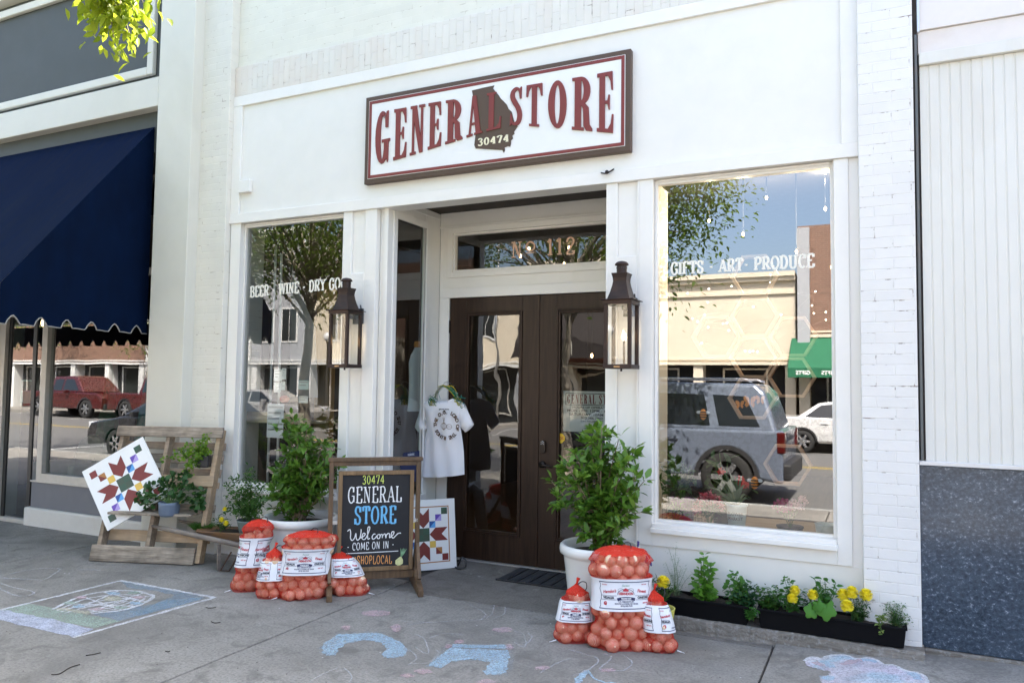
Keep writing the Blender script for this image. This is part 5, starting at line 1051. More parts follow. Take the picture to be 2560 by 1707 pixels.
for i, ch in enumerate(s_):
    if ch == ' ':
        b.build('ring_lettering', m_prd, sh); b = MB(); continue
    a = math.radians(188 - 360 * (i + .4) / n); v, f = text2d(ch, .046, .0022); ca_, sa_ = math.cos(a - math.pi / 2), math.sin(a - math.pi / 2)
    b.add([(o_.x + rad * math.cos(a) + ca_ * x - sa_ * y, o_.y, o_.z + rad * math.sin(a) + sa_ * x + ca_ * y) for x, y in v], f)
b = MB(); F3 = lambda u, w: (o_.x + u, o_.y, o_.z + w)
for k in (-1, -.6, -.2, .2, .6, 1): ribbon(b, [(-.028 + .032 * k * math.sin(math.pi * t), -.045 + .07 * t) for t in [i / 8 for i in range(9)]], .0028, F3)
ribbon(b, el(.028, -.014, .030, .022, 0, 360, 20), .003, F3)
for k in range(5): ribbon(b, [(.004 + .012 * k, .004 - .003 * k), (.008 + .011 * k, -.03 + .002 * k)], .0025, F3)
for k in (-.012, 0, .010): ribbon(b, [(-.028, .025), (-.028 + k * .6, .05), (-.028 + k, .07)], .003, F3)
b.build('onion_print', m_pr, sh)
b = MB(); p = kx(512, 470); put_text(b, 'general store', lambda u, v: (p.x + u, p.y - .012, p.z + v), .020, .0006); b.build('neck_print', m_ink, sh)
b = MB(); b.add([(p.x - .012, p.y - .012, p.z - .02), (p.x + .012, p.y - .012, p.z - .02), (p.x + .012, p.y - .012, p.z - .012), (p.x - .012, p.y - .012, p.z - .012)], [(0, 1, 2, 3)]); b.build('neck_mark', m_ink, sh)
hk = at(1020 + 500 / 5.6, 940 + 135 / 5.6, ty); nl = at(1020 + 385 / 5.6, 940 + 310 / 5.6, ty); nr = at(1020 + 700 / 5.6, 940 + 300 / 5.6, ty)
hg = thing('ribbon_hanger', 'hanger wrapped in curled green and yellow ribbon holding the t-shirt', 'hanger', hk)
b = MB(); b.tube(smooth_pts([nl, (nl.x + .01, ty, nl.z + .06), (hk.x - .03, ty, hk.z - .02), hk, (hk.x + .05, ty, hk.z - .02), (nr.x - .03, ty, nr.z + .05), nr], 4), .007, 8); b.tube(smooth_pts([hk, (hk.x - .005, ty + .02, hk.z + .03), (hk.x, ty + .09, hk.z + .03), (hk.x, ty + .20, hk.z + .0)], 4), .003, 6); b.build('hanger_wire', m_steel, hg)
rg = random.Random(5); rm = [plain('ribbon_green', (.02, .22, .07), .3), plain('ribbon_teal', (.02, .22, .20), .3), plain('ribbon_yellow', (.55, .48, .06), .3)]
for k in range(26):
    lft = k % 2 == 0; e = nl if lft else nr; mid = Vector((hk.x, ty - .01, hk.z)) ; pts = [mid + Vector((rg.gauss(0, .012), rg.gauss(0, .008), rg.gauss(0, .006)))]
    pts.append(Vector((mid.x * .45 + e.x * .55 + rg.gauss(0, .012), ty - .012 + rg.gauss(0, .008), mid.z * .5 + e.z * .5 + .028 + rg.gauss(0, .010)))); q = Vector((e.x + rg.gauss(0, .02), ty - .03, e.z + rg.gauss(0, .015))); pts.append(q)
    if k < 14:
        ph = rg.uniform(0, 6); rr_ = rg.uniform(.010, .022); dx = rg.uniform(-.09, .05) if lft else rg.uniform(-.02, .10)
        for j in range(1, 13): pts.append(q + Vector((dx * j / 12 + rr_ * math.cos(ph + j * 1.15), -.03 - .012 * math.sin(j), -.075 * (j / 12) * rg.uniform(.4, 1) + rr_ * math.sin(ph + j * 1.15))))
    P_ = smooth_pts(pts, 4); b = MB(); wv = Vector((.0028, -.002, .003)); b.add([Vector(p) + wv for p in P_] + [Vector(p) - wv for p in P_], [(i, i + 1, len(P_) + i + 1, len(P_) + i) for i in range(len(P_) - 1)], True); b.build('ribbon', rm[k % 3], hg)
# ================================================================ mesh sacks of onions
def net_mat(name, cover, col=(.60, .040, .022)):
    if name in _M: return _M[name]
    m, nt, out = new_mat(name); uv = N(nt, 'ShaderNodeUVMap').outputs[0]; sep = N(nt, 'ShaderNodeSeparateXYZ'); nt.links.new(uv, sep.inputs[0])
    def thread(o, f, w):
        s = math_(nt, 'FRACT', math_(nt, 'MULTIPLY', o, f)); return math_(nt, 'LESS_THAN', s, w)
    a = math_(nt, 'MAXIMUM', thread(sep.outputs[0], 230.0, cover * .62), thread(sep.outputs[1], 150.0, cover * .5))
    lw = N(nt, 'ShaderNodeLayerWeight'); lw.inputs[0].default_value = .35
    a = math_(nt, 'MAXIMUM', a, math_(nt, 'MULTIPLY', math_(nt, 'POWER', lw.outputs['Facing'], 2.2), .85))
    n = noise(nt, coords(nt), 16, 3); a = math_(nt, 'MINIMUM', math_(nt, 'ADD', a, math_(nt, 'MULTIPLY', math_(nt, 'GREATER_THAN', n, .60), cover * .35)), 1.0)
    p = N(nt, 'ShaderNodeBsdfPrincipled'); p.inputs['Base Color'].default_value = (*col, 1); p.inputs['Roughness'].default_value = .8; p.inputs['Specular IOR Level'].default_value = .15
    t = N(nt, 'ShaderNodeBsdfTransparent'); mx = N(nt, 'ShaderNodeMixShader')
    nt.links.new(a, mx.inputs[0]); nt.links.new(t.outputs[0], mx.inputs[1]); nt.links.new(p.outputs[0], mx.inputs[2]); nt.links.new(mx.outputs[0], out.inputs[0]); _M[name] = m; return m
m_net = net_mat('red_net', .46); m_nett = net_mat('red_net_gathered', 1.15)
def onion_mat(name, a, b2):
    m, nt, out = new_mat(name); v = coords(nt); oi = N(nt, 'ShaderNodeObjectInfo')
    n1 = noise(nt, scale_vec(nt, v, (30, 30, 5)), 1.5, 4, .6, .3)
    c = ramp(nt, n1, [(.3, a), (.7, b2)]); c = mixc(nt, math_(nt, 'MULTIPLY', oi.outputs['Random'], .5), c, (.55, .34, .16))
    principled(nt, out, c, .20, 0, bump(nt, n1, .15, .002), .8); return m
m_onion = onion_mat('onion_skin', (.72, .40, .22), (1.0, .84, .64)); m_black = _M['black_plastic']
m_label = plain('label_plastic', (.78, .78, .80), .35, var=.02, bumps=.05); m_lnavy = plain('label_navy', (.015, .02, .085), .4, bumps=0); m_lred = plain('label_red', (.48, .02, .04), .4, bumps=0); m_lgrn = plain('label_green', (.10, .26, .18), .4, bumps=0); m_lbk = plain('label_dark', (.02, .03, .05), .4, bumps=0)
_on = MB(); _on.lathe([(.0005, -.95), (.25, -.97), (.55, -.83), (.85, -.50), (1.0, -.05), (.93, .38), (.70, .70), (.38, .88), (.16, 1.0), (.09, 1.14), (.0005, 1.16)], n=18); ONION = _on.build('onion', m_onion); _ome = ONION.data; bpy.data.objects.remove(ONION)
def onion_bag(label, x, y, yaw, Wd, Dp, Ht, lean, lab, seed, u0=0.0, lw=None, r=.040, sag=0.0, shift=0.0, style='knot', tail=None, lab_tilt=0.0, lab_turn=0.0):
    """Wd x Dp x Ht sack; lab = (low, high) of the printed band; yaw turns the front; lean = top offset (side, back)"""
    rg = random.Random(seed); t = thing('onion_bag', label, 'onion bag', (x, y, 0), 'mesh sacks of onions by the entry')
    a = Vector((math.cos(yaw), math.sin(yaw), 0)); nrm = Vector((a.y, -a.x, 0))
    PR = [(0, .98), (.05, 1.08), (.15, 1.08), (.32, 1.0), (.5, .92), (.68, .83), (.80, .68), (.88, .50), (.94, .27), (.975, .13), (1.0, .08)] if style == 'knot' else [(0, 1.0), (.05, 1.09), (.15, 1.08), (.32, 1.0), (.5, .94), (.66, .92), (.76, 1.04), (.84, 1.05), (.91, .90), (.965, .60), (.99, .30), (1.0, .10)]
    prof = lambda v: float(np.interp(v, [p[0] for p in PR], [p[1] for p in PR]))
    def axis(z): q = z / Ht; return Vector((x, y, 0)) + a * (lean[0] * q + shift * math.sin(math.pi * q)) - nrm * lean[1] * q + Vector((0, 0, z))
    def rho(ph, v, pw=2.7):
        k = prof(v); hw, hd = Wd / 2 * k, Dp / 2 * (k if v > .06 else .9 * k); c, s = abs(math.cos(ph)), abs(math.sin(ph)); return ((c / hw) ** pw + (s / hd) ** pw) ** (-1 / pw)
    z0, z1 = lab; ons = []; sp_ = r * 1.93; lay = 0; z = r * .95
    while z < Ht * .90 - r * .3:
        row = 0; tt = -Dp / 2
        while tt < Dp / 2:
            s = -Wd / 2 + (row % 2) * sp_ / 2 + (lay % 2) * sp_ / 2
            while s < Wd / 2:
                q = Vector((s + rg.gauss(0, r * .13), tt + rg.gauss(0, r * .10), z + rg.gauss(0, r * .12))); ph = math.atan2(q.y, q.x); rr_ = math.hypot(q.x, q.y); v = q.z / Ht
                if v < .97 and rr_ < rho(ph, max(.04, v)) - r * .72 and not (z0 + r * .9 < q.z < z1 - r * .9) and q.y > -Dp * .28: ons.append((q, r * rg.choice((.84, .92, 1.0, 1.0, 1.08, 1.18)) * rg.uniform(.95, 1.05)))
                s += sp_
            tt += sp_ * .87; row += 1
        z += sp_ * .82; lay += 1
    for q, ro in ons:
        o = bpy.data.objects.new('onion', _ome); COL.objects.link(o); o.parent = t; o.location = axis(q.z) + a * q.x + nrm * q.y - t.location - Vector((0, 0, q.z)) + Vector((0, 0, q.z)); o.scale = (ro, ro, ro * .93)
        o.rotation_euler = (rg.uniform(-1.6, 1.6), rg.uniform(-1.6, 1.6), rg.uniform(0, 6.28))
    # the net drawn tight over the onions
    nph, nv = 84, 64; R = np.zeros((nv + 1, nph)); PH = np.array([2 * math.pi * k / nph for k in range(nph)])
    C_, S_ = np.cos(PH), np.sin(PH)
    for j in range(nv + 1):
        v = j / nv; zz = v * Ht; base = np.array([rho(p, v) for p in PH]); bm = np.zeros(nph)
        for q, ro in ons:
            h2 = ro * ro - (zz - q.z) ** 2
            if h2 <= 0: continue
            d = q.x * C_ + q.y * S_; off = (q.x * S_ - q.y * C_) ** 2; ok = off < h2; bm = np.where(ok, np.maximum(bm, d + np.sqrt(np.maximum(0, h2 - off)) + .0035), bm)
        inl = z0 - .005 <= zz <= z1 + .005
        R[j] = base * (1.0 if inl else .0) if inl else np.maximum(bm, base * (.84 if v < .85 else .97))
    sm_ = R.copy()
    for _ in range(1):
        sm_[1:-1] = np.maximum(R[1:-1], (R[:-2] + R[2:] + np.roll(R, 1, 1)[1:-1] + np.roll(R, -1, 1)[1:-1]) / 4)
    R = sm_
    if True:      # gathers at the neck
        for j in range(int(nv * .84), nv + 1): R[j] *= 1 + .06 * np.sin(PH * 13 + j * .2)
    b = MB(); vs = []
    for j in range(nv + 1):
        zz = j / nv * Ht
        for k in range(nph): vs.append(axis(zz) + a * (R[j, k] * C_[k]) + nrm * (R[j, k] * S_[k]))
    fs = [(j * nph + k, j * nph + (k + 1) % nph, (j + 1) * nph + (k + 1) % nph, (j + 1) * nph + k) for j in range(nv) for k in range(nph)]
    def net_obj(nm, rows, mat):
        bb = MB(); ff = [fs[j * nph + k] for j in rows for k in range(nph)]; bb.add(vs, ff, True); o = bb.build(nm, mat, t); me = o.data; uvl = me.uv_layers.new(name='UVMap'); per = math.pi * (Wd + Dp) / 2
        for li, l in enumerate(me.loops):
            j, k = divmod(l.vertex_index, nph); po = li % 4; k2 = nph if (k == 0 and me.polygons[li // 4].vertices[0] % nph == nph - 1) else k; uvl.data[li].uv = (k2 / nph * per, j / nv * Ht)
        return o
    jt = int(nv * (.84 if style == 'knot' else .93)); j0, j1 = int(z0 / Ht * nv), int(math.ceil(z1 / Ht * nv))
    net_obj('net', [j for j in range(nv) if j < jt], m_net); net_obj('gathered_net', range(jt, nv), m_nett)
    tp = axis(Ht)
    b = MB(); tt = [tp - Vector((0, 0, .02)), tp + Vector((0, 0, .012)) + a * .004, tp + a * .012 + Vector((0, 0, .038))]; b.tube(tt, [Wd * .05, Wd * .03, Wd * .055], 10); b.build('knot', m_nett, t) if style == 'knot' else None
    b = MB(); s0 = tp + a * .008 + nrm * .012; b.tube(smooth_pts([s0, s0 + a * .022 + nrm * .02 + Vector((0, 0, .022)), s0 + a * .05 + nrm * .022 + Vector((0, 0, .018)), s0 + a * .055 + nrm * .03 - Vector((0, 0, .012)), s0 + a * .045 + nrm * .03 - Vector((0, 0, .03))], 4), .0035, 6); b.build('drawstring', m_black, t)
    for sgn in (-1,) if tail is None else tail:
        e = axis(0) + a * (sgn * Wd * .46) + nrm * (Dp * .3); b = MB(); b.tube([Vector((e.x, e.y, .018)), Vector((e.x, e.y, .012)) + a * (sgn * .02), Vector((e.x, e.y, .004)) + a * (sgn * .045)], [.004, .003, .002], 6); b.build('seam_end', m_label, t)
    # printed band round the middle
    ns = 56; b = MB(); vs2 = []; nz = 10
    def surf(ph, z, o): v = z / Ht; rr_ = rho(ph, v) + o + .0015 * math.sin(ph * 9 + z * 40); return axis(z) + a * (rr_ * math.cos(ph)) + nrm * (rr_ * math.sin(ph))
    for j in range(nz + 1):
        for k in range(ns): vs2.append(surf(2 * math.pi * k / ns, z0 + (z1 - z0) * j / nz, .0045))
    b.add(vs2, [(j * ns + k, j * ns + (k + 1) % ns, (j + 1) * ns + (k + 1) % ns, (j + 1) * ns + k) for j in range(nz) for k in range(ns)], True); L = b.build('label', m_label, t)
    lw = lw or Wd * .80; H = z1 - z0; zc = (z0 + z1) / 2
    # arc length along the front
    tab = []; s = 0; prev = None
    for k in range(181):
        ph = math.pi - math.pi * k / 180; v = zc / Ht; rr_ = rho(ph, v) + .006; q = (rr_ * math.cos(ph), rr_ * math.sin(ph))
        if prev: s += math.hypot(q[0] - prev[0], q[1] - prev[1])
        tab.append((s, ph)); prev = q
    half = s / 2; ts_ = [p[0] - half for p in tab]; tp_ = [p[1] for p in tab]
    for pan in (0, -1, 1):
        uo = u0 + pan * lw * 1.16
        if abs(uo) - lw / 2 > half: continue
        def fl(u, v, d=0.0): ph = float(np.interp(uo + u, ts_, tp_)); return surf(ph, zc + v, .0065 + d)
        clip = lambda u0_, u1_: uo + u1_ < half * .98 and uo + u0_ > -half * .98
        hw, hh = lw / 2 * .92, H / 2 * .82; lt = max(.0022, H * .016)
        def line(pts, w, m, nm):
            P_ = []
            for i in range(len(pts) - 1):
                for k in range(8): P_.append((pts[i][0] + (pts[i + 1][0] - pts[i][0]) * k / 8, pts[i][1] + (pts[i + 1][1] - pts[i][1]) * k / 8))
            P_.append(pts[-1]); P_ = [p for p in P_ if clip(p[0], p[0])]
            if len(P_) > 1: bb = MB(); ribbon(bb, P_, w, fl); bb.build(nm, m, L)
        line([(-hw, hh), (hw, hh)], lt * 1.6, m_lnavy, 'border'); line([(-hw, -hh), (hw, -hh)], lt * 1.6, m_lnavy, 'border')
        wv = [(1, 1), (.955, .75), (.985, .45), (.945, .12), (.945, -.25), (.985, -.5), (.96, -.75), (1, -1)]
        for sg_ in (-1, 1): line([(sg_ * hw * p, hh * q) for p, q in smooth_pts(wv, 3)], lt, m_lnavy, 'border')
        for vv in (-.02, -.33):
            line([(-hw * .94, hh * vv), (-hw * .36, hh * vv)], lt * .7, m_lnavy, 'border'); line([(hw * .36, hh * vv), (hw * .94, hh * vv)], lt * .7, m_lnavy, 'border')
        def txt(s_, u, v, sz, m, bold=.0, xs=1.0, shear=0.0, rot=0.0):
            vv, ff = text2d(s_, sz, bold, 'CENTER', xs, shear); mx_ = max(abs(p[0]) for p in vv) if vv else 0
            if not clip(u - mx_, u + mx_): return
            bb = MB(); bb.add([fl(u + p[0], v + p[1] + rot * p[0], .0006) for p in vv], ff); bb.build('lettering', m, L)
        txt('Sweet', 0, hh * .66, H * .10, m_lgrn, .0, 1.0, .3); txt("Herndon's", -hw * .62, hh * .20, H * .125, m_lred, .0008, .8, .25, .12); txt('Finest', hw * .62, hh * .20, H * .135, m_lred, .0008, .9, .2, -.10)
        txt('HERNDON', 0, hh * .05, H * .105, m_lred, .001, .9); txt('VIDALIA', -hw * .66, -hh * .255, H * .105, m_lbk, .001, .9); txt('ONIONS', hw * .66, -hh * .255, H * .105, m_lbk, .001, .9)
        txt('G', -hw * .78, -hh * .70, H * .13, m_lred, .002)
        for s_, vq in (('L.G. HERNDON, JR.', -.50), ('ROUTE 5, LYONS, GA 30436', -.66), ('(912) 565-7640', -.81)): txt(s_, 0, hh * vq, H * .052, m_lnavy, .0005, 1.15)
        txt('NET WT.', hw * .74, -hh * .62, H * .05, m_lred, .0005); txt('PACKED', -hw * .8, hh * .76, H * .042, m_lred, .0003); txt('VINTAGE', hw * .74, hh * .76, H * .042, m_lred, .0003)
        if clip(-hw * .36, hw * .36):
            line([(hw * .32 * math.cos(g), hh * (.10 + .38 * math.sin(g))) for g in [math.radians(-10 + 200 * i / 14) for i in range(15)]], lt * .8, m_lnavy, 'emblem')
            bb = MB(); ribbon(bb, [(hw * .34 * q, -hh * (.21 + .10 * q * q)) for q in [-1 + i / 8 for i in range(17)]], H * .09, fl); bb.build('emblem', m_lnavy, L)
            txt('COUNTRY FARMS', 0, -hh * .225 - H * .02, H * .05, m_label, .0008, .8)
            bb = MB(); bb.add([fl(u * hw, v * hh, .0003) for u, v in ((-.10, .30), (.10, .30), (.10, .44), (.0, .56), (-.10, .44))], [(0, 1, 2, 3, 4)]); bb.build('emblem', m_lred, L)
            for sg_ in (-1, 1): line([(sg_ * hw * (.2 + .10 * math.cos(g)), hh * (.40 + .13 * math.sin(g))) for g in [math.radians(20 * i) for i in range(19)]], lt * .5, m_lbk, 'emblem')
    return t
YV = math.radians(25)
onion_bag('largest onion sack, tall, in front of the right white planter', -1.475, -.675, math.radians(30), .41, .25, .625, (-.02, .05), (.245, .440), 1, .0, .36, .040, style='fold', shift=.0, tail=())
onion_bag('small knotted onion sack left of the largest sack, printed face forward', -1.80, -.73, math.radians(24), .245, .17, .355, (.02, .03), (.135, .262), 2, .0, .215, .037)
onion_bag('small onion sack leaning on the right side of the largest sack, seam forward', -1.245, -.635, math.radians(20), .20, .155, .365, (-.045, .02), (.125, .285), 3, .105, .20, .037, tail=(1,))
onion_bag('tall onion sack at far left of the four, leaning on the left white planter', -4.53, -.84, math.radians(38), .245, .20, .545, (.08, .04), (.19, .415), 4, -.13, .22, .040, style='fold')
onion_bag('short onion sack with white seam between two taller sacks', -4.225, -.90, math.radians(35), .225, .17, .365, (.02, .03), (.135, .275), 5, -.10, .20, .037, tail=(0,))
onion_bag('wide onion sack with a full printed label beside the chalkboard foot', -4.005, -.79, math.radians(33), .385, .22, .50, (.04, .04), (.185, .378), 6, .0, .35, .040, style='fold')
onion_bag('squat onion sack slumped at the chalkboard, right of its left post', -3.735, -.54, math.radians(36), .295, .19, .325, (-.10, .05), (.145, .275), 7, .03, .24, .039, tail=(1,))
# ================================================================ planted pots
m_pot = plain('glazed_white_pot', (.74, .73, .69), .22, var=.03, scale=3, bumps=.02, dirt=(.55, .48, .40), dirt_scale=3.5, dirt_amt=.18, coat=.3); m_soil = plain('potting_soil', (.035, .024, .016), .95, var=.5, scale=60, bumps=1.0)
m_stem = plain('woody_stem', (.20, .15, .10), .85, var=.3, scale=30, bumps=.3); m_gstem = plain('green_stem', (.09, .17, .04), .6, var=.2)
m_shrub = leaf_mat('shrub_leaves', [(.05, .125, .015), (.09, .20, .022), (.14, .28, .035), (.08, .18, .02), (.19, .34, .05)], .30, .38, .5)
m_shrub2 = leaf_mat('shrub_leaves_dark', [(.04, .105, .013), (.075, .17, .02), (.12, .24, .03), (.065, .15, .018)], .28, .4, .45)
def pot(t, x, y, r, h, rb):
    b = MB(); lip = .045
    b.lathe([(rb, 0), (rb + (r - .03 - rb) * .5, h * .45), (r - .03, h - .085), (r - .028, h - .075), (r - .004, h - .062), (r, h - .04), (r - .003, h - .014), (r - .018, h), (r - .035, h - .008), (r - .045, h - .05), (r - .055, h - .16)], (x, y, 0.001), 56, cap0=True); b.build('pot', m_pot, t)
    b = MB(); rg = random.Random(int(r * 1000)); pr = []
    b.lathe([(.0005, h - .055), (r * .4, h - .05), (r - .05, h - .07)], (x, y, 0), 28); b.build('soil', m_soil, t)
def shrub(label, x, y, r, h, rb, tips, seed, mat, leaf=.052, per=30, spread=.055):
    rg = random.Random(seed); t = thing('potted_shrub', label, 'potted plant', (x, y, 0), 'shrubs in tall white planters'); pot(t, x, y, r, h, rb); b = MB(); pts = []
    base = [Vector((x + rg.gauss(0, .035), y + rg.gauss(0, .035), h - .06)) for _ in range(5)]
    for i, tp in enumerate(tips):
        tp = Vector(tp); s = base[i % 5]; mid = s.lerp(tp, .5); mid = Vector((x + (mid.x - x) * .8 + rg.gauss(0, .02), y + (mid.y - y) * .8 + rg.gauss(0, .02), mid.z + .03)); P_ = smooth_pts([s, mid, tp], 5)
        b.tube(P_, [.0085 - .0006 * k for k in range(len(P_))], 6)
        for k in range(2, len(P_)):
            c = Vector(P_[k]); f = k / len(P_)
            for q in range(int(per * .16 * (0.3 + f))):
                dv = Vector((rg.gauss(0, 1), rg.gauss(0, 1), rg.gauss(.3, .7))).normalized(); pts.append((c + dv * rg.uniform(.0, .03), dv, rg.uniform(.7, 1.05)))
        for q in range(4):       # side twigs ending in a rosette
            f = rg.uniform(.45, 1.0); c = Vector(P_[int(f * (len(P_) - 1))]); dv = Vector((rg.gauss(0, 1), rg.gauss(0, 1), rg.gauss(.5, .6))).normalized(); e = c + dv * spread * rg.uniform(.7, 1.7)
            b.tube([c, (c + e) / 2 + Vector((0, 0, .006)), e], [.003, .0025, .002], 5); n = int(per * .42)
            for k in range(n):
                an = 2.399 * k; rr_ = .2 + .8 * k / n; sd_ = Vector((math.cos(an), math.sin(an), 0)); d2 = (dv * (1.1 - rr_ * .7) + sd_ * rr_ + Vector((0, 0, .15))).normalized(); pts.append((e - dv * .018 * rr_, d2, rg.uniform(.75, 1.15)))
    b.build('stems', m_stem, t); b = MB(); leaf_cloud(b, pts, leaf, rg, None, .46, .12); b.build('foliage', mat, t); return t
def tipset(cx, cy, pxs, seed, dy=.18):
    """branch tips read off the photograph, each given its own depth around the pot's axis"""
    rg = random.Random(seed); out = []
    for k, (px, py) in enumerate(pxs): out.append(at(px, py, cy + rg.uniform(-dy, dy)))
    return out
J_ = lambda L: [zJ(*q) for q in L]; G_ = lambda L: [zG(*q) for q in L]
PRX, PRY = -1.766, -.32
shrub('leafy green shrub in white planter right of the doors', PRX, PRY, .282, .552, .20, tipset(PRX, PRY, J_([(1440, 330), (1390, 370), (1500, 380), (1560, 420), (1340, 430), (1440, 440), (1620, 500), (1680, 480), (1260, 540), (1180, 590), (1330, 560), (1420, 600), (1540, 560), (1600, 600), (1150, 680), (1080, 720), (1240, 700), (1340, 720), (1460, 700), (1560, 700), (1680, 690), (1740, 720), (1280, 800), (1400, 830), (1520, 820), (1620, 800), (1700, 900), (1640, 930), (1250, 900), (1320, 940), (1450, 950), (1560, 960), (1260, 1020), (1340, 1060), (1460, 1080), (1560, 1040), (1400, 1010)]), 1), 31, m_shrub, .078, 30, .085)
PLX, PLY = -4.45, -.33
shrub('taller leafy shrub in white planter left of the chalkboard', PLX, PLY, .318, .515, .23, tipset(PLX, PLY, G_([(590, 110), (560, 160), (640, 140), (690, 190), (600, 220), (540, 170), (730, 250), (650, 290), (580, 290), (800, 300), (740, 350), (860, 350), (690, 380), (610, 400), (780, 410), (850, 430), (920, 450), (560, 500), (480, 510), (650, 480), (720, 500), (800, 500), (440, 570), (520, 590), (600, 570), (680, 590), (760, 590), (840, 580), (450, 660), (540, 680), (620, 660), (820, 660), (500, 750), (560, 770), (700, 690)]), 2), 32, m_shrub2, .076, 28, .085)
# ---------------------------------------------------------------- plants on the pallet
m_vine = leaf_mat('vine_leaves', [(.06, .15, .012), (.12, .24, .02), (.20, .33, .03), (.09, .20, .02)], .4, .45); m_geran = leaf_mat('round_dark_leaves', [(.015, .055, .014), (.028, .085, .018), (.04, .11, .022)], .25, .45); m_herb = leaf_mat('herb_leaves', [(.03, .085, .015), (.05, .13, .025), (.075, .17, .035), (.04, .105, .02)], .35, .5); m_blue = plain('blue_grey_pot', (.13, .17, .235), .55, var=.06, bumps=.05); m_grass = leaf_mat('grass_blades', [(.03, .10, .015), (.05, .15, .02), (.08, .20, .03)], .35)
bp = onplane(*zF(950, 935), wp(0, 0, .08), wn); bt = onplane(*zF(950, 800), wp(0, 0, .08), wn)
t = thing('potted_plant', 'bushy round-leaved plant in a blue grey pot on the pallet shelf', 'potted plant', bp); sc_ = .092
b = MB(); b.lathe([(sc_ * .82, 0), (sc_ * .93, .02), (sc_ * 1.0, .10), (sc_ * 1.04, .125), (sc_ * .96, .125), (sc_ * .9, .09)], (bp.x, bp.y, bp.z), 36, cap0=True); b.build('pot', m_blue, t)
b = MB(); b.lathe([(.0005, .105), (sc_ * .92, .10)], (bp.x, bp.y, bp.z), 20); b.build('soil', m_soil, t)
rg = random.Random(41); pts = []; b = MB(); top_ = Vector((bp.x, bp.y, bp.z + .10))
for q in [(760, 660), (840, 620), (900, 690), (980, 620), (1060, 650), (1130, 600), (1200, 680), (1260, 720), (700, 740), (780, 770), (1100, 760), (1180, 780), (1260, 800), (960, 740), (1040, 740), (860, 760), (740, 830), (1230, 850), (1000, 560), (1120, 540), (910, 590), (1240, 780), (670, 780)]:
    e = onplane(*zF(*q), wp(0, 0, .08 + rg.uniform(-.05, .10)), wn); b.tube(smooth_pts([top_, (top_ + e) / 2 + Vector((0, 0, .05)), e], 4), .0022, 5)
    for k in range(16): d = Vector((rg.gauss(0, .6), rg.gauss(-.3, .6), rg.gauss(.35, .5))); pts.append((e + Vector((rg.gauss(0, .022), rg.gauss(0, .022), rg.gauss(0, .022))), d, rg.uniform(.75, 1.15)))
b.build('stems', m_gstem, t); b = MB(); leaf_cloud(b, pts, .052, rg, (0, -.6, .8), .95, .08); b.build('foliage', m_geran, t)
b = MB(); leaf_cloud(b, [(onplane(*zF(1060, 820), wp(0, 0, .14), wn), Vector((.6, -.4, .4)), 1.2), (onplane(*zF(1150, 545), wp(0, 0, .14), wn), Vector((.6, -.4, .1)), 1.0)], .05, rg, (0, -.6, .8), .7, .08); b.build('yellowing_leaf', plain('yellow_leaf', (.42, .40, .06), .5), t)
t = thing('trailing_plant', 'yellow green trailing plant in a dark pocket near the pallet top', 'plant', onplane(*zF(1290, 390), wp(0, 0, .03), wn)); o3 = t.location
b = MB(); b.obox(o3 + Vector((0, 0, -.01)), wa * .062, Vector((-wa.y, wa.x, 0)) * .035, Vector((0, 0, .055))); b.build('pocket_pot', m_blackpl, t, bevel=.01); pts = []; b = MB(); tt = o3 + Vector((0, 0, .045))
for q in [(1330, 130), (1300, 170), (1250, 220), (1180, 200), (1330, 240), (1280, 270), (1110, 250), (1050, 280), (1020, 330), (1090, 330), (1150, 290), (1210, 290), (1320, 310), (990, 380), (900, 385), (1080, 400), (1130, 450), (1170, 520), (1230, 380), (1320, 350), (1240, 400), (1110, 500)]:
    e = onplane(*zF(*q), wp(0, 0, .05 + rg.uniform(0, .05)), wn); b.tube(smooth_pts([tt, (tt + e) / 2 + Vector((0, -.02, .04)), e], 4), .0018, 5)
    for k in range(22): s_ = rg.random() ** .6; c = tt.lerp(e, s_) + Vector((rg.gauss(0, .014), rg.gauss(0, .014), rg.gauss(.008, .014))); pts.append((c, Vector((rg.gauss(0, .7), rg.gauss(-.4, .6), rg.gauss(.1, .5))), rg.uniform(.7, 1.1)))
b.build('stems', m_gstem, t); b = MB(); leaf_cloud(b, pts, .036, rg, (0, -.7, .7), .8, .1); b.build('foliage', m_vine, t)
# ---------------------------------------------------------------- little wooden wheelbarrow
m_bar = wood_mat('barrow_wood', (.11, .055, .025), (.24, .13, .06), 0, 5, .7, weather=(.12, .09, .07)); m_barg = wood_mat('barrow_grey_wood', (.15, .12, .10), (.30, .26, .22), 0, 6, .85, weather=(.10, .08, .07)); m_rust = plain('rusty_iron', (.09, .05, .035), .8, .4, var=.4)
BY = -.50
hA = at(*zF(785, 1035), BY - .06); hB = at(*zF(1690, 1235), BY); hd = (hB - hA).normalized(); wb_ = thing('wheelbarrow', 'small rustic wooden wheelbarrow holding plants beside the pallet', 'wheelbarrow', gz(*zF(1500, 1450)))
sy = Vector((0, .30, .0))
for k in (0, 1):
    b = MB(); P_ = [hA + sy * k, hA.lerp(hB, .14) + sy * k, hA.lerp(hB, .45) + sy * k, hB + hd * .18 + sy * k]; b.tube(P_, [.012, .022, .024, .022], 8, smooth=True); b.build('handle', m_barg, wb_)
tA = at(*zF(1215, 1080), BY + .02); tB = at(*zF(1820, 1115), BY + .02); bA = at(*zF(1330, 1165), BY + .02); bB = at(*zF(1820, 1205), BY + .02); ty2 = Vector((0, .26, 0)); sp2 = Vector((0, .03, 0))
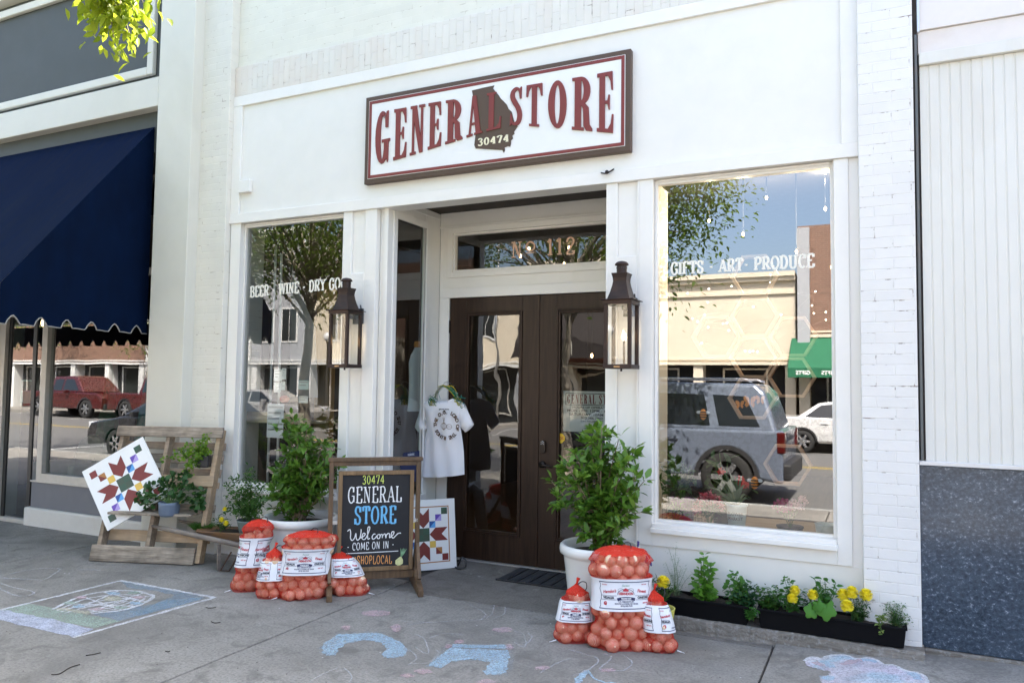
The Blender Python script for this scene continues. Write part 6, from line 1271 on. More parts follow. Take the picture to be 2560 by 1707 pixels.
def panel(nm, a_, b_, c_, d_, th_, m):
    b = MB(); n_ = (b_ - a_).cross(d_ - a_).normalized() * th_; b.add([a_, b_, c_, d_, a_ + n_, b_ + n_, c_ + n_, d_ + n_], [(0, 3, 2, 1), (4, 5, 6, 7), (0, 1, 5, 4), (1, 2, 6, 5), (2, 3, 7, 6), (3, 0, 4, 7)]); b.build(nm, m, wb_, bevel=.003)
panel('tray_side', bA + sp2, bB + sp2, tB, tA, .014, m_bar); panel('tray_side', bA + ty2 - sp2, bB + ty2 - sp2, tB + ty2, tA + ty2, .014, m_bar); panel('tray_end', bA + sp2, bA + ty2 - sp2, tA + ty2, tA, .014, m_bar); panel('tray_floor', bA + sp2, bA + ty2 - sp2, bB + ty2 - sp2, bB + sp2, .012, m_bar)
for k in (0, 1):
    b = MB(); l0 = at(*zF(1440, 1215), BY) + sy * k; b.bar(l0, Vector((l0.x + .02, l0.y - .01, .0)), .03, .026); b.build('leg', m_barg, wb_, bevel=.003)
    b = MB(); b.tube([at(*zF(1560, 1290), BY) + sy * k, Vector((l0.x + .06, l0.y - .03, .012)), Vector((l0.x + .13, l0.y + .0, .012)), at(*zF(1650, 1290), BY) + sy * k], .007, 6); b.build('brace', m_rust, wb_)
b = MB(); wc = at(*zF(2150, 1290), BY) + Vector((0, .15, 0)); wc.z = .10; b.lathe([(.098, -.014), (.10, 0), (.098, .014), (.085, .014), (.085, -.014), (.098, -.014)], (0, 0, 0), 24); b.v = [(wc.x + p[0], wc.y + p[2], wc.z + p[1]) for p in b.v]
for k in range(6): a_ = math.pi * k / 3; b.bar((wc.x, wc.y, wc.z), (wc.x + .09 * math.cos(a_), wc.y, wc.z + .09 * math.sin(a_)), .012, .012, up=(0, 1, 0))
b.build('wheel', m_rust, wb_)
b = MB(); e1, e2 = tA.lerp(bA, .25), tB.lerp(bB, .25); b.add([e1, e2, e2 + ty2, e1 + ty2], [(0, 1, 2, 3)]); b.build('soil', m_soil, wb_)
def blades(name, label, cat, c, rx, ry, n, h, mat, seed, par=None, lean=.5, w=.004, group=None):
    rg = random.Random(seed); b = MB()
    for k in range(n):
        a_ = rg.uniform(0, 6.283); q = math.sqrt(rg.random()); s = Vector((c.x + rx * q * math.cos(a_) * .6, c.y + ry * q * math.sin(a_) * .6, c.z)); L = h * rg.uniform(.6, 1.1); d = Vector((math.cos(a_) * q * lean + rg.gauss(0, .15), math.sin(a_) * q * lean + rg.gauss(0, .15), 1)).normalized(); side = d.cross(Vector((rg.gauss(0, 1), rg.gauss(0, 1), .1))).normalized() * w
        m1 = s + d * L * .6; e = s + d * L + Vector((d.x, d.y, -.35)) * L * .35 * lean; b.add([s - side, s + side, m1 + side * .8, m1 - side * .8, e], [(0, 1, 2, 3), (3, 2, 4)], True)
    if par is None: return tag(b.build(name, mat), label, cat, group)
    return b.build(name, mat, par)
gc = at(*zF(1270, 1070), BY + .14); blades('grass_clump', 'clump of fine green grass in the wheelbarrow front', 'plant', gc, .14, .10, 520, .085, m_grass, 3, lean=.9, w=.0022)
m_yel_p = plain('marigold_yellow', (.86, .72, .03), .6, var=.18, scale=60, bumps=.2)
def bloom(mb, c, r, rg, n=76):
    r = r * 1.15
    """a pompon of small petals"""
    for k in range(n):
        z_ = 1 - 1.75 * (k + .5) / n; a_ = 2.399 * k; q = math.sqrt(max(0, 1 - z_ * z_)); d = Vector((q * math.cos(a_), q * math.sin(a_), z_)); p = Vector(c) + d * r * .62; t1 = d.cross(Vector((0, 0, 1)));
        if t1.length < .05: t1 = Vector((1, 0, 0))
        t1.normalize(); t2 = d.cross(t1).normalized(); w_ = r * .34; tip = p + d * r * .45 + t2 * rg.uniform(-.2, .2) * r
        mb.add([p - t1 * w_ * .6, p + t1 * w_ * .6, tip + t1 * w_, tip + d * r * .07, tip - t1 * w_], [(0, 1, 2, 3, 4)], True)
    mb.ball(c, r * .66, 10, 7)
def leafy(name, label, base, stems, leaf, ratio, mat, seed, per=10, rad=.02, stem_r=.002, blooms=(), br=.028, group=None, bias=None, cat='plant', stem_mat=None, bmat=None, fold=.12, droop=0.1):
    leaf *= 1.25; per = int(per * 1.7); rad *= 1.3; rg = random.Random(seed); base = Vector(base); t = thing(name, label, cat, base, group); b = MB(); pts = []
    for e in stems:
        e = Vector(e); s = base + Vector((rg.gauss(0, .010), rg.gauss(0, .008), 0)); m_ = s.lerp(e, .5) + Vector((rg.gauss(0, .008), rg.gauss(0, .008), .012)); P_ = smooth_pts([s, m_, e], 4); b.tube(P_, [stem_r * (1.2 - .07 * i) for i in range(len(P_))], 5)
        for k in range(per):
            f = (k + rg.random()) / per; c = Vector(P_[min(len(P_) - 1, int((.15 + .85 * f) * len(P_)))]) + Vector((rg.gauss(0, rad * .5), rg.gauss(0, rad * .5), rg.gauss(0, rad * .4))); a_ = 2.4 * k; pts.append((c, Vector((math.cos(a_), math.sin(a_), .35)), rg.uniform(.7, 1.15) * (1.1 - .35 * f)))
    b.build('stems', stem_mat or m_gstem, t); b = MB(); leaf_cloud(b, pts, leaf, rg, bias, ratio, fold, droop); b.build('foliage', mat, t)
    for c in blooms:
        b = MB(); b.tube(smooth_pts([base + (Vector(c) - base) * .2, base.lerp(Vector(c), .6) + Vector((0, 0, .01)), Vector(c)], 4), .0022, 5); st_ = b.build('flower_stem', m_gstem, t); b = MB(); bloom(b, c, br, rg); b.build('flower', bmat or m_yel_p, t)
    return t
m_marl = leaf_mat('marigold_leaves', [(.02, .06, .014), (.035, .09, .02), (.05, .12, .025)], .3)
leafy('marigold_plant', 'small marigold with two yellow blooms in the wheelbarrow', at(*zF(1470, 1075), BY + .08), [at(*zF(*q), BY + .08 + .05 * (i % 3 - 1)) for i, q in enumerate([(1400, 960), (1440, 930), (1490, 960), (1530, 990), (1360, 1000), (1420, 1010), (1500, 1040), (1470, 1000), (1550, 1040)])], .028, .4, m_marl, 51, 12, .02, blooms=[at(*zF(1467, 975), BY + .02), at(*zF(1510, 1008), BY + .02)], br=.019)
hp = at(*zF(1735, 1085), BY + .15); t = thing('potted_herb', 'bushy green herb in a grey green pot standing in the wheelbarrow', 'potted plant', hp)
b = MB(); b.lathe([(.078, -.03), (.088, .02), (.104, .085), (.11, .10), (.102, .10), (.094, .07)], hp, 30, cap0=True); b.build('pot', plain('grey_green_pot', (.13, .165, .15), .5, var=.06), t); b = MB(); b.lathe([(.0005, .08), (.1, .078)], hp, 20); b.build('soil', m_soil, t)
rg = random.Random(52); b = MB(); pts = []; hs_ = hp + Vector((0, 0, .08))
for q in [(1520, 620), (1560, 570), (1620, 590), (1700, 600), (1760, 570), (1830, 600), (1890, 650), (1540, 700), (1600, 690), (1680, 680), (1760, 690), (1840, 720), (1540, 800), (1620, 790), (1700, 780), (1790, 800), (1860, 810), (1520, 880), (1580, 900), (1660, 890), (1740, 880), (1820, 900), (1750, 470), (1720, 520), (1910, 740)]:
    e = at(*zF(*q), BY + .15 + rg.uniform(-.12, .12)); P_ = smooth_pts([hs_, hs_.lerp(e, .5) + Vector((0, 0, .03)), e], 5); b.tube(P_, .0018, 5)
    for k in range(70): f = .3 + .7 * rg.random(); c = Vector(P_[min(10, int(f * 11))]) + Vector((rg.gauss(0, .02), rg.gauss(0, .02), rg.gauss(0, .018))); pts.append((c, None, rg.uniform(.6, 1.1)))
b.build('stems', m_gstem, t); b = MB(); leaf_cloud(b, pts, .036, rg, None, .5, .1); b.build('foliage', m_herb, t); b = MB(); bloom(b, at(*zF(1497, 872), BY + .02), .016, rg); b.build('flower', m_yel_p, t)
# ---------------------------------------------------------------- window boxes on the ledge
m_box = plain('black_planter_plastic', (.005, .005, .006), .75, var=.15, bumps=.1, spec=.12)
def window_box(label, x0, x1):
    t = thing('planter_box', label, 'planter', ((x0 + x1) / 2, -.11, .095), 'long black planters on the ledge'); z0, z1, y0, y1 = .092, .218, -.198, -.02; k = .012
    b = MB(); v = [(x0 + k, y0 + k, z0), (x1 - k, y0 + k, z0), (x1 - k, y1 - k, z0), (x0 + k, y1 - k, z0), (x0, y0, z1 - .012), (x1, y0, z1 - .012), (x1, y1, z1 - .012), (x0, y1, z1 - .012)]
    b.add(v, [(0, 3, 2, 1), (0, 1, 5, 4), (1, 2, 6, 5), (2, 3, 7, 6), (3, 0, 4, 7)]); b.build('trough', m_box, t, bevel=.006)
    b = MB(); b.box(x0 - .008, x1 + .008, y0 - .008, y0 + .004, z1 - .013, z1 + .002); b.box(x0 - .008, x1 + .008, y1 - .004, y1 + .008, z1 - .013, z1 + .002); b.box(x0 - .008, x0 + .004, y0 + .0041, y1 - .0041, z1 - .013, z1 + .002); b.box(x1 - .004, x1 + .008, y0 + .0041, y1 - .0041, z1 - .013, z1 + .002); b.build('rim', m_box, t, bevel=.003)
    b = MB(); rg = random.Random(int(x0 * 100)); nx = 26
    v = [(x0 + .004 + (x1 - x0 - .008) * i / nx, y0 + .004 + (y1 - y0 - .008) * j / 5, z1 - .018 + rg.uniform(-.006, .008)) for j in range(6) for i in range(nx + 1)]; b.add(v, [(j * (nx + 1) + i, j * (nx + 1) + i + 1, (j + 1) * (nx + 1) + i + 1, (j + 1) * (nx + 1) + i) for j in range(5) for i in range(nx)], True); b.build('soil', m_soil, t)
window_box('shorter black planter box under the window, nearer the doors', -1.40, -.785); window_box('longer black planter box under the window, at the brick pilaster', -.722, .135)
def L_(q, y=-.11): return at(*zL(*q), y)
m_basil = leaf_mat('basil_leaves', [(.07, .19, .02), (.10, .25, .03), (.14, .31, .04)], .4, .4); m_celery = leaf_mat('celery_leaves', [(.06, .17, .03), (.09, .22, .04)], .4); m_bushy = leaf_mat('blue_green_leaves', [(.02, .07, .03), (.035, .10, .04), (.05, .14, .03)], .3); m_pep = leaf_mat('pepper_leaves', [(.04, .14, .02), (.06, .18, .03)], .35); m_fern = leaf_mat('feathery_leaves', [(.12, .20, .10), (.17, .26, .14)], .3); m_thy = leaf_mat('thyme_leaves', [(.04, .10, .035), (.07, .15, .05), (.09, .18, .06)], .3); m_squash = leaf_mat('squash_leaves', [(.06, .20, .02), (.09, .26, .03)], .35)
bs = lambda x, y=-.11: Vector((L_((x, 600), y).x, y, .205))
leafy('basil_plant', 'tall bright green basil in the shorter planter', bs(545), [L_(q) for q in ((515, 190), (500, 240), (540, 230), (580, 260), (470, 320), (560, 340), (450, 400), (520, 400), (580, 440), (480, 470))] + [L_(q, -.15) for q in ((480, 520), (560, 530), (610, 520), (510, 480))], .052, .58, m_basil, 61, 11, .014, .0035, bias=(0, -.6, .8))
leafy('celery_plant', 'upright parsley-like plant with pale leaf tufts in the shorter planter', bs(800), [L_(q) for q in ((740, 340), (780, 345), (820, 370), (700, 410), (850, 420), (790, 400))], .040, .8, m_celery, 62, 9, .012, .0022, bias=(0, -.6, .8))
leafy('leafy_plant', 'low blue green leafy plant spilling between the two planters', bs(880), [L_(q, -.11 + .05 * (i % 3 - 1)) for i, q in enumerate(((690, 480), (740, 500), (800, 470), (860, 440), (900, 420), (940, 460), (700, 560), (760, 560), (830, 540), (890, 520), (950, 530), (840, 590), (900, 580)))], .034, .55, m_bushy, 63, 15, .02)
leafy('leafy_plant', 'dense mid green herb at the left end of the longer planter', bs(1050), [L_(q, -.11 + .05 * (i % 3 - 1)) for i, q in enumerate(((960, 440), (1000, 470), (1040, 460), (1090, 470), (1130, 450), (970, 540), (1030, 540), (1090, 540), (1150, 540), (1000, 600), (1070, 600), (1140, 610), (1180, 590)))], .032, .55, leaf_mat('parsley_leaves', [(.03, .09, .02), (.05, .14, .025), (.07, .18, .03)], .3), 64, 15, .02)
leafy('succulent_plant', 'small rosette plant hanging in the gap between the planters', L_((912, 690), -.20), [L_(q, -.215) for q in ((890, 640), (930, 630), (875, 660), (950, 660), (912, 625), (905, 690), (925, 700))], .035, .4, m_pep, 65, 8, .012)
leafy('marigold_plant', 'marigold with two yellow blooms beside the dense green herb', bs(1225), [L_(q) for q in ((1180, 380), (1220, 370), (1255, 410), (1190, 440), (1240, 450), (1170, 520), (1290, 520), (1300, 560), (1330, 480), (1350, 560))], .036, .42, m_pep, 66, 9, .015, blooms=[L_((1265, 475), -.14), L_((1245, 540), -.17)], br=.026, bias=(0, -.5, .8))
leafy('marigold_plant', 'marigold with a single yellow bloom beside the big leaved plant', bs(1380), [L_(q) for q in ((1350, 480), (1400, 560), (1330, 560), (1370, 520), (1420, 590))], .028, .35, m_marl, 67, 12, .02, blooms=[L_((1411, 508), -.14)], br=.027)
leafy('pepper_plant', 'young pepper plant with upright leaves in the longer planter', bs(1500), [L_(q) for q in ((1430, 390), (1470, 385), (1510, 385), (1490, 430), (1600, 410), (1610, 460), (1450, 460), (1540, 460), (1560, 520), (1460, 500), (1500, 540))], .046, .45, m_pep, 68, 6, .01, .003, bias=(0, -.5, .85))
t = leafy('squash_plant', 'broad lobed bright green leaves drooping over the planter front', L_((1490, 610), -.16), [L_((1440, 620), -.19), L_((1540, 620), -.20), L_((1400, 630), -.20)], .03, .7, m_squash, 69, 2, .01)
b = MB()
for (q, s_, rot) in (((1520, 625), .082, -1.45), ((1400, 635), .06, -2.1), ((1455, 590), .05, -1.0)):
    c = L_(q, -.205); pts_ = []
    for k in range(20): a_ = 2 * math.pi * k / 20; r_ = s_ * (.62 + .38 * abs(math.cos(a_ * 2.5 + .2))) * (1.0 if abs(a_ - math.pi) > .5 else .55); pts_.append((c.x + r_ * .8 * math.cos(a_ + rot), c.y - .015 - .02 * math.cos(a_), c.z + r_ * .85 * math.sin(a_ + rot)))
    b.add([(c.x, c.y - .03, c.z)] + pts_, [(0, 1 + k, 1 + (k + 1) % 20) for k in range(20)], True)
b.build('broad_leaf', m_squash, t)
leafy('marigold_plant', 'bushy marigold with four yellow blooms near the brick pilaster', bs(1770), [L_(q, -.11 + .04 * (i % 3 - 1)) for i, q in enumerate(((1680, 560), (1720, 530), (1770, 520), (1820, 540), (1850, 560), (1700, 610), (1760, 590), (1820, 610), (1860, 630), (1740, 640), (1840, 680)))], .030, .3, m_marl, 70, 16, .02, blooms=[L_((1660, 510), -.13), L_((1730, 490), -.14), L_((1845, 510), -.12), L_((1690, 602), -.19)], br=.031)
leafy('thyme_plant', 'low thyme with fine leaves at the right end of the longer planter', bs(2090), [L_(q, -.11 + .05 * (i % 3 - 1)) for i, q in enumerate(((1990, 600), (2040, 570), (2070, 560), (2110, 580), (2150, 610), (2180, 640), (2010, 660), (2070, 640), (2130, 660), (2190, 690), (2000, 720), (2060, 710), (2210, 720), (2100, 600), (2230, 760)))], .013, .5, m_thy, 71, 34, .018, .0014)
leafy('trailing_plant', 'pale trailing sprig hanging over the right end of the longer planter', L_((1970, 690), -.2), [L_(q, -.212) for q in ((1960, 760), (1975, 800), (1965, 830), (1985, 740), (1950, 720))], .022, .6, leaf_mat('pale_sprig', [(.16, .24, .06), (.22, .30, .08)], .35), 72, 9, .008)
t = leafy('asparagus_fern', 'wispy pale feathery herb against the white base panel', Vector((L_((290, 500)).x, -.10, .205)), [L_(q, -.08) for q in ((295, 105), (235, 130), (270, 180), (320, 200), (215, 260), (340, 290), (380, 290), (430, 330), (250, 330), (300, 330))], .014, .16, m_fern, 73, 46, .022, .0013, stem_mat=plain('pale_stem', (.20, .26, .12), .6))
# yellow pot with a marigold, lavender behind
yp = gz(*zL(160, 770)); yp = Vector((-1.31, -.42, 0)); t = thing('potted_marigold', 'marigold with one yellow bloom in a yellow pot behind the right small sack', 'potted plant', yp)
b = MB(); b.lathe([(.062, .002), (.088, .15), (.094, .19), (.098, .20), (.090, .20), (.085, .17)], yp, 32, cap0=True); b.build('pot', plain('yellow_pot', (.66, .62, .13), .4, var=.04), t); b = MB(); b.lathe([(.0005, .175), (.088, .17)], yp, 20); b.build('soil', m_soil, t)
rg = random.Random(74); pts = []; b = MB(); s0 = yp + Vector((0, 0, .18))
for q in [(60, 450), (100, 400), (140, 390), (190, 440), (240, 440), (280, 470), (70, 520), (130, 480), (180, 510), (240, 520), (110, 560), (200, 560), (150, 560)]:
    e = at(*zL(*q), -.42 + rg.uniform(-.07, .07)); P_ = smooth_pts([s0, s0.lerp(e, .5) + Vector((0, 0, .02)), e], 4); b.tube(P_, .0022, 5)
    for k in range(20): c = Vector(P_[min(8, int((.3 + .7 * rg.random()) * 9))]); pts.append((c, Vector((rg.gauss(0, .6), rg.gauss(0, .6), .7)), rg.uniform(.8, 1.2)))
b.build('stems', m_gstem, t); b = MB(); leaf_cloud(b, pts, .042, rg, None, .2, .1); b.build('foliage', m_marl, t); b = MB(); bloom(b, at(*zL(190, 407), -.44), .034, rg); b.build('flower', m_yel_p, t)
lv = thing('lavender', 'lavender stalks with violet spikes behind the largest onion sack', 'plant', Vector((-1.50, -.34, 0))); b = MB(); b.lathe([(.06, .0), (.075, .17), (.07, .17), (.0005, .15)], lv.location, 20, cap0=True); b.build('pot', m_blackpl, lv)
b = MB(); b2 = MB(); pts = []; rg = random.Random(75); b3 = []
for i, (q, e0) in enumerate((((940, 440), 90), ((1020, 500), 50), ((1060, 555), 26), ((945, 370), 40), ((978, 570), 20), ((1010, 640), 0))):
    e = at(*zK(*q), -.34); s0 = lv.location + Vector((rg.gauss(0, .02), rg.gauss(0, .02), .15)); P_ = smooth_pts([s0, s0.lerp(e, .5) + Vector((.0, 0, .02)), e], 5); b.tube(P_, .0016, 5)
    for k in range(22): c = Vector(P_[min(10, int(rg.random() * 7))]); pts.append((c, None, rg.uniform(.7, 1.2)))
    if e0:
        bb = MB()
        for k in range(int(e0 / 4)): bb.ball(e + Vector((rg.gauss(0, .003), rg.gauss(0, .003), -.001 * k * 3.2)), .0055, 6, 5, (1, 1, 1.3))
        bb.build('flower_spike', plain('lavender_violet', (.05, .03, .19), .7, var=.2, scale=80), lv)
b.build('stems', m_gstem, lv); b = MB(); leaf_cloud(b, pts, .03, rg, None, .2, .1); b.build('foliage', leaf_mat('lavender_leaves', [(.06, .12, .05), (.09, .16, .07)], .3), lv)
# ================================================================ pavement chalk
def chalk_mat(name, col, dens=.6, col2=None, sc=(38, 38, 38), c3=None):
    if name in _M: return _M[name]
    m, nt, out = new_mat(name); v = coords(nt); n1 = noise(nt, scale_vec(nt, v, sc, rot=(0, 0, .6)), 1.6, 5, .75); n2 = noise(nt, v, 7, 4, .65); n4 = noise(nt, v, 220, 3, .7)
    c = col
    if col2:
        c = mixc(nt, ramp(nt, noise(nt, v, 3.2, 3, .5, .8), [(.44, (0, 0, 0)), (.6, (1, 1, 1))]), col, col2)
        if c3: c = mixc(nt, ramp(nt, noise(nt, scale_vec(nt, v, (1, 1, 1), loc=(3, 5, 0)), 3.4, 3, .5, .8), [(.52, (0, 0, 0)), (.64, (.8, .8, .8))]), c, c3)
    k = math_(nt, 'ADD', math_(nt, 'MULTIPLY', n1, .75), math_(nt, 'MULTIPLY', n4, .55)); f = ramp(nt, k, [(.64 - .34 * dens, (0, 0, 0)), (.98 - .34 * dens, (1, 1, 1))])
    f = math_(nt, 'MULTIPLY', f, math_(nt, 'MULTIPLY', ramp(nt, n2, [(.2, (.45, .45, .45)), (.6, (1, 1, 1))]), min(1, .35 + dens * .75)))
    p = N(nt, 'ShaderNodeBsdfDiffuse')
    if hasattr(c, 'is_linked'): nt.links.new(c, p.inputs[0])
    else: p.inputs[0].default_value = (*c, 1)
    t = N(nt, 'ShaderNodeBsdfTransparent'); mx = N(nt, 'ShaderNodeMixShader'); nt.links.new(f, mx.inputs[0]); nt.links.new(t.outputs[0], mx.inputs[1]); nt.links.new(p.outputs[0], mx.inputs[2]); nt.links.new(mx.outputs[0], out.inputs[0]); _M[name] = m; return m
ch_w = chalk_mat('pavement_chalk_white', (.68, .68, .70), .80); ch_b = chalk_mat('pavement_chalk_blue', (.44, .60, .72), .62); ch_sk = chalk_mat('pavement_chalk_sky', (.28, .42, .55), .42, sc=(60, 9, 30)); ch_g = chalk_mat('pavement_chalk_green', (.40, .50, .42), .62); ch_l = chalk_mat('pavement_chalk_lilac', (.52, .55, .66), .75); ch_p = chalk_mat('pavement_chalk_pink', (.62, .46, .48), .6); ch_y = chalk_mat('pavement_chalk_yellow', (.60, .58, .45), .6); ch_pl = chalk_mat('pavement_chalk_mix', (.68, .62, .72), .72, (.74, .73, .78), c3=(.45, .62, .72)); ch_f = chalk_mat('pavement_chalk_faint', (.60, .60, .61), .5)
z7 = Z(((0, 1400), 4.3556)); zB_ = Z(((600, 1450), 1.8092)); zC_ = Z(((1960, 1600), 3.92)); zS_ = Z(((1330, 1250), 3.564)); LZ = [.0020]
def slab_z(x, y): return max(0.0, (min(.02, y) + 2.95) / 2.97 * (.012 + .098 * (x + .613) / 3.006)) if x > -.613 else 0.0
def gp(q, zf, z=None):
    h = 0.0
    for _ in range(6): p = gz(*zf(*q), LZ[0] + h); h = slab_z(p.x, p.y)
    return (p.x, p.y)
_cj = random.Random(4)
def patch(pts, zf, mat, nm, par, sub=3):
    LZ[0] += .00004; b = MB(); P_ = [gp(q, zf) for q in pts]; P_ = subdiv(P_, 6); P_ = [(x + _cj.gauss(0, .006), y + _cj.gauss(0, .006)) for x, y in P_]; b.add([(x, y, LZ[0] + slab_z(x, y) + (.0015 if x > -.61 else 0)) for x, y in P_], [tuple(range(len(P_)))])
    o = b.build(nm, mat, par); me = o.data
    if me.polygons[0].normal.z < 0: me.flip_normals()
    return o
def stroke(pts, zf, w, mat, nm, par, sm=True):
    LZ[0] += .00004; P_ = [gp(q, zf) for q in pts]; P_ = smooth_pts(P_, 5) if sm and len(P_) > 2 else subdiv([P_[0], P_[-1]], 40)[:41]; b = MB(); P_ = [(x + _cj.gauss(0, .002), y + _cj.gauss(0, .002)) for x, y in P_]; ribbon(b, P_, [w * _cj.uniform(.6, 1.25) for _ in P_], lambda x, y: (x, y, LZ[0] + slab_z(x, y) + (.0015 if x > -.61 else 0))); o = b.build(nm, mat, par)
    return o
t = thing('chalk_drawing', 'square chalk picture with blue sky, green ground and a ribbed dome at the left', 'chalk drawing', (-5.1, -1.6, 0))
patch([(0, 540), (70, 520), (330, 470), (960, 590), (1310, 660), (1020, 740), (560, 640), (240, 580)], z7, ch_g, 'green_band', t); patch([(-120, 590), (0, 535), (240, 580), (560, 640), (1020, 745), (800, 835), (400, 740), (0, 645)], z7, ch_l, 'lilac_band', t)
patch([(1000, 585), (1340, 545), (1500, 500), (1660, 480), (1780, 440), (2200, 400), (2250, 410), (1300, 660)], z7, ch_sk, 'sky_fill', t); patch([(1330, 230), (1500, 240), (2180, 390), (1800, 430), (1900, 380), (1620, 320), (1420, 310)], z7, ch_sk, 'sky_fill', t); patch([(1780, 430), (2200, 395), (2140, 440), (1500, 600), (1400, 560), (1640, 500)], z7, ch_sk, 'sky_fill', t)
for a_, b_ in (((1310, 218), (2330, 402)), ((2350, 400), (800, 838)), ((1330, 216), (0, 540))): stroke([a_, ((a_[0] + b_[0]) / 2, (a_[1] + b_[1]) / 2), b_], z7, .034, ch_w, 'outline', t, False)
dome = [(580, 530), (700, 470), (830, 410), (1000, 360), (1250, 328), (1480, 335), (1620, 365), (1665, 395), (1600, 450), (1480, 500), (1330, 540), (1150, 560), (990, 580)]
stroke(dome, z7, .03, ch_w, 'dome_line', t)
for k in (.72, .42, .15): stroke([(x * .5 + 785 * .5 + (x - 785) * .5 * 1.0 + (1 - k) * (-20), 555 + (y - 555) * k) if False else (785 + (x - 785) * (.55 + .45 * k) + (1 - k) * 60, 555 + (y - 555) * k + (1 - k) * (-.12) * (x - 785)) for x, y in dome], z7, .022, ch_w, 'dome_line', t)
for a_, b_ in (((860, 520), (1290, 330)), ((1000, 560), (1560, 350)), ((720, 470), (1500, 500)), ((900, 395), (1330, 540)), ((1130, 345), (1590, 450)), ((700, 530), (1640, 385))): stroke([a_, ((a_[0] + b_[0]) / 2, (a_[1] + b_[1]) / 2), b_], z7, .020, ch_w, 'dome_line', t, False)
def blob(c, rx, ry, zf, mat, nm, par, rg=random.Random(9)): patch([(c[0] + rx * math.cos(a) * (1 + rg.uniform(-.2, .15)), c[1] + ry * math.sin(a) * (1 + rg.uniform(-.2, .15))) for a in [2 * math.pi * k / 12 for k in range(12)]], zf, mat, nm, par)
for c, m in (((880, 402), ch_p), ((1505, 402), ch_p), ((1050, 530), ch_p), ((1240, 357), ch_b), ((1485, 465), ch_b), ((850, 500), ch_b), ((1455, 352), ch_g), ((760, 462), ch_g), ((1305, 515), ch_g)): blob(c, 75, 17, z7, m, 'tinted_cell', t)
blob((1235, 415), 110, 28, z7, ch_y, 'tinted_cell', t); patch([(575, 530), (700, 515), (990, 560), (950, 592)], z7, ch_y, 'base_band', t)
t = thing('chalk_drawing', 'thin white chalk outlines of two long loops at the far left', 'chalk drawing', (-6.3, -1.6, 0))
stroke([(-60, 190), (100, 150), (300, 105), (480, 85), (600, 85), (650, 100), (560, 165), (460, 212), (300, 205), (-40, 185)], z7, .02, ch_f, 'outline', t); stroke([(-60, 225), (130, 290), (330, 330), (370, 350), (300, 385), (150, 375), (-60, 280)], z7, .02, ch_f, 'outline', t); stroke([(870, 98), (1000, 103), (1110, 105)], z7, .02, ch_f, 'outline', t)
def halo(pts, zf, m, par):
    cx_ = sum(p[0] for p in pts) / len(pts); cy_ = sum(p[1] for p in pts) / len(pts); patch([(p[0] + (p[0] - cx_) * .10 + _cj.gauss(0, 7), p[1] + (p[1] - cy_) * .10 + _cj.gauss(0, 4)) for p in pts], zf, m, 'dust', par)
ch_bh = chalk_mat('pavement_chalk_blue_dust', (.33, .46, .56), .12); ch_ph = chalk_mat('pavement_chalk_pale_dust', (.60, .60, .66), .2)
t = thing('chalk_drawing', 'thick blue chalk arch on the pavement before the chalkboard', 'chalk drawing', gz(*zB_(560, 290)))
AP = [(370, 330), (375, 290), (440, 245), (520, 240), (620, 235), (700, 265), (755, 300), (750, 335), (700, 350), (650, 348), (645, 330), (670, 310), (640, 280), (560, 268), (480, 285), (445, 310), (440, 335), (400, 342)]; halo(AP, zB_, ch_bh, t); patch(AP, zB_, ch_b, 'arch', t)
t = thing('chalk_drawing', 'blue chalk letter-like shape with a split bar, centre of the pavement', 'chalk drawing', gz(*zB_(1040, 350)))
patch([(962, 288), (1200, 290), (1212, 308), (960, 303)], zB_, ch_b, 'bar', t); halo([(850, 385), (920, 325), (955, 290), (1215, 290), (1220, 380), (1190, 425), (1110, 430), (1105, 410), (1130, 370), (1050, 355), (960, 365), (910, 395)], zB_, ch_bh, t); patch([(850, 385), (920, 325), (955, 306), (1215, 312), (1215, 380), (1190, 420), (1110, 425), (1105, 410), (1130, 370), (1050, 355), (960, 365), (910, 395)], zB_, ch_b, 'bar', t)
t = thing('chalk_drawing', 'small blue chalk leaf shape with white scribbles before the largest onion sack', 'chalk drawing', gz(*zB_(1550, 420)))
patch([(1505, 462), (1520, 440), (1545, 415), (1572, 403), (1562, 440), (1535, 468)], zB_, ch_b, 'leaf', t); stroke([(1575, 405), (1600, 440), (1650, 460), (1700, 462)], zB_, .016, ch_b, 'leaf', t)
for s in ([(1480, 310), (1550, 330), (1620, 355), (1580, 400), (1500, 430)], [(1640, 330), (1680, 345), (1660, 370), (1630, 400), (1700, 410)], [(1730, 335), (1775, 370), (1740, 405), (1690, 405)], [(1360, 415), (1440, 370), (1500, 350)]): stroke(s, zB_, .010, ch_f, 'scribble', t)
t = thing('chalk_scribbles', 'faint white chalk scribbles and pink smudges over the middle of the pavement', 'chalk drawing', gz(*zB_(900, 250)))
for s in ([(710, 215), (800, 195), (1000, 180), (1100, 175), (1140, 150), (1150, 110)], [(1090, 178), (1110, 150), (1070, 125), (1040, 110)], [(1150, 170), (1195, 150), (1200, 120)], [(860, 260), (920, 240), (1010, 245)], [(790, 300), (850, 330), (830, 260), (760, 235)], [(770, 375), (850, 370), (900, 330), (880, 310)], [(1240, 280), (1290, 300), (1280, 240), (1200, 225)], [(300, 465), (380, 420), (440, 395)], [(470, 395), (505, 430), (490, 465)], [(700, 180), (770, 185), (880, 190)], [(1270, 180), (1340, 165), (1380, 172)], [(740, 300), (800, 345), (760, 380)], [(1290, 290), (1320, 260), (1300, 235)]): stroke(s, zB_, .008, ch_f, 'scribble', t)
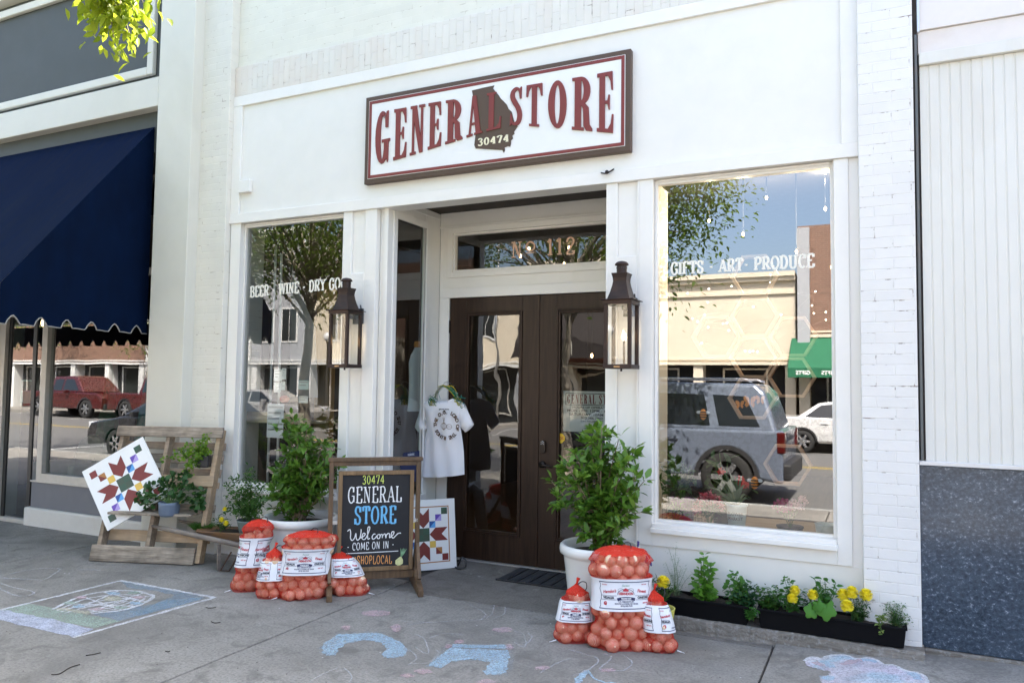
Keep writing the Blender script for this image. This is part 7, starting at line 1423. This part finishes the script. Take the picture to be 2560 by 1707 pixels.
for c, rx, ry in (((620, 148), 62, 15), ((705, 216), 26, 18), ((1185, 222), 48, 12), ((1370, 395), 32, 9), ((1660, 405), 36, 8), ((830, 411), 38, 11), ((755, 430), 30, 8), ((1115, 457), 45, 12), ((940, 298), 14, 9), ((990, 277), 22, 8), ((1220, 300), 18, 14), ((480, 213), 20, 10)): blob(c, rx, ry, zB_, ch_p, 'smudge', t)
t = thing('chalk_drawing', 'dense pale cloud of white, pink and blue chalk at the lower right', 'chalk drawing', gz(*zC_(800, 300)))
patch([(200, 200), (240, 170), (310, 165), (370, 180), (430, 155), (550, 142), (640, 155), (720, 185), (820, 168), (900, 190), (980, 235), (1080, 245), (1170, 290), (1240, 305), (1320, 320), (1390, 365), (1400, 420), (1440, 520), (900, 640), (500, 560), (360, 420), (350, 370), (400, 340), (460, 320), (440, 300), (330, 285), (250, 255)], zC_, ch_pl, 'cloud_fill', t)
stroke([(200, 200), (240, 170), (310, 165), (370, 180), (430, 155), (550, 142), (640, 155), (720, 185), (820, 168), (900, 190), (980, 235), (1080, 245), (1170, 290), (1240, 305), (1320, 320), (1390, 365), (1400, 430)], zC_, .022, ch_w, 'cloud_outline', t)
for s, m in (([(380, 200), (430, 230), (480, 270)], ch_b), ([(300, 210), (340, 235), (400, 240)], ch_p), ([(740, 200), (830, 190), (900, 215)], ch_b), ([(1230, 330), (1290, 345), (1310, 385)], ch_b), ([(390, 350), (420, 380), (470, 350)], ch_b), ([(560, 240), (700, 200), (760, 195)], ch_p)): stroke(s, zC_, .05, m, 'tint', t)
# twigs and grit on the pavement
rg = random.Random(77); m_twig = plain('dark_twig', (.04, .032, .025), .8)
for pts in ([z7(935, 1032), z7(1010, 1022), z7(1095, 1003)], [z7(560, 1240), z7(650, 1232), z7(760, 1165), z7(870, 1130)], [z7(2240, 510), z7(2290, 518), z7(2352, 508)], [z7(2300, 665), z7(2340, 680), z7(2400, 672)], [z7(1800, 985), z7(1830, 993), z7(1850, 985)], [(1990, 1604), (1996, 1606), (2003, 1605)], [(2330, 1690), (2340, 1693), (2352, 1692)]):
    b = MB(); P_ = [gz(*p, .004) for p in pts]; b.tube(smooth_pts(P_, 3), .0028, 5); tag(b.build('twig', m_twig), 'thin dark twig lying on the pavement', 'twig', 'twigs lying on the pavement')
b = MB()
for k in range(420):
    p = gz(rg.uniform(0, 2560), rg.uniform(1330, 1707), 0)
    if p.y > -.32 or p.y < -3.4: continue
    r_ = rg.uniform(.0016, .0042); b.ball((p.x, p.y, r_ * .5), r_, 5, 4, (1.3, 1, .6))
tag(b.build('grit', plain('pavement_grit', (.16, .14, .12), .9, var=.8, scale=3)), 'scattered grit and crumbs on the pavement', 'grit', kind='stuff')
# ================================================================ behind the right display window
m_hexw = wood_mat('honeycomb_wood', (.34, .20, .12), (.50, .32, .20), 0, 5, .6); YH = .42
hexes = [((775, 782), 'topmost wooden hexagon frame of the honeycomb display, half lost in the sky reflection'), ((775, 1040), 'upper middle wooden hexagon frame of the honeycomb display'), ((530, 1168), 'leftmost wooden hexagon frame of the honeycomb display'), ((1020, 1168), 'upper right wooden hexagon frame of the honeycomb display'), ((768, 1300), 'middle wooden hexagon frame, straight above the one holding butterflies'), ((760, 1558), 'wooden hexagon frame holding orange paper butterflies'), ((1010, 1424), 'right wooden hexagon frame over the far white car reflection'), ((985, 1975), 'lowest wooden hexagon frame, alone near the pink flowers')]
for (cx_, cy_), lab in hexes:
    c = at(*ZX(cx_, cy_), YH); R_ = (at(*ZX(cx_ + 160, cy_), YH).x - c.x) * .98; t = thing('hexagon_shelf', lab, 'shelf', c, 'hexagon frames of the honeycomb display'); 
    for k in range(6):
        b = MB(); a0, a1 = math.pi / 3 * k, math.pi / 3 * (k + 1); P0 = [(c.x + q * math.cos(a), c.y + d, c.z + q * math.sin(a)) for a in (a0, a1) for q in (R_ * .86, R_ * .995) for d in (-.04, .04)]
        b.add(P0, [(0, 1, 3, 2), (4, 6, 7, 5), (0, 2, 6, 4), (1, 5, 7, 3), (0, 4, 5, 1), (2, 3, 7, 6)]); b.build('board', m_hexw, t)
m_orange = plain('orange_paper', (.70, .24, .03), .6, var=.08); m_bk = plain('black_paper', (.02, .02, .02), .6)
def flyer(nm, lab, q, s, kind):
    c = at(*zY(*q), YH - .03); t = thing(nm, lab, 'paper ' + ('butterfly' if kind else 'bee'), c, 'paper insects in the honeycomb display')
    if kind:
        for sg_ in (-1, 1):
            b = MB(); pts = [(0, .1), (.25, .75), (.75, 1.0), (1.0, .7), (.85, .15), (.6, -.05), (.8, -.45), (.55, -.9), (.2, -.6), (0, -.1)]; b.prism([(sg_ * u, v) for u, v in pts], lambda u, v, d: (c.x + u * s, c.y - abs(u) * s * .5 + d, c.z + v * s), 0, .002); b.build('wing', m_orange, t)
        b = MB(); b.ball(c, s * .12, 8, 8, (1, 1, 5)); b.build('body', m_bk, t)
    else:
        b = MB(); b.ball(c, s, 14, 10, (.8, .8, 1.3)); b.build('body', m_orange, t); b = MB()
        for z_ in (-.55, 0, .55): r_ = s * .8 * math.sqrt(1 - (z_ / 1.32) ** 2) * 1.03; b.lathe([(r_, -s * .13), (r_ * 1.02, 0), (r_, s * .13)], (c.x, c.y, c.z + z_ * s), 16)
        b.build('stripe', m_bk, t); b = MB(); b.ball((c.x - s, c.y, c.z + s * .5), s * .6, 10, 6, (1, .15, .6)); b.ball((c.x + s, c.y, c.z + s * .5), s * .6, 10, 6, (1, .15, .6)); b.build('wings', m_whink, t)
flyer('paper_butterfly', 'larger orange paper butterfly at left inside the hexagon frame', (890, 315), .045, 1); flyer('paper_butterfly', 'smaller orange paper butterfly at right inside the hexagon frame', (968, 300), .034, 1); flyer('paper_butterfly', 'narrow orange paper butterfly at the frame edge, seen side on', (815, 335), .032, 1)
flyer('paper_bee', 'orange and black striped paper bee left of the hexagon frames', (537, 410), .032, 0); flyer('paper_bee', 'orange and black striped paper bee low beside the red flowers', (925, 925), .036, 0)
PZ = .60; m_purple = plain('purple_pot', (.20, .055, .26), .45, var=.06); m_pale = plain('pale_blue_enamel', (.55, .68, .70), .35, var=.03); m_hyd = leaf_mat('hydrangea_pink', [(.42, .05, .09), (.60, .14, .20), (.70, .32, .36), (.50, .08, .13)], .3); m_hyl = leaf_mat('display_leaves', [(.03, .08, .03), (.05, .12, .04), (.07, .16, .05)], .3)
def wpot(nm, lab, q, Y, r0, r1, h, mat, extra=None):
    c = at(*zY(*q), Y); c = Vector((c.x, Y, PZ)); t = thing(nm, lab, 'potted plant', c); b = MB(); b.lathe([(r0, 0), (r1, h - .012), (r1 + .006, h - .01), (r1 + .006, h), (r1 - .008, h), (r1 - .014, h - .03), (.0005, h - .03)], c, 28, cap0=True); b.build('pot', mat, t); return t, c + Vector((0, 0, h - .02))
def wleaves(t, c, tips, Y, mat, leaf, ratio, per, seed, st=.003, rad=.02):
    rg = random.Random(seed); b = MB(); pts = []
    for q in tips:
        e = at(*zY(*q), Y + rg.uniform(-.06, .06)); P_ = smooth_pts([c, c.lerp(e, .5) + Vector((0, 0, .02)), e], 4); b.tube(P_, st, 5)
        for k in range(per): pts.append((Vector(P_[min(8, int((.4 + .6 * rg.random()) * 9))]) + Vector((rg.gauss(0, rad), rg.gauss(0, rad), rg.gauss(0, rad))), Vector((rg.gauss(0, .7), rg.gauss(-.2, .6), rg.gauss(.3, .4))), rg.uniform(.7, 1.2)))
    b.build('stems', m_gstem, t); b = MB(); leaf_cloud(b, pts, leaf, rg, None, ratio, .1); b.build('foliage', mat, t)
t, c = wpot('potted_plant', 'large leafy plant in a purple pot behind the right window', (385, 1200), .42, .075, .10, .20, m_purple); wleaves(t, c, [(220, 800), (270, 770), (330, 780), (390, 760), (440, 790), (210, 880), (280, 870), (350, 860), (420, 870), (460, 850), (240, 950), (310, 950), (400, 940)], .42, m_hyl, .075, .5, 9, 81)
t, c = wpot('potted_plant', 'small leafy plant in a low white pot at the right window, lower left', (335, 1200), .20, .045, .052, .05, m_pot); wleaves(t, c, [(290, 1090), (330, 1070), (370, 1090), (310, 1130), (350, 1120), (390, 1140), (280, 1140)], .20, m_hyl, .04, .6, 7, 82)
t, c = wpot('hydrangea', 'pink red hydrangea in a low grey pot behind the right window', (585, 1205), .24, .055, .062, .055, plain('grey_pot', (.25, .28, .27), .5)); wleaves(t, c, [(500, 1090), (560, 1060), (620, 1070), (660, 1100), (540, 1130), (630, 1130)], .24, m_hyl, .05, .6, 5, 83)
def flower_heads(t, heads, Y, r, mat, seed):
    rg = random.Random(seed)
    for q in heads:
        c_ = at(*zY(*q), Y + rg.uniform(-.03, .03)); b = MB(); leaf_cloud(b, [(c_ + Vector((rg.gauss(0, 1), rg.gauss(0, 1), rg.gauss(0, 1))).normalized() * r * rg.uniform(.6, 1), Vector((rg.gauss(0, .6), -.5 + rg.gauss(0, .6), .5 + rg.gauss(0, .6))), 1) for _ in range(44)], .020, rg, (0, -.5, .8), .9, .1); b.build('flower_head', mat, t)
flower_heads(t, [(500, 1090), (535, 1035), (590, 1020), (640, 1050), (670, 1100), (490, 1130), (575, 1070)], .22, .035, m_hyd, 84)
t, c = wpot('bucket_plant', 'spiky leaved plant in a pale blue lettered bucket behind the right window', (790, 1290), .19, .052, .072, .225, m_pale)
for s_, z_ in (('FLOWER', .150), ('MARKET', .118)):
    b = MB(); put_text(b, s_, lambda u, v: (c.x + u, c.y - math.sqrt(max(0, .0655 ** 2 - u * u)) - .004, PZ + z_ + v), .032, .0004, 'CENTER', .85); b.build('lettering', m_ink, t)
rg = random.Random(85); b = MB()
for q in [(560, 960), (600, 900), (640, 870), (690, 840), (740, 850), (790, 870), (830, 870), (850, 940), (610, 1020), (590, 1060), (690, 900), (760, 920), (870, 1020), (890, 1060), (640, 960), (720, 880), (810, 960), (660, 1040)]:
    e = at(*zY(*q), .19 + rg.uniform(-.1, .12)); m_ = c.lerp(e, .6) + Vector((0, 0, .035)); P_ = smooth_pts([c, m_, e], 4); sd_ = (e - c).cross(Vector((0, 1, .2))).normalized(); n = len(P_)
    b.add([Vector(p) + sd_ * .008 * math.sin(math.pi * (.15 + .85 * i / (n - 1))) for i, p in enumerate(P_)] + [Vector(p) - sd_ * .008 * math.sin(math.pi * (.15 + .85 * i / (n - 1))) for i, p in enumerate(P_)], [(i, i + 1, n + i + 1, n + i) for i in range(n - 1)], True)
b.build('foliage', leaf_mat('striped_blades', [(.10, .16, .09), (.25, .30, .18)], .3), t)
t, c = wpot('potted_plant', 'dark broad leaved plant with red blooms behind the bucket plant', (700, 1200), .55, .08, .10, .16, m_blackpl); wleaves(t, c, [(560, 870), (600, 850), (640, 840), (620, 930), (700, 900), (560, 930), (790, 900), (850, 950), (720, 760), (660, 700), (640, 760)], .55, m_hyl, .10, .4, 4, 86); flower_heads(t, [(672, 845), (830, 925), (860, 940), (815, 905)], .40, .026, leaf_mat('red_petals', [(.55, .02, .015), (.70, .05, .03)], .3), 87)
t, c = wpot('flowering_plant', 'pale and deep pink flowers low at the right of the window display', (1190, 1180), .5, .08, .09, .05, m_blackpl); wleaves(t, c, [(1100, 1110), (1160, 1080), (1220, 1090), (1270, 1110)], .5, m_hyl, .05, .5, 5, 88); flower_heads(t, [(1095, 1100), (1140, 1075), (1180, 1105), (1150, 1120)], .46, .035, leaf_mat('deep_pink_petals', [(.42, .08, .20), (.55, .16, .30)], .3), 89); flower_heads(t, [(1230, 1085), (1270, 1100), (1290, 1060)], .46, .035, leaf_mat('pale_pink_petals', [(.60, .38, .45), (.70, .52, .55)], .3), 90)
c = at(*zY(1465, 1350), .2); t = thing('lettered_pail', 'pale lettered pail at the lower right corner of the window display', 'pail', Vector((c.x, .2, PZ))); b = MB(); b.lathe([(.055, 0), (.072, .13), (.076, .135), (.070, .135), (.062, .03), (.0005, .03)], (c.x, .2, PZ), 26, cap0=True); b.build('body', plain('pale_pail', (.50, .58, .58), .35), t)
b = MB(); b.lathe([(.0605, .035), (.0625, .04), (.064, .06), (.0630, .062)], (c.x, .2, PZ), 26); b.build('rope_band', plain('beaded_rope', (.40, .33, .28), .7, var=.4, scale=120), t)
t = thing('wire_basket', 'black wire basket round the purple pot behind the window', 'basket', at(*zY(360, 1200), .32)); pA, pB_ = at(*zY(228, 1195), .30), at(*zY(480, 1195), .30); zt_ = at(*zY(360, 970), .30).z; b = MB()
for k in range(9):
    x = pA.x + (pB_.x - pA.x) * k / 8; b.tube([(x, .30, PZ + .004), (x, .30, zt_)], .0016, 5); b.tube([(x, .52, PZ + .004), (x, .52, zt_)], .0016, 5)
for k in range(8):
    z_ = PZ + .004 + (zt_ - PZ - .004) * k / 7; b.tube([(pA.x, .30, z_), (pB_.x, .30, z_), (pB_.x, .52, z_), (pA.x, .52, z_), (pA.x, .30, z_)], .0016 if k < 7 else .003, 5)
b.build('wires', m_blackpl, t); b = MB(); b.tube(smooth_pts([((pA.x + pB_.x) / 2 + .07, .30, zt_), ((pA.x + pB_.x) / 2 + .09, .40, zt_ + .07), ((pA.x + pB_.x) / 2 + .07, .52, zt_)], 6), .003, 6); b.build('handle', m_blackpl, t)
b = MB(); P_ = [at(*zY(*q), .17) for q in ((372, 1252), (470, 1258), (455, 1225), (415, 1205), (385, 1210))]; n = 10; c = at(*zY(420, 1240), .2); b.ball((c.x, .2, PZ + .018), .06, 16, 8, (1, .8, .42)); o = b.build('red_cloth', plain('red_cloth', (.28, .02, .03), .8, var=.2, scale=25, bumps=.6)); tag(o, 'crumpled dark red cloth on the window platform', 'cloth')
# ================================================================ behind the left display window
m_sheet = plain('white_sheet', (.74, .76, .76), .6, var=.02, bumps=0)
def sheet(lab, q0, q1, lines, mat=None, Y=.0665, tiltz=0):
    p0 = at(*zH(*q0), Y); p1 = at(*zH(*q1), Y); t = thing('paper_notice', lab, 'notice', (p0 + p1) / 2); b = MB(); b.box(p0.x, p1.x, Y, Y + .002, p1.z, p0.z); b.build('sheet', mat or m_sheet, t)
    b = MB(); h = (p0.z - p1.z) / (lines + 1)
    for k in range(lines):
        z_ = p0.z - h * (k + .75); b.add([(p0.x + .012, Y - .0006, z_), (p1.x - .012 - .02 * (k % 3), Y - .0006, z_), (p1.x - .012 - .02 * (k % 3), Y - .0006, z_ + h * .35), (p0.x + .012, Y - .0006, z_ + h * .35)], [(0, 1, 2, 3)])
    b.build('print', plain('grey_print', (.36, .37, .38), .6, bumps=0), t)
sheet('white sheet of six printed boxes on the left window pane', (328, 1105), (378, 1182), 3); sheet('narrow white sheet overlapping the boxed sheet on the left window', (380, 1098), (404, 1172), 3, Y=.069); sheet('lined white sheet below the boxed sheet on the left window', (330, 1192), (370, 1256), 7); sheet('short lined sheet beside the lower sheet on the left window', (372, 1185), (398, 1240), 6, Y=.069)
sheet('pale blue leaflet on the middle of the left window', (487, 1178), (552, 1238), 2, plain('pale_blue_paper', (.55, .68, .68), .6, var=.03, bumps=0)); sheet('white card above the shrub top on the left window', (488, 1280), (548, 1326), 2); sheet('tall white poster in the lower left of the left window', (285, 1330), (385, 1555), 5, plain('poster_white', (.66, .69, .72), .6, bumps=0), Y=.075)
t = thing('display_shelf', 'pale new wood plank shelf across the lower left window display', 'shelf', at(*zH(230, 1420), .30)); p0 = at(*zH(128, 1378), .30); p1 = at(*zH(520, 1465), .30); b = MB(); b.box(p0.x, p1.x, .28, .30, p1.z, p0.z); b.build('front_plank', wood_mat('new_pine', (.62, .50, .32), (.74, .62, .42), 0, 4, .6), t, bevel=.003); b = MB(); b.box(p0.x, p1.x, .301, .62, p1.z, p1.z + .02); b.build('plank', _M['new_pine'], t)
for xx in (p0.x + .02, p1.x - .05):
    b = MB(); b.box(xx, xx + .03, .33, .36, .602, p1.z - .001); b.build('leg', _M['new_pine'], t)
b = MB(); c = at(*zH(395, 1300), .33); b.ball(c, .05, 14, 8, (1.1, .8, .75)); tag(b.build('baseball_hat', plain('red_cloth_cap', (.42, .02, .02), .7)), 'small red cap on the left window shelf', 'hat')
for q0, q1, lab in (((340, 300), (310, 1110), 'longer white pole standing inside the left window'), ((376, 350), (362, 1100), 'thinner white pole inside the left window, right of the longer one')):
    a_, c_ = at(*zH(*q0), .45), at(*zH(*q1), .40); b = MB(); b.tube([a_, c_, c_ + (c_ - a_).normalized() * (c_.z - .61)], .013 if 'longer' in lab else .009, 10); tag(b.build('display_pole', plain('white_pole', (.7, .7, .7), .4)), lab, 'pole')
t = thing('hanging_banner', 'large plain grey cloth banner hanging inside the left window', 'banner', at(*zH(500, 800), .75)); p = [at(*zH(*q), .75) for q in ((400, 200), (480, 560), (600, 830), (620, 1290), (395, 1290), (390, 600))]; b = MB(); b.prism([(q.x, q.z) for q in p][::-1], lambda u, v, d: (u, .75 + .02 * math.sin(u * 22) + d, v), 0, .004); b.build('cloth', plain('grey_cloth', (.30, .31, .33), .85, var=.06), t)
b = MB(); p0 = at(*zH(610, 540), 1.0); p1 = at(*zH(665, 1300), 1.0); b.box(p0.x, p1.x + .05, 1.0, 1.08, .02, p0.z); tag(b.build('timber_post', wood_mat('ochre_timber', (.20, .12, .04), (.30, .19, .07), 2, 4), bevel=.004), 'ochre timber post standing inside the left window', 'post')
# garment seen through the side window
t = thing('hanging_garment', 'white garment with a coloured neck hanging inside the side window', 'garment', (-4.05, .86, 1.9)); b = MB()
vs = []; n = 14
for j in range(9):
    z_ = 2.0 - .62 * j / 8; hwid = (.05, .14, .17, .16, .155, .16, .165, .175, .18)[j]
    for i in range(n): a_ = 2 * math.pi * i / n; vs.append((-4.05 + .05 * math.sin(a_) * (1 + .15 * math.sin(a_ * 3 + j)), .86 + hwid * math.cos(a_), z_))
b.add(vs, [(j * n + i, j * n + (i + 1) % n, (j + 1) * n + (i + 1) % n, (j + 1) * n + i) for j in range(8) for i in range(n)], True); b.build('body', m_shirt, t); b = MB(); b.lathe([(.055, 0), (.06, .03), (.05, .06)], (-4.05, .86, 2.0), 16); b.build('collar', plain('striped_collar', (.55, .22, .04), .7), t)
b = MB(); b.tube([(-4.05, .86, 2.05), (-4.05, .86, 3.42)], .004, 6); b.build('hanger', m_dkmetal, t)
# ================================================================ inside the shop under the awning
zE = Z(((0, 700), 2.4125)); m_grn = plain('green_felt', (.01, .16, .08), .8, var=.1); 
for q0, q1, lab in (((690, 500), (640, 770), 'tall green felt cone inside the shop under the awning'), ((830, 470), (880, 780), 'wider teal felt cone at the window edge under the awning')):
    c = at(*zE(q1[0], 1170), 1.3); tz_ = at(*zE(*q0), 1.3).z; b = MB(); b.lathe([(.26, .02), (.25, .06), (.12, (tz_) * .6), (.02, tz_ - .02), (.0005, tz_)], (c.x, 1.3, 0), 24, cap0=True); tag(b.build('felt_cone', m_grn if 'green' in lab else plain('teal_felt', (.01, .14, .14), .8)), lab, 'decoration')
p0 = at(*zE(128, 600), .045); p1 = at(*zE(208, 745), .045); t = thing('window_poster', 'pale green poster on the glass door under the awning', 'poster', (p0 + p1) / 2); b = MB(); b.box(p0.x, p1.x, .045, .047, p1.z, p0.z); b.build('sheet', plain('pale_green_paper', (.48, .58, .54), .6, bumps=0), t); b = MB(); b.box(p0.x + .02, p1.x - .02, .0425, .0445, p0.z - .13, p0.z - .02); b.build('picture', plain('brown_picture', (.25, .18, .15), .6, var=.4, scale=30), t)
t = thing('armchair', 'pale green armchair inside the shop under the awning', 'armchair', at(*zE(440, 1160), .9)); c = at(*zE(440, 1200), .9); m_ch = plain('pale_green_fabric', (.30, .38, .33), .8)
b = MB(); b.box(c.x - .3, c.x + .3, .6, 1.15, .22, .42); b.build('seat', m_ch, t, bevel=.05, seg=3); b = MB(); b.prism([(-.34, .2), (-.34, .6), (-.25, .82), (-.1, .92), (.1, .92), (.25, .82), (.34, .6), (.34, .2)], lambda u, v, d: (c.x + u, d, v), 1.28, 1.12); b.build('backrest', m_ch, t, bevel=.04, seg=3)
for sg_ in (-1, 1):
    b = MB(); b.box(c.x + sg_ * .36 - .06, c.x + sg_ * .36 + .06, .6, 1.2, .12, .6); b.build('armrest', m_ch, t, bevel=.04, seg=3)
    for yy in (.64, 1.16): b = MB(); b.box(c.x + sg_ * .32 - .02, c.x + sg_ * .32 + .02, yy - .02, yy + .02, .01, .13); b.build('leg', m_dkmetal, t)
